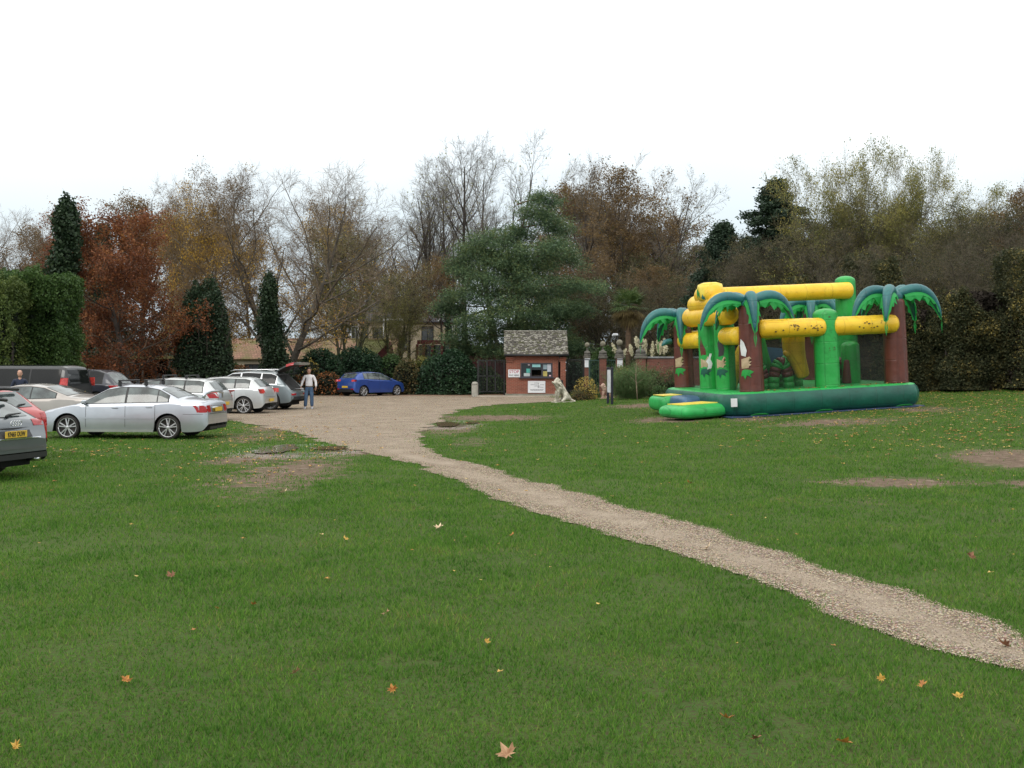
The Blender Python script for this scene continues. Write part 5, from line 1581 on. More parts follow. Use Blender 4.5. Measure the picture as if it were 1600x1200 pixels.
    for x, c, hh in ((-w * .36, (.30, .32, .34), 1.25), (-w * .28, (.42, .42, .40), .7), (.05, (.20, .14, .06), .5)):
        b = MB(); b.box((x, 1.40, hh + .3), (.55, .03, .65)); b.build('poster', mat('poster_%d' % int(hh * 100), c, .6, tuple(k * .4 for k in c), 6), root)
# ================================================================== cars
CM = {}


def car_mats():
    def paint(name, c, metal=.35, c2=None):
        m, nt, P, O = nodes(name)
        c2 = c2 or tuple(k * .86 for k in c)
        nt.links.new(ramp(nt, noise(nt, 2.2, 4), [(.3, c2), (.7, c)]), P.inputs['Base Color'])
        P.inputs['Metallic'].default_value = metal; P.inputs['Roughness'].default_value = .34
        P.inputs['Coat Weight'].default_value = .8; P.inputs['Coat Roughness'].default_value = .06
        return m
    CM['silver'] = paint('silver_paint', (.56, .59, .65), .8)
    CM['grey'] = paint('grey_paint', (.135, .15, .165), .5)
    CM['red'] = paint('red_paint', (.48, .012, .010), .1)
    CM['champagne'] = paint('champagne_paint', (.42, .385, .36), .5)
    CM['white_silver'] = paint('white_silver_paint', (.60, .62, .63), .65)
    CM['suv'] = paint('steel_grey_paint', (.22, .26, .28), .5)
    CM['blue'] = paint('blue_paint', (.030, .085, .36), .35)
    CM['black'] = paint('dark_paint', (.008, .010, .014), .1)
    CM['black2'] = paint('navy_paint', (.022, .026, .04), .3)
    m, nt, P, O = nodes('car_glass')
    P.inputs['Base Color'].default_value = (.05, .065, .068, 1); P.inputs['Roughness'].default_value = .05
    P.inputs['Specular IOR Level'].default_value = .9
    nt.links.new(ramp(nt, noise(nt, 2.6, 3), [(.35, (.02, .026, .028)), (.7, (.12, .15, .15))]), P.inputs['Base Color'])
    CM['glass'] = m
    CM['dkglass'] = mat('privacy_glass', (.006, .007, .008), .12, (.01, .011, .012), 2, spec=.3)
    CM['trim'] = mat('black_trim', (.018, .018, .02), .5)
    CM['tyre'] = mat('tyre_rubber', (.022, .021, .020), .85, (.035, .03, .026), 8)
    CM['under'] = mat('underbody', (.008, .008, .008), .9)
    CM['rim'] = mat('alloy', (.62, .63, .65), .3, (.5, .51, .53), 5, metal=.6)
    CM['rimdark'] = mat('alloy_grey', (.30, .31, .32), .35, metal=.6)
    CM['chrome'] = mat('chrome', (.75, .76, .78), .15, metal=1.0)
    CM['seam'] = mat('panel_gap', (.03, .03, .032), .8)
    CM['redlamp'] = mat('tail_lamp', (.42, .008, .010), .25, (.30, .006, .008), 20, coat=.3)
    CM['paleredlamp'] = mat('tail_lamp_pink', (.62, .06, .05), .25, (.45, .02, .02), 16, coat=.3)
    CM['headlamp'] = mat('head_lamp', (.70, .72, .74), .1, (.4, .42, .44), 20, coat=.8)
    CM['plate'] = mat('number_plate', (.70, .46, .04), .45, (.62, .40, .05), 12)
    CM['ink'] = mat('plate_lettering', (.015, .015, .015), .5)
    CM['inside'] = mat('boot_lining', (.012, .012, .013), .9, (.03, .03, .03), 6)


def smooth1(a, k):
    if k < 2: return a
    w = np.hanning(k + 2)[1:-1]; w /= w.sum()
    p = np.pad(a, k, mode='edge')
    return np.convolve(p, w, 'same')[k:-k]


class Car:
    """x = 0 rear bumper ... L front bumper, y to the left, z up; shell is lofted from cross sections"""
    def __init__(s, name, label, L, W, H, prof, belt, wheels, wr, paint, sill=.22, tumble=.40, group='cars parked at the edge of the car park', cabin=None, nose=.17, tailn=.09):
        s.L, s.W, s.H = L, W, H; s.wheels, s.wr = wheels, wr; s.sill = sill; s.tumble = tumble
        s.paint = paint; s.nose, s.tailn = nose, tailn
        s.xs = np.unique(np.concatenate([[0, .012, .03], np.arange(.05, L - .04, .03), [L - .03, L - .012, L]]))
        fx = np.linspace(0, L, 600)
        pz = smooth1(np.interp(fx, [p[0] for p in prof], [p[1] for p in prof]), 13)
        bz = smooth1(np.interp(fx, [p[0] for p in belt], [p[1] for p in belt]), 25)
        s.top = lambda x: np.interp(x, fx, pz)
        s.belt = lambda x: np.interp(x, fx, bz)
        s.sec = [s.section(float(x)) for x in s.xs]
        s.root = empty(name, (0, 0, 0), 0, label, 'car', group)
        s.shell()

    def hwid(s, x):
        df, dr = s.L - x, x
        w = s.W / 2
        w *= 1 - s.nose * max(0, 1 - df / .75) ** 2.2 - s.tailn * max(0, 1 - dr / .6) ** 2.2
        w *= 1 - .07 * math.exp(-df / .04) - .03 * math.exp(-dr / .03) - .07 * max(0, 1 - dr / .13) ** 2 - .08 * max(0, 1 - df / .2) ** 2
        return w

    def zbot(s, x):
        z = s.sill + .10 * max(0, 1 - (s.L - x) / .5) ** 2 + .06 * max(0, 1 - x / .5) ** 2 + .14 * max(0, 1 - x / .14) ** 1.6 + .10 * max(0, 1 - (s.L - x) / .16) ** 1.6
        for xw in s.wheels:
            R = s.wr + .055; dx = abs(x - xw)
            if dx < R: z = max(z, s.wr + math.sqrt(R * R - dx * dx))
        return z

    def section(s, x):
        w, zt, zb = s.hwid(x), float(s.top(x)), s.zbot(x)
        zs = min(float(s.belt(x)), zt - .05)
        zb = min(zb, zs - .04)
        ws = w * .955
        P = []
        for i in range(10):
            t = i / 9; z = zb + (zs - zb) * t
            zz = (z - .18) / max(.2, zs - .18)
            y = w * (1 - .055 * max(0, zz - .45) ** 1.6 * 2.6 * .55 - .07 * max(0, .30 - zz) ** 1.0)
            y = min(y, w); P.append((y, z))
        ws = P[-1][0]
        c = .055
        zc = zs + max(.001, (zt - c - zs))
        kk = zc - zs
        wg = ws - .02 - s.tumble * kk - (.03 if kk > .1 else .02)
        P.append((ws - .018, zs + min(.012, kk * .5)))
        for i in range(1, 6):
            t = i / 5
            P.append((ws - .02 + (wg - ws + .02) * t + .02 * math.sin(PI * t) * min(1, kk * 3), zs + .012 * (kk > .05) + (zc - zs - .012 * (kk > .05)) * t))
        for i in range(1, 9):
            t = i / 8
            P.append((wg * (1 - t), zc + (zt - zc) * (1 - (1 - t) ** 2.4)))
        return P

    def shell(s):
        G = []
        for x, P in zip(s.xs, s.sec):
            row = [(x, y, z) for y, z in P] + [(x, -y, z) for y, z in P[-2::-1]]
            G.append(row)
        b = MB(); b.grid(G)
        K = len(G[0]); n = len(G)
        b.f.append(tuple(range(K - 1, -1, -1))); b.m.append(0); b.s.append(False)
        b.f.append(tuple((n - 1) * K + i for i in range(K))); b.m.append(0); b.s.append(False)
        s.body = b.build('body', s.paint, s.root)
        u = MB()
        u.box((s.L / 2, 0, .42), (s.L - .5, s.W - .52, .44), mi=0)
        x0, x1 = s.wheels[0] + s.wr + .07, s.wheels[1] - s.wr - .07
        u.box(((x0 + x1) / 2, 0, .30), (x1 - x0, s.W - .22, .2))
        for xw in s.wheels:
            u.box((xw, 0, s.wr * 2 + .10), (s.wr * 2 + .08, s.W - .16, .04))
        u.build('underbody', CM['under'], s.root)

    def side_y(s, x, z):
        i = int(np.clip(np.searchsorted(s.xs, x) - 1, 0, len(s.xs) - 2)); t = (x - s.xs[i]) / (s.xs[i + 1] - s.xs[i])
        r = 0
        for k, q in ((i, 1 - t), (i + 1, t)):
            P = s.sec[k]
            r += q * np.interp(z, [p[1] for p in P], [p[0] for p in P])
        return float(r)

    def hw(s, i, z):
        P = s.sec[i]
        if z > P[-1][1]: return 0.0
        return float(np.interp(z, [p[1] for p in P], [p[0] for p in P]))

    def end_x(s, y, z, rear=True):
        rng_ = range(len(s.xs)) if rear else range(len(s.xs) - 1, -1, -1)
        prev = None
        for i in rng_:
            h = s.hw(i, z)
            if h >= abs(y):
                if prev is None: return float(s.xs[i])
                j, hj = prev
                t = (abs(y) - hj) / max(1e-6, h - hj)
                return float(s.xs[j] + (s.xs[i] - s.xs[j]) * t)
            prev = (i, h)
        return 0.0

    def side(s, name, m, poly_x, zlo, zhi, off=.006, both=True, n=18, nz=5, parent=None, sgn=None):
        """strip on the flank; poly_x=(x0,x1); zlo/zhi callables or floats"""
        fl = zlo if callable(zlo) else (lambda x: zlo)
        fh = zhi if callable(zhi) else (lambda x: zhi)
        out = []
        for sg in ([1, -1] if both else [sgn or 1]):
            G = []
            for x in np.linspace(poly_x[0], poly_x[1], n):
                a, c = fl(x), fh(x)
                if c < a: a = c = (a + c) / 2
                G.append([(x, sg * (s.side_y(x, z) + off), z) for z in np.linspace(a, c, nz)])
            b = MB(); b.grid(G if sg < 0 else [r[::-1] for r in G])
            out.append(b.build(name, m, parent or s.root))
        return out

    def end(s, name, m, y0, y1, zlo, zhi, off=.007, rear=True, n=10, nz=6, parent=None, inset=0.0):
        fl = zlo if callable(zlo) else (lambda y: zlo)
        fh = zhi if callable(zhi) else (lambda y: zhi)
        G = []
        for y in np.linspace(y0, y1, n):
            row = []
            for z in np.linspace(fl(y), fh(y), nz):
                x = s.end_x(y, z, rear)
                row.append((x + (-off if rear else off), y * (1 + .004), z + off * .5))
            G.append(row)
        b = MB(); b.grid(G if rear else [r[::-1] for r in G])
        return b.build(name, m, parent or s.root)

    def topsheet(s, name, m, x0, x1, yfrac, off=.006, n=12, k=8):
        G = []
        for x in np.linspace(x0, x1, n):
            i = int(np.clip(np.searchsorted(s.xs, x), 0, len(s.xs) - 1)); P = s.sec[i]
            yc = P[15][0] * yfrac
            ys = [p[0] for p in P[15:]][::-1]; zs = [p[1] for p in P[15:]][::-1]
            dz = float(s.top(x + .03) - s.top(x - .03)); nl = math.hypot(dz, .06)
            row = []
            for y in np.linspace(-yc, yc, k):
                z = float(np.interp(abs(y), ys, zs))
                row.append((x - off * dz / nl, y, z + off * .06 / nl))
            G.append(row)
        b = MB(); b.grid(G)
        return b.build(name, m, s.root)

    def windows(s, ranges, lo=.03, hi=.085, rear=None, front=None, m=None, trim=True, rim=None):
        m = m or CM['glass']
        fl = lambda x: float(s.belt(x)) + lo
        fh = lambda x: float(s.top(x)) - hi
        if trim:
            a, b = ranges[0][0] - .03, ranges[-1][1] + .03
            s.side('window_trim', rim or CM['trim'], (a, b), lambda x: fl(x) - .015, lambda x: fh(x) + .018, .003, n=60)
        for a, b in ranges:
            s.side('window', m, (a, b), fl, fh, .007, n=24)
        if rear:
            s.topsheet('rear_window', m, rear[0], rear[1], rear[2] if len(rear) > 2 else .93)
        if front:
            s.topsheet('windscreen', CM['glass'], front[0], front[1], .95)

    def make_wheels(s, style='five', m=None):
        m = m or CM['rim']
        for xw in s.wheels:
            for sg in (1, -1):
                R = s.wr; yo = s.W / 2 - .015
                b = MB()
                prof = [(R * .74, -.10), (R * .9, -.105), (R * .985, -.08), (R, -.03), (R, .03), (R * .985, .08), (R * .9, .105), (R * .76, .10), (R * .74, .06)]
                b.lathe(prof, (xw, sg * (yo - .105), R), 28, axis=(0, sg, 0))
                w = b.build('wheel', CM['tyre'], s.root)
                r = MB()
                cy = sg * (yo - .012)
                def P(rad, ang, dy=0): return Vector((xw + rad * math.cos(ang), cy + sg * dy, R + rad * math.sin(ang)))
                rr = R * .77
                r.tube([P(rr, 2 * PI * k / 28, -.005) for k in range(29)], .014, 6)
                r.lathe([(R * .02, -.02), (R * .16, -.02), (R * .15, .004), (R * .05, .010)], (xw, cy, R), 14, axis=(0, sg, 0))
                ns = {'five': 5, 'double': 5, 'six': 6, 'multi': 8}[style]
                for k in range(ns):
                    a0 = PI / 2 + 2 * PI * k / ns
                    for da in ((-.14, .14) if style == 'double' else (0,)):
                        wd = .016 if style in ('double', 'multi') else .03
                        p0, p1 = P(R * .10, a0 + da, -.006), P(rr, a0 + da * 1.4, -.012)
                        t = (p1 - p0).normalized(); q = t.cross(Vector((0, 1, 0)))
                        d = Vector((0, sg * .012, 0))
                        r.add([p0 - q * wd, p0 + q * wd, p1 + q * wd * 1.2, p1 - q * wd * 1.2, p0 - q * wd * .5 + d, p0 + q * wd * .5 + d, p1 + q * wd * .6 + d, p1 - q * wd * .6 + d],
                              [(0, 1, 5, 4), (1, 2, 6, 5), (2, 3, 7, 6), (3, 0, 4, 7), (4, 5, 6, 7)])
                # dark dish behind the spokes
                r.lathe([(.001, -.055), (rr, -.05)], (xw, cy, R), 24, mi=1, axis=(0, sg, 0))
                r.build('rim', [m, CM['under']], w)

    def mirrors(s, x, m=None):
        for sg in (1, -1):
            z = float(s.belt(x)) + .07; y = s.side_y(x, z - .05)
            b = MB(); b.box((x, sg * (y + .10), z), (.10, .17, .11), bev=.03); b.box((x + .02, sg * (y + .01), z - .035), (.05, .08, .03))
            b.build('door_mirror', m or s.paint, s.root)

    def doors(s, xs, handles=(), zlo=None):
        for x in xs:
            s.side('door_gap', CM['seam'], (x - .005, x + .005), (zlo or s.sill + .12), lambda q: float(s.belt(q)) + .02, .002, n=2, nz=10)
        for x in handles:
            for sg in (1, -1):
                z = float(s.belt(x)) - .10; y = s.side_y(x, z)
                b = MB(); b.box((x, sg * (y + .018), z), (.17, .025, .025), bev=.01); b.build('door_handle', s.paint, s.root)

    def strip(s, name, z, h, x0, x1, m, off=.008):
        s.side(name, m, (x0, x1), z - h / 2, z + h / 2, off, n=30, nz=3)

    def plate(s, z, y=0.0, text=None, w=.52, h=.11, off=.02):
        x = min(s.end_x(y - .2, z), s.end_x(y + .2, z), s.end_x(y, z)) - off
        xt = min(s.end_x(y, z + h / 2), s.end_x(y, z + h / 2)) - off
        b = MB(); b.box((x, y, z), (.012, w, h), bev=.004)
        p = b.build('number_plate', CM['plate'], s.root)
        if text:
            M = Matrix.Translation((x - .009, y, z)) @ Matrix.Rotation(-PI / 2, 4, 'Z') @ Matrix.Rotation(PI / 2, 4, 'X') @ Matrix.Diagonal((.80, 1.12, 1, 1))
            text_mesh(text, .098, CM['ink'], 'lettering', M, p, .001, .002)
        return p

    def place(s, x, y, heading, dz=0.0, scale=1.0, anchor=(0, 0)):
        """anchor = car-local point put at world x, y; heading = angle of the nose, tilt follows the ground"""
        h = Vector((math.cos(heading), math.sin(heading), 0)); l = Vector((-h.y, h.x, 0))
        o = Vector((x, y, 0)) - h * anchor[0] * scale - l * anchor[1] * scale
        def wp(a, b):
            q = o + h * a * scale + l * b * scale
            return Vector((q.x, q.y, float(zg(q.x, q.y))))
        r0 = (wp(s.wheels[0], .7) + wp(s.wheels[0], -.7)) / 2; f0 = (wp(s.wheels[1], .7) + wp(s.wheels[1], -.7)) / 2
        X = (f0 - r0).normalized()
        Y = (wp(s.wheels[0], .7) - wp(s.wheels[0], -.7)).normalized(); Z = X.cross(Y).normalized(); Y = Z.cross(X)
        org = r0 - X * s.wheels[0] * scale + Z * (dz - .008)
        M = Matrix.Identity(4)
        for i, v in enumerate((X, Y, Z)): M.col[i] = (v.x, v.y, v.z, 0)
        M.col[3] = (org.x, org.y, org.z, 1)
        s.root.matrix_world = M @ Matrix.Scale(scale, 4)


def saloon_profile(L, H):
    return [(0, .62), (.05, .88), (.12, 1.0), (.45, 1.03), (.80, 1.06), (1.45, 1.37), (1.75, 1.42), (2.5, 1.43), (2.85, 1.38), (3.55, 1.0), (3.75, .96), (4.35, .82), (4.6, .66), (L, .48)]


def build_cars():
    car_mats()
    # ---------------- silver saloon, the nearest whole car
    c = Car('silver_saloon', 'silver saloon with boot spoiler and roof bars parked on the grass', 4.68, 1.78, 1.43,
            [(0, .60), (.03, .90), (.10, 1.01), (.45, 1.05), (.72, 1.07), (1.30, 1.36), (1.62, 1.42), (2.30, 1.43), (2.70, 1.36), (3.42, .97), (3.6, .93), (4.25, .80), (4.55, .66), (4.68, .50)],
            [(0, .93), (1, .95), (3.4, .90), (4.68, .80)], (1.02, 3.70), .315, CM['silver'], sill=.20)
    c.windows([(1.03, 1.30), (1.33, 2.12), (2.18, 3.26)], rear=(.80, 1.27), front=(2.78, 3.36))
    c.doors((1.36, 2.15, 3.20), (1.52, 2.42))
    c.strip('rubbing_strip', .56, .035, 1.42, 3.28, CM['silver'], .018)
    c.strip('side_skirt', .235, .07, 1.40, 3.32, CM['white_silver'], .022)
    for sg in (1, -1):
        c.end('tail_light', CM['redlamp'], sg * .50, sg * .86, .70, .88)
        c.side('tail_light_wrap', CM['redlamp'], (.04, .20), .70, .88, both=False, sgn=sg)
    c.end('boot_gap', CM['seam'], -.78, .78, .655, .667, .004)
    c.side('bumper_gap', CM['seam'], (.10, .62), .655, .663, .003)
    c.end('bumper_crease', CM['white_silver'], -.78, .78, .50, .525, .010)
    c.end('plate_recess', CM['chrome'], -.40, .40, .70, .84, .004)
    c.plate(.77)
    b = MB()
    b.tube([(.16, .68, 1.06), (.12, .64, 1.19), (.10, .3, 1.235), (.09, 0, 1.245), (.10, -.3, 1.235), (.12, -.64, 1.19), (.16, -.68, 1.06)], [.05, .045, .035, .03, .035, .045, .05], 8)
    b.build('boot_spoiler', CM['silver'], c.root)
    for x in (1.72, 2.42):
        b = MB(); zr = float(c.top(x))
        b.box((x, 0, zr + .115), (.06, 1.26, .04), bev=.01)
        for sg in (1, -1): b.box((x, sg * .56, zr + .03), (.075, .10, .13), bev=.015)
        b.build('roof_bar', CM['trim'], c.root)
    c.mirrors(3.22)
    c.end('headlight', CM['headlamp'], .45, .78, .60, .70, rear=False); c.end('headlight', CM['headlamp'], -.78, -.45, .60, .70, rear=False)
    c.end('rear_diffuser', CM['trim'], -.62, .62, .26, .33, .006)
    b = MB(); b.box((4.05, 0, .15), (.5, .05, .03)); 
    c.make_wheels('double')
    p = gp(262, 687)
    c.place(p.x, p.y + .02, RAD(176), anchor=(1.02, .86))

    # ---------------- grey estate at the left edge
    c = Car('grey_estate', 'dark grey estate car with yellow rear plate at the left edge of the photo', 4.95, 1.87, 1.46,
            [(0, .66), (.03, .76), (.09, .82), (.11, .96), (.20, 1.01), (.70, 1.28), (.95, 1.345), (2.4, 1.40), (3.0, 1.36), (3.75, 1.02), (4.5, .84), (4.8, .68), (4.95, .50)],
            [(0, .93), (1, .95), (3.7, .93), (4.95, .82)], (1.13, 4.04), .34, CM['grey'], sill=.24)
    c.windows([(.62, 1.25), (1.31, 2.20), (2.26, 3.5)], front=(3.05, 3.70), rim=CM['chrome'])
    wg_ = lambda y: 1.035
    c.end('rear_window', CM['glass'], -.62, .62, 1.02, 1.26, .008, n=14, nz=8)
    b = MB(); b.tube([(.62, -.56, 1.28), (.55, -.3, 1.30), (.53, 0, 1.305), (.55, .3, 1.30), (.62, .56, 1.28)], .03, 8); b.build('roof_spoiler', CM['trim'], c.root)
    b = MB(); b.tube([(.17, .0, 1.03), (.22, -.12, 1.055), (.26, -.45, 1.07)], [.028, .02, .012], 6); b.build('wiper', CM['trim'], c.root)
    for sg in (1, -1):
        c.end('tail_light', CM['redlamp'], sg * .56, sg * .90, .86, .97)
        b = MB(); b.tube([(.9, sg * .56, 1.36), (1.1, sg * .58, 1.41), (2.6, sg * .58, 1.44), (2.8, sg * .56, 1.40)], .018, 6); b.build('roof_rail', CM['chrome'], c.root)
    c.end('tailgate_gap', CM['seam'], -.86, .86, .83, .845, .006)
    c.end('plate_recess', CM['trim'], -.42, .42, .665, .80, .004)
    c.plate(.745, text='KN65 OUW', off=.012)
    c.end('chrome_strip', CM['chrome'], -.62, .62, .655, .675, .012)
    c.end('bumper_insert', CM['trim'], -.80, .80, .33, .42, .006)
    c.end('bumper_edge', CM['grey'], -.84, .84, .50, .52, .014)
    for sg in (1, -1):
        b = MB(); b.tube([(.0, sg * .58, .31), (.22, sg * .58, .31)], .045, 12); b.build('exhaust', CM['chrome'], c.root)
    # four linked rings on the tailgate
    b = MB()
    for k in range(4):
        yc = (k - 1.5) * .062; x = c.end_x(0, .93) - .012
        b.tube([(x, yc + .04 * math.cos(a * PI / 12), .925 + .04 * math.sin(a * PI / 12)) for a in range(25)], .0058, 6)
    b.build('ring_emblem', CM['chrome'], c.root)
    c.mirrors(3.55); c.make_wheels('five')
    h = RAD(167)
    c.place(-7.90, 18.15, h, anchor=(0.06, -.90))

    # ---------------- red hatchback behind it
    c = Car('red_hatchback', 'red hatchback half hidden behind the dark grey estate', 4.1, 1.72, 1.42,
            [(0, .64), (.03, .86), (.10, .98), (.16, 1.02), (.60, 1.37), (.9, 1.41), (2.0, 1.42), (2.5, 1.36), (3.2, .98), (3.8, .80), (4.1, .50)],
            [(0, .94), (1, .96), (3.2, .90), (4.1, .78)], (.78, 3.28), .30, CM['red'])
    c.windows([(.62, 1.2), (1.26, 2.0), (2.06, 2.95)], front=(2.55, 3.14))
    c.end('rear_window', CM['glass'], -.56, .56, 1.04, 1.33, .008, n=12, nz=7)
    b = MB(); b.tube([(.52, -.52, 1.38), (.44, 0, 1.40), (.52, .52, 1.38)], .035, 8); b.build('roof_spoiler', CM['trim'], c.root)
    b = MB(); b.tube([(.15, .0, 1.04), (.19, -.12, 1.09), (.25, -.38, 1.10)], [.022, .016, .01], 6); b.build('wiper', CM['trim'], c.root)
    for sg in (1, -1):
        c.end('tail_light', CM['redlamp'], sg * .58, sg * .83, .66, .92)
    c.plate(.55); c.mirrors(2.98); c.make_wheels('five')
    c.place(-9.40, 21.6, RAD(168), anchor=(0.05, -.82), scale=1.02)

    # ---------------- champagne coupe
    c = Car('champagne_coupe', 'pale champagne coupe between the red hatchback and the silver saloon', 4.8, 1.87, 1.38,
            [(0, .62), (.04, .88), (.12, .97), (.5, 1.01), (.95, 1.05), (1.75, 1.33), (2.2, 1.38), (2.7, 1.37), (3.1, 1.28), (3.9, .94), (4.5, .78), (4.8, .5)],
            [(0, .93), (1.2, .95), (3.8, .88), (4.8, .78)], (1.1, 3.82), .33, CM['champagne'])
    c.windows([(1.35, 2.10), (2.14, 3.5)], rear=(1.02, 1.72), front=(3.15, 3.84))
    c.doors((2.05, 3.5), (2.25,))
    for sg in (1, -1):
        c.end('tail_light', CM['redlamp'], sg * .52, sg * .92, .76, .87)
        c.side('tail_light_wrap', CM['redlamp'], (.04, .34), .78, .87, both=False, sgn=sg)
    c.plate(.62); c.mirrors(3.45); c.make_wheels('five')
    p = at(152, 640, 31.0)
    c.place(p.x, p.y, RAD(174), anchor=(.06, .88))

    # ---------------- white estate behind the saloon
    c = Car('white_hatchback', 'white hatchback with roof bars mostly hidden behind the silver saloon', 4.35, 1.78, 1.50,
            [(0, .64), (.03, .90), (.10, 1.02), (.40, 1.38), (.7, 1.46), (1.8, 1.50), (2.5, 1.44), (3.3, 1.03), (4.0, .84), (4.35, .5)],
            [(0, .96), (1, .98), (3.3, .92), (4.35, .8)], (.85, 3.45), .32, CM['white_silver'])
    c.windows([(.55, 1.15), (1.21, 2.02), (2.08, 3.05)], front=(2.55, 3.25))
    c.end('rear_window', CM['glass'], -.58, .58, 1.06, 1.38, .008, n=12, nz=7)
    for x in (1.2, 2.0):
        b = MB(); zr = float(c.top(x)); b.box((x, 0, zr + .09), (.05, 1.2, .03), bev=.01)
        for sg in (1, -1): b.box((x, sg * .55, zr + .03), (.10, .09, .12), bev=.03)
        b.build('roof_bar', CM['trim'], c.root)
    for sg in (1, -1): c.end('tail_light', CM['redlamp'], sg * .66, sg * .86, .80, 1.04)
    c.plate(.60); c.mirrors(3.05); c.make_wheels('five')
    p = at(338, 640, 36.0)
    c.place(p.x, p.y, RAD(176), anchor=(.05, .85))

    # ---------------- silver hatchback
    c = Car('silver_hatchback', 'silver hatchback with sloping tailgate parked beside the steel grey SUV', 4.25, 1.78, 1.46,
            [(0, .62), (.03, .72), (.07, .92), (.18, 1.03), (.52, 1.36), (.8, 1.43), (1.8, 1.46), (2.4, 1.42), (3.2, 1.0), (3.9, .82), (4.25, .5)],
            [(0, .98), (1, .99), (3.2, .92), (4.25, .8)], (.82, 3.42), .33, CM['white_silver'])
    c.windows([(.62, 1.15), (1.21, 2.02), (2.08, 2.98)], front=(2.45, 3.14))
    c.end('rear_window', CM['glass'], -.58, .58, 1.06, 1.34, .008, n=12, nz=7)
    c.doors((1.18, 2.05), (1.35, 2.25))
    for sg in (1, -1): c.end('tail_light', CM['paleredlamp'], sg * .54, sg * .88, .80, .97)
    c.end('bumper_gap', CM['seam'], -.8, .8, .655, .665, .004)
    c.plate(.53); c.mirrors(2.95); c.make_wheels('double')
    p = gp(380, 647)
    c.place(p.x, p.y + .05, RAD(174), anchor=(.82, .86))

    # ---------------- grey SUV with raised tailgate
    c = Car('grey_suv', 'steel grey SUV with its tailgate raised beside the man in a white shirt', 4.63, 1.89, 1.65,
            [(0, .70), (.03, .78), (.10, .86), (.30, 1.08), (.72, 1.52), (.95, 1.60), (2.0, 1.65), (2.7, 1.60), (3.5, 1.14), (4.3, .98), (4.63, .6)],
            [(0, 1.05), (1.0, 1.07), (3.5, 1.02), (4.63, .9)], (.95, 3.76), .38, CM['suv'], sill=.30)
    c.windows([(.72, 1.35), (1.41, 2.25), (2.31, 3.3)], front=(2.78, 3.45), m=CM['dkglass'], rim=CM['chrome'])
    c.doors((1.38, 2.28), (1.55, 2.45))
    c.end('boot_opening', CM['inside'], -.70, .70, .84, 1.52, .006, n=12, nz=12)
    for sg in (1, -1):
        c.end('bumper_light', CM['redlamp'], sg * .42, sg * .84, .62, .70)
        b = MB(); b.tube([(.85, sg * .62, 1.63), (1.2, sg * .64, 1.69), (2.6, sg * .62, 1.68), (2.8, sg * .6, 1.63)], .02, 6); b.build('roof_rail', CM['chrome'], c.root)
    b = MB(); b.box((.10, 0, .88), (.22, 1.05, .025), bev=.01); b.build('boot_sill', CM['chrome'], c.root)
    c.end('bumper_trim', CM['trim'], -.85, .85, .42, .56, .006)
    # raised tailgate: shallow dished panel hinged at the roof
    hz, hx = 1.60, .80
    G, G2 = [], []
    for i in range(9):
        t = i / 8
        x = hx - 1.02 * t; z = hz + .04 + .42 * math.sin(t * 1.35) - .08 * t * t * t
        wv = .62 + .16 * math.sin(min(1, t * 1.4) * PI / 2) - .10 * max(0, t - .8)
        G.append([(x, wv * u, z + .03 * (1 - u * u)) for u in np.linspace(-1, 1, 9)])
        G2.append([(x + .03, wv * u * .95, z - .07 - .02 * (1 - u * u)) for u in np.linspace(1, -1, 9)])
    b = MB(); b.grid(G, 0); b.grid(G2, 1)
    rim1 = G[0] + [r[-1] for r in G[1:]] + G[-1][::-1][1:] + [r[0] for r in G[::-1][1:]]
    rim2 = G2[0][::-1] + [r[0] for r in G2[1:]] + G2[-1][1:] + [r[-1] for r in G2[::-1][1:]]
    b.grid([rim1, rim2], 0)
    tg = b.build('tailgate', [CM['suv'], CM['inside']], c.root)
    for sg in (1, -1):
        b = MB()
        g0 = [(hx - 1.02 * t, sg * wv, hz + .04 + .42 * math.sin(t * 1.35) - .08 * t ** 3 + dz) for t, wv, dz in ((.50, .80, .0), (.66, .81, .0), (.82, .79, .0))]
        g1 = [(x, y - sg * .28, z + .045) for x, y, z in g0]
        g2 = [(x + .02, y + sg * .012, z - .09) for x, y, z in g0]
        b.grid([g2, [(x, y + sg * .01, z + .02) for x, y, z in g0], g1]); b.build('tail_light', CM['redlamp'], tg)
        b = MB(); b.tube([(.42, sg * .64, 1.22), (.05, sg * .70, 1.86)], .012, 6); b.build('gas_strut', CM['trim'], c.root)
    G = [[(hx - 1.02 * t, u * .52, hz + .09 + .42 * math.sin(t * 1.35) - .08 * t ** 3) for u in np.linspace(-1, 1, 5)] for t in np.linspace(.08, .48, 5)]
    b = MB(); b.grid(G); b.build('tailgate_window', CM['glass'], tg)
    c.mirrors(3.2); c.make_wheels('six', CM['rimdark'])
    p = gp(422, 641)
    c.place(p.x, p.y + .05, RAD(172), anchor=(.95, .90))

    # ---------------- blue hatchback
    c = Car('blue_hatchback', 'bright blue hatchback parked alone against the shrubs', 4.05, 1.72, 1.45,
            [(0, .60), (.03, .75), (.07, .95), (.16, 1.05), (.45, 1.34), (.75, 1.42), (1.7, 1.45), (2.2, 1.40), (3.1, 1.02), (3.8, .80), (4.05, .5)],
            [(0, 1.02), (1, 1.0), (3.0, .90), (4.05, .78)], (.72, 3.29), .31, CM['blue'])
    c.windows([(.78, 1.05), (1.10, 1.90), (1.95, 2.85)], front=(2.25, 3.02))
    c.end('rear_window', CM['glass'], -.56, .56, 1.08, 1.33, .008, n=12, nz=7)
    b = MB(); b.tube([(.40, -.50, 1.37), (.33, 0, 1.39), (.40, .50, 1.37)], .03, 8); b.build('roof_spoiler', CM['trim'], c.root)
    c.doors((1.08, 1.93), (1.25, 2.1))
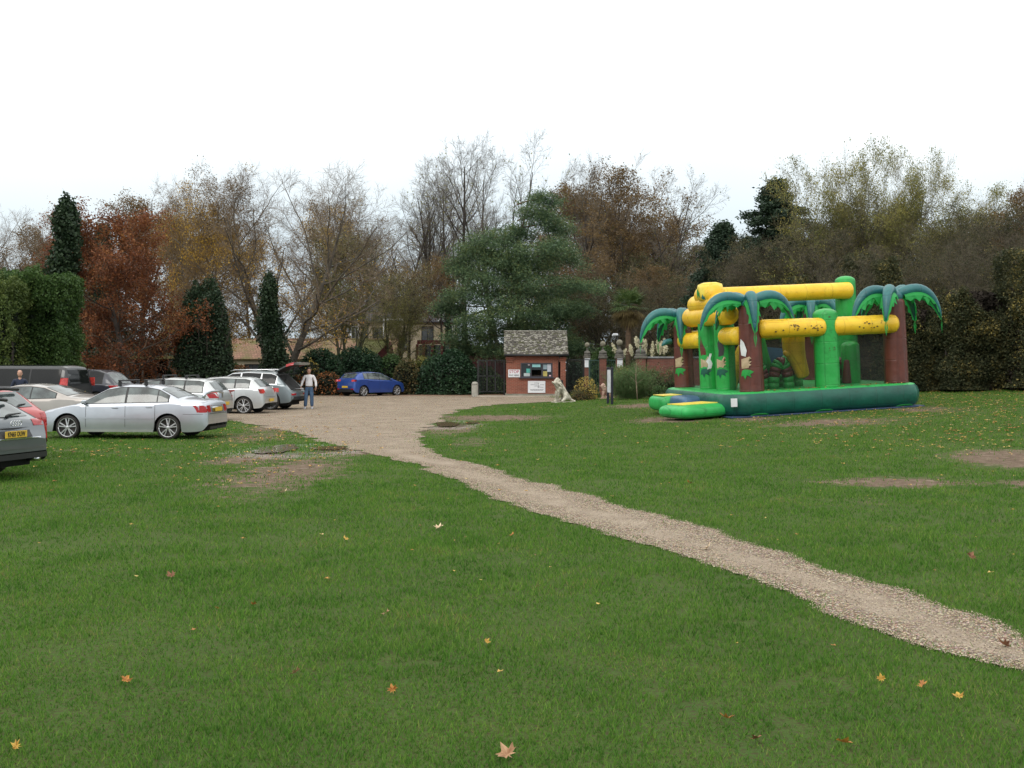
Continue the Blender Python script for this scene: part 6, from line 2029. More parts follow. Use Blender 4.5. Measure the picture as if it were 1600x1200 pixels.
    for sg in (1, -1):
        c.end('tail_light', CM['paleredlamp'], sg * .50, sg * .85, .86, .98)
        c.end('reflector', CM['redlamp'], sg * .52, sg * .74, .40, .46)
        c.end('headlight', CM['headlamp'], sg * .42, sg * .74, .66, .78, rear=False)
    c.end('bumper_trim', CM['trim'], -.70, .70, .26, .44, .005)
    c.plate(.56); c.mirrors(2.82); c.make_wheels('multi')
    p = at(568, 620, 62.0)
    c.place(p.x, p.y, RAD(48), anchor=(.72, -.80))

    # ---------------- dark van and dark SUV at the back left
    c = Car('dark_van', 'long dark blue grey van with black side windows at the back left', 5.2, 1.95, 1.92,
            [(0, .62), (.02, 1.0), (.06, 1.35), (.18, 1.84), (.4, 1.90), (3.2, 1.92), (3.8, 1.80), (4.4, 1.22), (5.0, .98), (5.2, .6)],
            [(0, 1.10), (1, 1.10), (4.4, 1.06), (5.2, .95)], (1.0, 4.1), .34, CM['black'], tumble=.22, sill=.26)
    c.windows([(.35, 1.55), (1.62, 2.9), (2.98, 3.95)], lo=.05, hi=.16, m=CM['dkglass'])
    c.end('rear_window', CM['dkglass'], -.66, .66, 1.20, 1.72, .008, n=12, nz=7)
    for sg in (1, -1):
        c.end('tail_light', CM['paleredlamp'], sg * .82, sg * .95, 1.10, 1.42)
    c.plate(.85); c.mirrors(4.0); c.make_wheels('six')
    p = at(104, 640, 40.0)
    c.place(p.x, p.y, RAD(171), anchor=(.04, .93))
    c = Car('dark_suv', 'black SUV with sloping tail behind the champagne coupe', 4.6, 1.86, 1.72,
            [(0, .66), (.03, .9), (.12, 1.06), (.62, 1.58), (.95, 1.68), (2.0, 1.72), (2.7, 1.66), (3.5, 1.14), (4.3, .98), (4.6, .6)],
            [(0, 1.05), (1.0, 1.07), (3.5, 1.02), (4.6, .9)], (.95, 3.7), .36, CM['black2'], sill=.28)
    c.windows([(.72, 1.35), (1.41, 2.25), (2.31, 3.3)], front=(2.78, 3.45), m=CM['dkglass'])
    c.end('rear_window', CM['glass'], -.62, .62, 1.10, 1.50, .008, n=12, nz=7)
    for sg in (1, -1): c.end('tail_light', CM['redlamp'], sg * .66, sg * .90, .84, 1.02)
    c.plate(.62); c.mirrors(3.3); c.make_wheels('six')
    p = at(182, 640, 45.0)
    c.place(p.x, p.y, RAD(172), anchor=(.04, .9))
# ================================================================== bouncy castle
def build_castle():
    def pvc(n, c, c2, r=.40):
        """welded vinyl: panel seams, faint creases and grime"""
        m, nt, P, O = nodes(n); co = coord(nt)
        col = ramp(nt, noise(nt, 1.3, 5, .6, co), [(.35, c2), (.65, c)])
        grime = ramp(nt, noise(nt, 5.5, 8, .75, co), [(.30, (.55, .52, .46)), (.47, (1, 1, 1))])
        col = mixc(nt, .75, col, grime, 'MULTIPLY')
        sp = nt.nodes.new('ShaderNodeSeparateXYZ'); nt.links.new(co, sp.inputs[0])
        seam = None
        for ax, k in (('X', 1.05), ('Y', 1.05), ('Z', 1.45)):
            f = mth(nt, 'ABSOLUTE', mth(nt, 'SUBTRACT', mth(nt, 'FRACT', mth(nt, 'ADD', mth(nt, 'MULTIPLY', sp.outputs[ax], k), .31)), .5))
            g = mth(nt, 'SUBTRACT', 1.0, mth(nt, 'MULTIPLY', f, 42.0), clamp=True)
            seam = g if seam is None else mth(nt, 'MAXIMUM', seam, g)
        col = mixc(nt, mth(nt, 'MULTIPLY', seam, .38), col, tuple(q * .3 for q in c))
        nt.links.new(col, P.inputs['Base Color']); P.inputs['Roughness'].default_value = r
        h = mth(nt, 'SUBTRACT', mth(nt, 'MULTIPLY', noise(nt, 4.5, 3, .5, co), .7), mth(nt, 'MULTIPLY', seam, .5))
        nt.links.new(bumpn(nt, h, .35, .05), P.inputs['Normal'])
        return m
    teal = pvc('teal_pvc', (.006, .110, .072), (.005, .072, .052))
    tealf = pvc('frond_pvc', (.028, .165, .165), (.018, .115, .13))
    green = pvc('green_pvc', (.025, .38, .07), (.016, .28, .05))
    lgreen = pvc('light_green_pvc', (.03, .43, .10), (.02, .33, .07))
    yellow = pvc('yellow_pvc', (.88, .58, .035), (.80, .46, .02))
    pyellow = pvc('pale_yellow_pvc', (.92, .74, .12), (.90, .62, .05))
    brown = pvc('brown_pvc', (.145, .038, .026), (.10, .027, .019))
    leafm = leafmat('fabric_leaf', [(.02, .32, .06), (.04, .46, .12)], .5, .35, 1.0)
    blue = pvc('blue_pvc', (.05, .13, .24), (.04, .10, .18))
    beige = mat('beige_print', (.52, .40, .26), .6, (.42, .31, .19), 8)
    white = mat('white_print', (.75, .76, .78), .6)
    dark = mat('dark_print', (.05, .045, .05), .6)
    spot = mat('worn_spots', (.10, .06, .03), .8)
    net, nt, P, O = nodes('netting')
    P.inputs['Base Color'].default_value = (.012, .014, .014, 1); P.inputs['Roughness'].default_value = .8
    tr = nt.nodes.new('ShaderNodeBsdfTransparent'); mx = nt.nodes.new('ShaderNodeMixShader')
    ch = nt.nodes.new('ShaderNodeTexChecker'); ch.inputs['Scale'].default_value = 60; nt.links.new(coord(nt), ch.inputs['Vector'])
    mx.inputs[0].default_value = .56
    nt.links.new(mth(nt, 'ADD', mth(nt, 'MULTIPLY', ch.outputs['Fac'], .2), .26), mx.inputs[0])
    nt.links.new(tr.outputs[0], mx.inputs[1]); nt.links.new(P.outputs[0], mx.inputs[2]); nt.links.new(mx.outputs[0], O.inputs['Surface'])
    tarp = mat('blue_tarp', (.03, .05, .12), .5, (.05, .08, .16), 3)

    F0 = (6.80, 33.0); U, Vd = 6.5, 6.0
    root = empty('bouncy_castle', (0, 0, 0), 0, 'yellow and green inflatable bouncy castle with palm tree corners and brown trunks', 'bouncy castle')
    root.matrix_world = Matrix.Translation((F0[0], F0[1], float(zg(*F0)) + .03)) @ Matrix.Rotation(RAD(12), 4, 'Z') @ Matrix.Rotation(RAD(-2.9), 4, 'Y') @ Matrix.Rotation(RAD(1.0), 4, 'X')

    # ground sheet and base
    b = MB(); b.box((U / 2 + .02, Vd / 2 - .02, .0), (U + .16, Vd + .20, .03)); b.build('ground_sheet', tarp, root)
    def ring(u0, u1, v0, v1, ch, prof, b, mi, seg=.28, cush=.03):
        pts = []
        C = [(u0 + ch, v0), (u1 - ch * .5, v0), (u1, v0 + ch * .5), (u1, v1 - ch * .5), (u1 - ch * .5, v1), (u0 + ch, v1), (u0, v1 - ch), (u0, v0 + ch)]
        for i in range(8):
            a, c = Vector(C[i]), Vector(C[(i + 1) % 8]); L = (c - a).length; n = max(1, int(L / seg))
            nr = Vector((c.y - a.y, a.x - c.x)).normalized()
            for k in range(n):
                p = a.lerp(c, k / n); pts.append((p, nr))
        rows = []
        for off, z in prof:
            row = []
            for i, (p, nr) in enumerate(pts):
                q = pts[i - 1][1] + nr; q = q.normalized()
                o2 = off + cush * math.sin(i * 1.9) * math.sin(PI * min(1, max(0, z / .75)))
                row.append((p.x + q.x * o2, p.y + q.y * o2, z))
            rows.append(row)
        b.grid(rows, mi, True, closed=True)
        return rows[-1]
    b = MB()
    ring(0, U, 0, Vd, .45, [(-.08, .02), (0, .06), (.07, .16), (.10, .32), (.10, .48), (.06, .62), (0, .70)], b, 0)
    b.build('base', teal, root)
    b = MB()
    top = ring(0, U, 0, Vd, .45, [(.0, .70), (-.05, .735), (-.14, .755), (-.30, .75)], b, 0, cush=.0)
    b.f.append(tuple(range(b.n - len(top), b.n))); b.m.append(0); b.s.append(False)
    b.build('bounce_floor', lgreen, root)
    for u in (.9, 3.1, 5.9):
        b = MB(); b.prism([(-.3, 0), (.3, 0), (.16, .14), (-.16, .14)], (u, -.10, .03), (1, 0, 0), (0, -.5, .35), (0, 0, 1), .012)
        b.build('tie_tab', green, root)
    b = MB(); b.box((.10, -.02, .46), (.20, .012, .26), rz=RAD(-38)); b.build('safety_label', white, root)

    def cushion(name, c, s, m, rz=0, n=14):
        b = MB(); G = []
        hx, hy, hz = s[0] / 2, s[1] / 2, s[2] / 2
        for i in range(n + 1):
            a = -PI / 2 + PI * i / n; row = []
            for k in range(32):
                w = 2 * PI * k / 32
                e = .30
                cx = math.copysign(abs(math.cos(w)) ** e, math.cos(w)); sy = math.copysign(abs(math.sin(w)) ** e, math.sin(w))
                q = max(.001, math.cos(a)) ** .35
                row.append((hx * cx * q, hy * sy * q, hz * math.copysign(abs(math.sin(a)) ** .8, math.sin(a))))
            G.append(row)
        M = Matrix.Translation(Vector(c)) @ Matrix.Rotation(rz, 4, 'Z')
        b.grid([[M @ Vector(p) for p in r] for r in G], 0, True, closed=True)
        return b.build(name, m, root)
    st = cushion('entrance_step', (-.86, .98, .22), (1.80, 1.60, .44), lgreen, RAD(14))
    b = MB(); b.prism([(-.62, -.30), (.70, -.42), (.70, .55), (-.60, .55)], (-.86, .98, .433), (math.cos(.24), math.sin(.24), 0), (-math.sin(.24), math.cos(.24), 0), (0, 0, 1), .02); b.build('step_top', pyellow, st)
    st = cushion('entrance_step', (-.42, 4.45, .28), (.95, 1.7, .54), lgreen)
    b = MB(); b.prism([(-.35, -.5), (.35, -.5), (.35, .5), (-.35, .5)], (-.42, 4.45, .55), (1, 0, 0), (0, 1, 0), (0, 0, 1), .02); b.build('step_top', pyellow, st)
    cushion('entrance_cushion', (-.30, 3.0, .34), (.75, 1.5, .50), blue)

    def pillar(name, u, v, z1, r, m, dome=True, z0=.70, taper=1.0):
        b = MB(); pr = [(r * .92, z0), (r * 1.02, z0 + .05)]
        n = max(3, int((z1 - z0) / .35))
        for i in range(n + 1):
            z = z0 + .1 + (z1 - z0 - .3) * i / n
            pr.append((r * (1 + (taper - 1) * i / n) * (1.0 + .012 * (i % 2)), z))
        rt = r * taper
        for k in (.25, .5, .75, .92, 1.0):
            pr.append((rt * math.sqrt(max(0, 1 - k ** 2.2)) + .002, z1 - .2 + .2 * k))
        b.lathe(pr, (u, v, 0), 24)
        return b.build(name, m, root)
    def beam(name, a, c, r, m, n=18):
        b = MB(); a, c = Vector(a), Vector(c)
        K = 9; pts = [a.lerp(c, i / K) for i in range(K + 1)]
        b.tube(pts, [r * (1 + .012 * math.sin(i * 2.2)) for i in range(K + 1)], n, round_ends=True)
        return b.build(name, m, root)

    nt1 = pillar('trunk_pillar', .95, .50, 3.55, .385, brown, taper=.84)
    nt2 = pillar('trunk_pillar', 6.02, .52, 3.55, .375, brown, taper=.92)
    nt3 = pillar('trunk_pillar', .60, 5.40, 3.25, .36, brown, taper=.86)
    nt4 = pillar('trunk_pillar', 5.75, 5.50, 3.45, .36, brown, taper=.9)
    gp1 = pillar('front_pillar', 3.55, .48, 3.27, .385, green)
    gp2 = pillar('tall_pillar', 5.72, 3.0, 4.42, .345, green)
    gp3 = pillar('entrance_pillar', .75, 2.05, 3.15, .33, green)
    gp4 = pillar('entrance_pillar', .72, 3.35, 3.15, .33, green)
    beam('side_beam', (1.30, .34, 2.70), (3.28, .34, 2.68), .30, yellow)
    beam('side_beam', (3.80, .34, 2.68), (5.84, .34, 2.68), .305, yellow)
    beam('side_beam', (.68, .80, 2.52), (.68, 1.70, 2.52), .29, yellow)
    beam('side_beam', (.60, 3.75, 2.42), (.55, 5.10, 2.40), .28, yellow)
    beam('side_beam', (6.0, .9, 2.65), (5.85, 5.2, 2.6), .26, yellow)
    beam('side_beam', (1.0, 5.5, 2.5), (5.4, 5.55, 2.6), .26, yellow)
    beam('ridge_beam', (.95, 2.75, 3.88), (5.66, 2.72, 3.90), .285, yellow)
    # stepped yellow arch over the way in
    b = MB()
    def blk(v0, v1, zc, r, uu=.62, mi=0):
        a, c = Vector((uu, v0, zc)), Vector((uu, v1, zc)); K = 6
        b.tube([a.lerp(c, i / K) for i in range(K + 1)], [r] * (K + 1), 18, mi, round_ends=True)
    blk(1.30, 4.55, 3.22, .34); blk(1.80, 4.05, 3.64, .32); blk(2.3, 3.35, 3.92, .34)
    b.build('entrance_arch', yellow, root)
    b = MB(); b.lathe([(.38, 3.75), (.44, 3.9), (.43, 4.18), (.40, 4.28), (.22, 4.34), (.01, 4.35)], (.62, 2.75, 0), 20); b.build('arch_top', pyellow, root)
    # green printed leaves on the arch
    def cyl_patch(par, u, v, r, ang, poly, m, name, off=.012):
        """poly in (arc metres, z)"""
        c = (sum(p[0] for p in poly) / len(poly), sum(p[1] for p in poly) / len(poly))
        ring_ = [poly] + [[(c[0] + (a - c[0]) * k, c[1] + (z - c[1]) * k) for a, z in poly] for k in (.66, .33, .02)]
        G = [[(u + (r + off) * math.cos(ang + a / r), v + (r + off) * math.sin(ang + a / r), z) for a, z in rr] for rr in ring_]
        b = MB(); b.grid([g[::-1] for g in G], 0, True, closed=True)
        return b.build(name, m, par)
    L = RAD(215)   # direction that faces the photographer's left
    cyl_patch(None, .62, 2.75, .435, RAD(205), [(-.25, 4.15), (-.10, 4.02), (-.05, 3.82), (-.16, 3.92), (-.22, 3.80), (-.30, 3.95), (-.33, 4.05)], green, 'printed_leaf').parent = root
    cyl_patch(None, .62, 2.75, .435, RAD(205), [(.05, 3.95), (.10, 3.84), (.18, 3.96), (.20, 3.80), (.10, 3.76), (0, 3.82)], teal, 'printed_leaf').parent = root

    # beige planks, leaf tufts and plain silhouettes printed on the entrance side
    plank = [(-.16, 1.48), (.08, 1.50), (.10, 1.56), (.17, 1.60), (.10, 1.64), (.18, 1.70), (.10, 1.74), (.17, 1.80), (.12, 1.86), (-.16, 1.78)]
    tuft = [(-.15, 1.42), (-.05, 1.46), (.10, 1.45), (.24, 1.38), (.12, 1.30), (.16, 1.20), (.02, 1.28), (-.04, 1.14), (-.10, 1.26), (-.20, 1.24)]
    for par, u, v, r, a in ((nt1, .95, .5, .385, 222), (nt3, .60, 5.40, .36, 222), (gp3, .75, 2.05, .33, 222), (gp4, .72, 3.35, .33, 222)):
        cyl_patch(par, u, v, r, RAD(a), plank, beige, 'printed_plank')
        cyl_patch(par, u, v, r, RAD(a), tuft, green if par in (nt1, nt3) else teal, 'printed_leaves', .010)
    cyl_patch(nt1, .95, .5, .385, RAD(214), [(-.10, 1.90), (.06, 1.86), (.10, 2.05), (.02, 2.30), (-.10, 2.42), (-.14, 2.2)], white, 'printed_shape', .014)
    cyl_patch(gp4, .72, 3.35, .33, RAD(222), [(.08, 1.42), (.22, 1.46), (.26, 1.62), (.20, 1.76), (.25, 1.95), (.18, 1.96), (.13, 1.80), (.05, 1.70), (.12, 1.6)], white, 'printed_shape', .016)
    cyl_patch(gp4, .72, 3.35, .33, RAD(222), [(-.14, 1.90), (.06, 1.92), (.05, 2.10), (-.05, 2.30), (-.12, 2.60), (-.18, 2.2)], brown, 'printed_shape', .014)
    cyl_patch(gp3, .75, 2.05, .33, RAD(222), [(-.08, 1.86), (.10, 1.90), (.13, 2.10), (.10, 2.32), (.05, 2.40), (.0, 2.30), (-.06, 2.40), (-.10, 2.28), (-.06, 2.05)], dark, 'printed_shape', .014)
    rng = random.Random(4)
    # scuffs where the print has worn off
    def spots(par, cy, n, zr, ar, name='worn_marks'):
        b = MB()
        for _ in range(n):
            a = rng.uniform(*ar); z = rng.uniform(*zr); s = rng.uniform(.010, .032)
            u, v, r = cy
            G = []
            for k in range(6):
                w = k * PI / 3; q = s * rng.uniform(.5, 1.4)
                G.append((u + (r * 1.02 + .006) * math.cos(a + q * math.cos(w) / r), v + (r * 1.02 + .006) * math.sin(a + q * math.cos(w) / r), z + q * .7 * math.sin(w)))
            b.add(G, [tuple(range(6))])
        b.build(name, spot, par)
    spots(gp1, (3.55, .48, .385), 9, (1.9, 2.1), (RAD(250), RAD(285)))
    spots(gp1, (3.55, .48, .385), 5, (2.5, 3.0), (RAD(250), RAD(285)))
    b = MB()
    for u0, u1, n in ((1.4, 3.2, 26), (4.4, 5.4, 12)):
        for _ in range(n):
            u = rng.uniform(u0, u1) if rng.random() < .6 else (u0 + u1) / 2 + rng.gauss(0, .2); a = rng.uniform(-.35, .35); s = rng.uniform(.012, .03)
            G = [(u + s * 1.3 * math.cos(k * PI / 3) * rng.uniform(.6, 1.2), .34 - .315 * math.cos(a + s * .8 * math.sin(k * PI / 3) / .3), 2.69 + .315 * math.sin(a + s * .8 * math.sin(k * PI / 3) / .3)) for k in range(6)]
            b.add(G, [tuple(range(6))])
    b.build('worn_marks', spot, root)

    # palm crowns
    def frond(par, c, az, reach, drop, r=.185, seed=0):
        rg = random.Random(seed)
        d = Vector((math.cos(az), math.sin(az), 0)); n = 14; pts = []
        for i in range(n + 1):
            t = i / n
            h = reach * math.sin(t * 1.35) / math.sin(1.35)
            pts.append(Vector(c) + d * h + Vector((0, 0, .30 * math.sin(PI * min(1, t * 1.05)) - drop * t ** 2.3)))
        rad = [r * (.62 + .38 * math.sin(min(1, i / n * 2.6) * PI / 2)) * (1 - (i / n) ** 2.2) ** .8 + .012 for i in range(n + 1)]
        b = MB(); b.tube(pts, rad, 14)
        f = b.build('frond', tealf, par)
        b = MB(); side = Vector((-d.y, d.x, 0))
        for sg in (1, -1):
            row0, row1, row2 = [], [], []
            for i in range(2, n + 1):
                t = i / n; p = pts[i]
                w = .27 * math.sin(PI * min(1, t * .9 + .1)) + .05
                zig = (1.2 if i % 2 else .7) * rg.uniform(.55, 1.25)
                q = p + side * sg * rad[i] * .75 + Vector((0, 0, -rad[i] * .45))
                row0.append(q); row1.append(q + side * sg * w * .30 + Vector((0, 0, -w * .40))); row2.append(q + side * sg * w * .35 * zig + Vector((0, 0, -w * .85 * zig)))
            tip = pts[-1]
            row0.append(tip); row1.append(tip + Vector((0, 0, -.20)) + side * sg * .05); row2.append(tip + Vector((0, 0, -.48)))
            b.grid([row0, row1, row2], 0, False)
        b.build('leaf_skirt', leafm, f)
    def crown(c, az, reach=1.45, drop=.80, s=0, r=.185, hub=.30):
        e = MB(); e.ball((c[0], c[1], c[2]), (hub, hub, .24), 14); h = e.build('palm_crown', tealf, root)
        for i, (a, k) in enumerate(az):
            frond(h, (c[0], c[1], c[2] + .02), RAD(a), reach * k, drop * (1.15 if k < .8 else 1), r, s * 10 + i)
    crown((.95, .50, 3.52), [(178, 1.12), (-2, 1.05), (256, .60), (60, .9), (120, .9)], s=1)
    crown((6.02, .52, 3.55), [(182, 1.05), (228, .95), (-8, 1.10), (30, .95), (110, .9), (300, .5)][:5], s=2)
    crown((.60, 5.40, 3.22), [(178, 1.10), (245, .60), (60, .8), (0, .7), (120, .8)], s=3)
    crown((5.75, 5.50, 3.42), [(185, .95), (240, .7), (0, .9), (320, .7), (90, .8)], s=4)
    # loose small frond end at the far left
    b = MB(); b.tube([(-.05, 4.9, 2.42), (-.28, 4.85, 2.40), (-.42, 4.8, 2.28)], [.11, .10, .03], 10); b.build('frond_end', tealf, root)

    # netting panels
    def netp(u0, v0, u1, v1, z0, z1):
        b = MB(); n = Vector((v1 - v0, u0 - u1, 0)).normalized() * .004
        a, c = Vector((u0, v0, 0)), Vector((u1, v1, 0)); K = 8
        b.grid([[a.lerp(c, i / K) + Vector((0, 0, z)) + n * math.sin(i * 1.3) * 4 for i in range(K + 1)] for z in np.linspace(z0, z1, 6)], 0)
        b.build('net_panel', net, root)
    netp(1.25, .5, 3.25, .5, .74, 2.5); netp(3.85, .5, 5.75, .5, .74, 2.5)
    netp(.72, .8, .74, 1.75, .74, 2.35); netp(.70, 3.7, .62, 5.1, .74, 2.3)
    netp(6.0, .85, 5.85, 5.2, .74, 2.5); netp(.95, 5.5, 5.4, 5.55, .74, 2.4)

    # obstacles inside
    def striped(cu, cv, w, h, r):
        b = MB(); pts = []
        for i in range(15):
            a = PI * i / 14; pts.append((cu - w * math.cos(a), cv, .75 + h * math.sin(a)))
        for i in range(14):
            b.tube([pts[i], pts[i + 1]], r * (1.0 if i % 2 else .97), 12, (i // 2) % 2)
        b.build('striped_hoop', [green, brown], root)
    striped(1.62, 1.5, .26, .78, .17); striped(2.35, 1.3, .27, .85, .18); striped(4.9, 2.2, .25, .7, .2)
    b = MB(); b.tube([(2.15, 1.9, .8), (2.12, 1.9, 1.3), (1.95, 1.9, 1.8), (1.85, 1.9, 2.4), (1.85, 1.9, 2.7)], [.24, .25, .27, .25, .2], 14, round_ends=True)
    b.tube([(1.95, 1.9, 1.75), (1.65, 1.9, 1.85), (1.58, 1.9, 2.1)], [.17, .17, .15], 12, round_ends=True); b.build('cactus_shape', green, root)
    b = MB(); b.tube([(3.15, 1.35, 1.15), (3.0, 1.35, 1.6), (2.86, 1.35, 2.0), (2.88, 1.4, 2.6)], [.22, .27, .36, .38], 16, round_ends=True)
    b.tube([(2.85, 1.3, 2.05), (2.55, 1.3, 1.85)], [.2, .12], 12, round_ends=True); b.build('yellow_neck', yellow, root)
    b = MB(); b.prism([(0, 0), (1.7, 0), (1.15, 1.25), (.35, 1.35)], (2.0, 2.4, .75), (1, 0, 0), (0, 0, 1), (0, 1, 0), 1.0); b.build('slide_ramp', blue, root)
    b = MB(); b.tube([(5.2, 1.9, .8), (5.2, 1.9, 1.4), (5.2, 1.9, 2.0)], [.3, .31, .30], 16, round_ends=True); b.build('inner_post', green, root)
    b = MB(); b.tube([(4.95, 1.75, .8), (4.98, 1.75, 1.5)], [.16, .10], 12, round_ends=True); b.build('inner_post', brown, root)

    b = MB(); b.tube([(4.35, 2.0, .8), (4.32, 2.0, 1.3), (4.25, 2.0, 1.85)], [.26, .28, .22], 14, round_ends=True); b.tube([(4.28, 2.0, 1.5), (4.62, 1.95, 1.6), (4.70, 1.95, 1.9)], [.14, .14, .11], 12, round_ends=True); b.build('cactus_shape', green, root)
    b = MB(); b.tube([(1.35, 3.0, .8), (1.5, 3.0, 1.5), (1.85, 3.0, 2.1)], [.2, .22, .2], 14, round_ends=True); b.build('yellow_arch', yellow, root)
    striped(3.0, 2.0, .28, .95, .18)
    # leaves that have blown onto the floor of the castle
    rg = np.random.default_rng(8); n = 190
    C = np.stack([rg.uniform(1.0, 6.2, n), rg.uniform(-.0, .7, n) * rg.random(n) ** .4, np.full(n, .772)], -1)
    k = rg.random(n) < .45
    C[k, 0] = rg.choice([1.6, 2.9, 3.9, 4.7, 5.0], k.sum()) + rg.normal(0, .12, k.sum())
    V, Fq = quads(rg, C, .035, .9, .8)
    lm = leafmat('blown_leaf', [(.14, .07, .03), (.40, .22, .06), (.55, .40, .12)], trans=.1, scale=4)
    o = obj('leaf_debris', fastmesh('leaf_debris', V, Fq, lm), kind='stuff'); o.matrix_world = root.matrix_world.copy()
# ================================================================== people and statues
def ring_body(b, rings, mi=0, n=16, cap=True):
    """rings: (centre, rx, ry, rotation about z) -> closed loft"""
    G = []
    for c, rx, ry, rz in rings:
        ca, sa = math.cos(rz), math.sin(rz); row = []
        for k in range(n):
            w = 2 * PI * k / n; x, y = rx * math.cos(w), ry * math.sin(w)
            row.append((c[0] + x * ca - y * sa, c[1] + x * sa + y * ca, c[2]))
        G.append(row)
    b.grid(G, mi, True, closed=True)
    if cap:
        K = n; s = b.n - n * len(G)
        b.f.append(tuple(s + i for i in range(K - 1, -1, -1))); b.m.append(mi); b.s.append(True)
        b.f.append(tuple(b.n - K + i for i in range(K))); b.m.append(mi); b.s.append(True)


def skin_obj(name, joints, edges, m, parent, sub=2, root=0):
    """joints: (x, y, z, rx[, ry])"""
    me = bpy.data.meshes.new(name)
    me.from_pydata([j[:3] for j in joints], edges, []); me.materials.append(m)
    o = obj(name, me, parent)
    md = o.modifiers.new('skin', 'SKIN'); md.use_smooth_shade = True; md.branch_smoothing = .6
    if not me.skin_vertices: me.attributes
    sk = me.skin_vertices[0].data
    for i, j in enumerate(joints):
        sk[i].radius = (j[3], j[4] if len(j) > 4 else j[3]); sk[i].use_root = (i == root)
    s = o.modifiers.new('sub', 'SUBSURF'); s.levels = sub; s.render_levels = sub
    return o


def person(label, x, y, facing, H, shirt_m, trouser_m, skin_m, hair_m, shoe_m, arms, legs, bald=False, head_down=.0, belt=None, sleeves=True):
    """facing: direction the body faces. local frame: +y is forward (before rotation), x to the person's right is -x"""
    z0 = float(zg(x, y))
    root = empty('person', (x, y, z0), facing, label, 'person')
    k = H / 1.78
    S = lambda v: tuple(c * k for c in v)
    hy = head_down
    # joints of the body: one continuous surface
    J, E = [], []
    def add(p, rx, ry=None, par=None):
        J.append(S(p) + (rx * k, (ry or rx) * k)); i = len(J) - 1
        if par is not None: E.append((par, i))
        return i
    pel = add((0, 0, .95), .120, .10)
    wa = add((0, 0, 1.08), .115, .095, pel); ch = add((0, .01, 1.28), .155, .115, wa); sh = add((0, .0, 1.42), .11, .085, ch)
    nk = add((0, .01, 1.50), .05, .052, sh); nk2 = add((0, .02 + hy * .3, 1.56), .05, .052, nk)
    hands = []
    for sg, A in ((-1, arms[0]), (1, arms[1])):
        s0 = add((sg * .17, 0, 1.42), .055, .055, sh)
        e = add(A[0], .041, .041, s0); w = add(A[1], .027, .025, e)
        d = (Vector(A[2]) - Vector(A[1])).normalized()
        pc = Vector(A[1]) + d * .05
        p = add(tuple(pc), .019, .036, w)
        hands.append((sg, Vector(A[1]), d, p, pc))
        sd = Vector((0, 1, 0)); sd = (sd - d * sd.dot(d)).normalized()
        for f, (o_, ln) in enumerate(((-.028, .055), (-.010, .072), (.009, .078), (.027, .068))):
            q0 = pc + d * .035 + sd * -o_; q1 = q0 + d * ln * .6 + Vector((-sg * .006, 0, 0)); q2 = q1 + d * ln * .45 + Vector((-sg * .018, 0, 0))
            i0 = add(tuple(q0), .0095, None, p); i1 = add(tuple(q1), .0088, None, i0); add(tuple(q2), .0075, None, i1)
        t0 = pc + sd * .030 - d * .005; t1 = t0 + sd * .022 + d * .030; t2 = t1 + d * .026 + Vector((-sg * .01, 0, 0))
        i0 = add(tuple(t0), .012, None, p); i1 = add(tuple(t1), .0105, None, i0); add(tuple(t2), .009, None, i1)
    for sg, Lg in ((-1, legs[0]), (1, legs[1])):
        h = add((sg * .095, 0, .90), .095, .10, pel); kn = add(Lg[0], .062, .064, h); cf = add(tuple((Vector(Lg[0]) * .6 + Vector(Lg[1]) * .4 + Vector((0, -.01, 0)))), .054, .056, kn)
        an = add(Lg[1], .038, .040, cf)
        add((Lg[1][0] + sg * .02, Lg[1][1] + .12, .035), .036, .028, an)
    body = skin_obj('body', J, E, skin_m, root)
    # head: lofted skull with face
    b = MB(); c = Vector((0, .03 + hy, 0))
    def hd(z, rx, ry, dy=0): return ((0, k * (c.y + dy), k * z), k * rx, k * ry, 0)
    ring_body(b, [hd(1.53, .050, .052, -.02), hd(1.560, .058, .070, .0), hd(1.585, .068, .085, .004), hd(1.62, .075, .095), hd(1.66, .078, .098), hd(1.70, .079, .100, -.002), hd(1.735, .072, .092, -.006), hd(1.760, .055, .070, -.008), hd(1.776, .028, .035, -.01)], 0, 20)
    fy = c.y + .095
    b.add([tuple(k * q for q in p) for p in ((-.014, fy - .005, 1.625), (.014, fy - .005, 1.625), (0, fy + .024, 1.632), (0, fy, 1.675), (0, fy, 1.617))], [(0, 4, 2), (4, 1, 2), (0, 2, 3), (1, 3, 2)], 0, True)
    for sg in (-1, 1):
        b.ball((k * sg * .080, k * (c.y - .005), k * 1.645), (k * .010, k * .020, k * .032), 8, 0)
        b.ball((k * sg * .030, k * (fy - .012), k * 1.665), (k * .013, k * .010, k * .007), 8, 1)
    b.box((0, k * (fy - .010), k * 1.597), (k * .045, k * .012, k * .008), mi=2)
    h = b.build('head', [skin_m, hair_m, mat('lips', (.35, .12, .10), .6)], body)
    if bald:
        b = MB(); ring_body(b, [hd(1.60, .070, .070, -.035), hd(1.64, .083, .075, -.030), hd(1.685, .084, .074, -.03)], 0, 20)
        b.build('hair', hair_m, body)
    else:
        b = MB(); ring_body(b, [hd(1.60, .066, .066, -.034), hd(1.65, .086, .086, -.020), hd(1.70, .087, .100, -.012), hd(1.735, .084, .104, -.004), hd(1.768, .068, .084, -.006), hd(1.795, .034, .042, -.008)], 0, 20)
        b.build('hair', hair_m, body)
    # clothes follow the body
    J, E = [], []
    low = add((0, 0, .93), .160, .135); pel = add((0, 0, .99), .165, .138, low); wa = add((0, 0.01, 1.10), .168, .140, pel); ch = add((0, .012, 1.28), .172, .135, wa); sh = add((0, .0, 1.43), .125, .098, ch); add((0, .005, 1.49), .064, .064, sh)
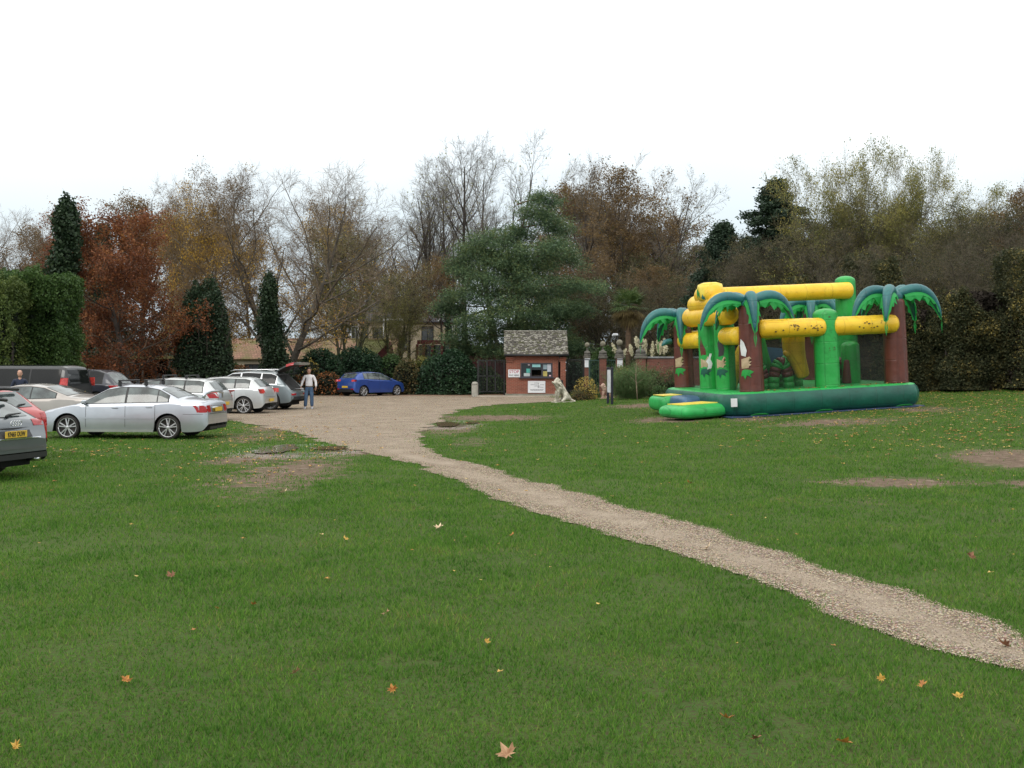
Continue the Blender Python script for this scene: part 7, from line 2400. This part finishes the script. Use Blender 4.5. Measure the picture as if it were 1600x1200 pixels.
    for sg, A in ((-1, arms[0]), (1, arms[1])):
        s0 = add((sg * .175, 0, 1.425), .070, .070, sh); e = add(A[0], .058, .058, s0)
        add(tuple(Vector(A[0]).lerp(Vector(A[1]), .93)), .044, .044, e)
    skin_obj('shirt', J, E, shirt_m, body)
    J, E = [], []
    top_ = add((0, 0, 1.04), .140, .118); pel = add((0, 0, .965), .155, .128, top_)
    for sg, Lg in ((-1, legs[0]), (1, legs[1])):
        h = add((sg * .092, 0, .86), .108, .115, pel); kn = add(Lg[0], .080, .085, h)
        add((Lg[1][0], Lg[1][1], .09), .070, .078, kn)
    skin_obj('trousers', J, E, trouser_m, body)
    if belt:
        b = MB(); ring_body(b, [((0, 0, k * .955), k * .160, k * .136, 0), ((0, 0, k * .985), k * .160, k * .136, 0)], 0, 24); b.build('belt', belt, body)
    for sg, Lg in ((-1, legs[0]), (1, legs[1])):
        b = MB(); x0, y0 = Lg[1][0] + sg * .01, Lg[1][1]
        G = [((k * x0, k * (y0 + .05), 0.0), k * .052, k * .145, 0), ((k * x0, k * (y0 + .05), k * .03), k * .056, k * .150, 0), ((k * x0, k * (y0 + .035), k * .06), k * .050, k * .125, 0), ((k * x0, k * y0, k * .10), k * .045, k * .06, 0)]
        ring_body(b, G, 0, 16); b.build('shoe', shoe_m, body)
    return root


def build_people():
    skin = mat('skin', (.52, .29, .21), .55, (.46, .25, .18), 12)
    hair = mat('dark_hair', (.045, .028, .02), .7)
    ghair = mat('grey_hair', (.25, .22, .2), .7)
    shirt = mat('white_shirt', (.78, .76, .76), .8, (.68, .66, .69), 4, .2, 14)
    jeans = mat('denim', (.075, .135, .225), .85, (.045, .085, .16), 5, .2, 20)
    jacket = mat('navy_jacket', (.018, .028, .06), .8, (.012, .016, .035), 5)
    shoe = mat('white_trainer', (.45, .46, .50), .6)
    dshoe = mat('black_shoe', (.02, .02, .02), .5)
    belt = mat('brown_belt', (.10, .05, .03), .5)
    p = gp(483, 639)
    arms = (((-.285, .02, 1.16), (-.30, .09, .93), (-.29, .12, .80)), ((.285, .0, 1.16), (.335, .03, .95), (.36, .05, .82)))
    legs = (((-.115, .03, .50), (-.12, 0, .09)), ((.13, .03, .50), (.165, .02, .09)))
    person('man in a white shirt and blue jeans walking on the gravel by the open SUV', p.x, p.y, RAD(186), 1.77, shirt, jeans, skin, hair, shoe, arms, legs, head_down=.03, belt=belt)
    arms = (((-.27, .0, 1.16), (-.22, .18, 1.0), (-.12, .25, 1.0)), ((.27, .0, 1.16), (.22, .18, 1.02), (.12, .26, 1.02)))
    legs = (((-.10, .02, .50), (-.11, 0, .09)), ((.10, .02, .50), (.11, .0, .09)))
    q = at(31, 640, 37.2)
    person('bald man in a dark navy jacket standing in front of the dark van', q.x, q.y, RAD(205), 1.74, jacket, jacket, skin, ghair, dshoe, arms, legs, bald=True)


def lion(label, x, y, rz, s, m, name='lion_statue'):
    """seated lion in weathered stone, head to +x"""
    root = empty(name, (x, y, float(zg(x, y))), rz, label, 'statue', scale=s)
    J = []; E = []
    def add(p, rx, ry=None, par=None):
        J.append(p + (rx, ry or rx)); i = len(J) - 1
        if par is not None: E.append((par, i))
        return i
    hip = add((-.28, 0, .26), .23, .20); bk = add((-.10, 0, .46), .20, .19, hip); ch = add((.10, 0, .66), .21, .20, bk)
    nk = add((.20, 0, .88), .20, .20, ch); hd = add((.27, 0, 1.03), .185, .19, nk); mz = add((.43, 0, .95), .10, .095, hd); add((.50, 0, .92), .07, .06, mz)
    for sg in (1, -1):
        a = add((.20, sg * .12, .52), .085, None, ch); b_ = add((.25, sg * .13, .28), .062, None, a); c = add((.26, sg * .13, .07), .060, None, b_); add((.36, sg * .13, .045), .055, .045, c)
        a = add((-.18, sg * .20, .26), .13, .16, hip); b_ = add((-.02, sg * .24, .12), .075, None, a); add((.10, sg * .24, .05), .055, .045, b_)
        add((.20, sg * .10, 1.15), .04, None, hd)
    t = add((-.48, .02, .10), .05, None, hip); t2 = add((-.60, .16, .05), .04, None, t); add((-.52, .30, .06), .055, None, t2)
    skin_obj('body', J, E, m, root)
    # mane locks
    b = MB(); rg = random.Random(3)
    for i in range(46):
        a = rg.uniform(0, 2 * PI); u = rg.uniform(0, 1)
        cx, cz = .22 - .16 * u + .02, 1.02 - .34 * u
        r = .19 + .05 * u
        p = Vector((cx + .03 * math.cos(a * 3), r * math.sin(a), cz + r * math.cos(a) * .9))
        d = Vector((-.25, math.sin(a) * .5, math.cos(a) * .4 - .9)).normalized()
        b.tube([p, p + d * .07, p + d * .14], [.045, .036, .01], 6)
    b.build('mane', m, root)
    b = MB(); b.box((-.08, 0, -.03), (1.05, .62, .12), bev=.02); b.build('plinth', m, root)
    return root


def build_statues():
    st = mat('weathered_stone', (.60, .56, .47), .9, (.24, .22, .17), 5, .6, 30, lo=.40, hi=.60)
    st2 = mat('pink_stone', (.58, .42, .34), .9, (.40, .25, .20), 4, .6, 24)
    p = gp(878, 628.5)
    lion('pale lichen-stained seated lion statue in front of the right end of the brick kiosk', p.x, p.y, RAD(196), 1.02, st)
    p = at(947, 626, 53.5)
    lion('pinkish stone lion statue half hidden behind the black sign post', p.x, p.y, RAD(190), .66, st2)
# ================================================================== assemble
make_camera_and_light()
build_ground()
build_grass()
build_fallen_leaves()
build_plants()
build_kiosk()
build_walls()
build_buildings()
build_cars()
build_castle()
build_people()
build_statues()
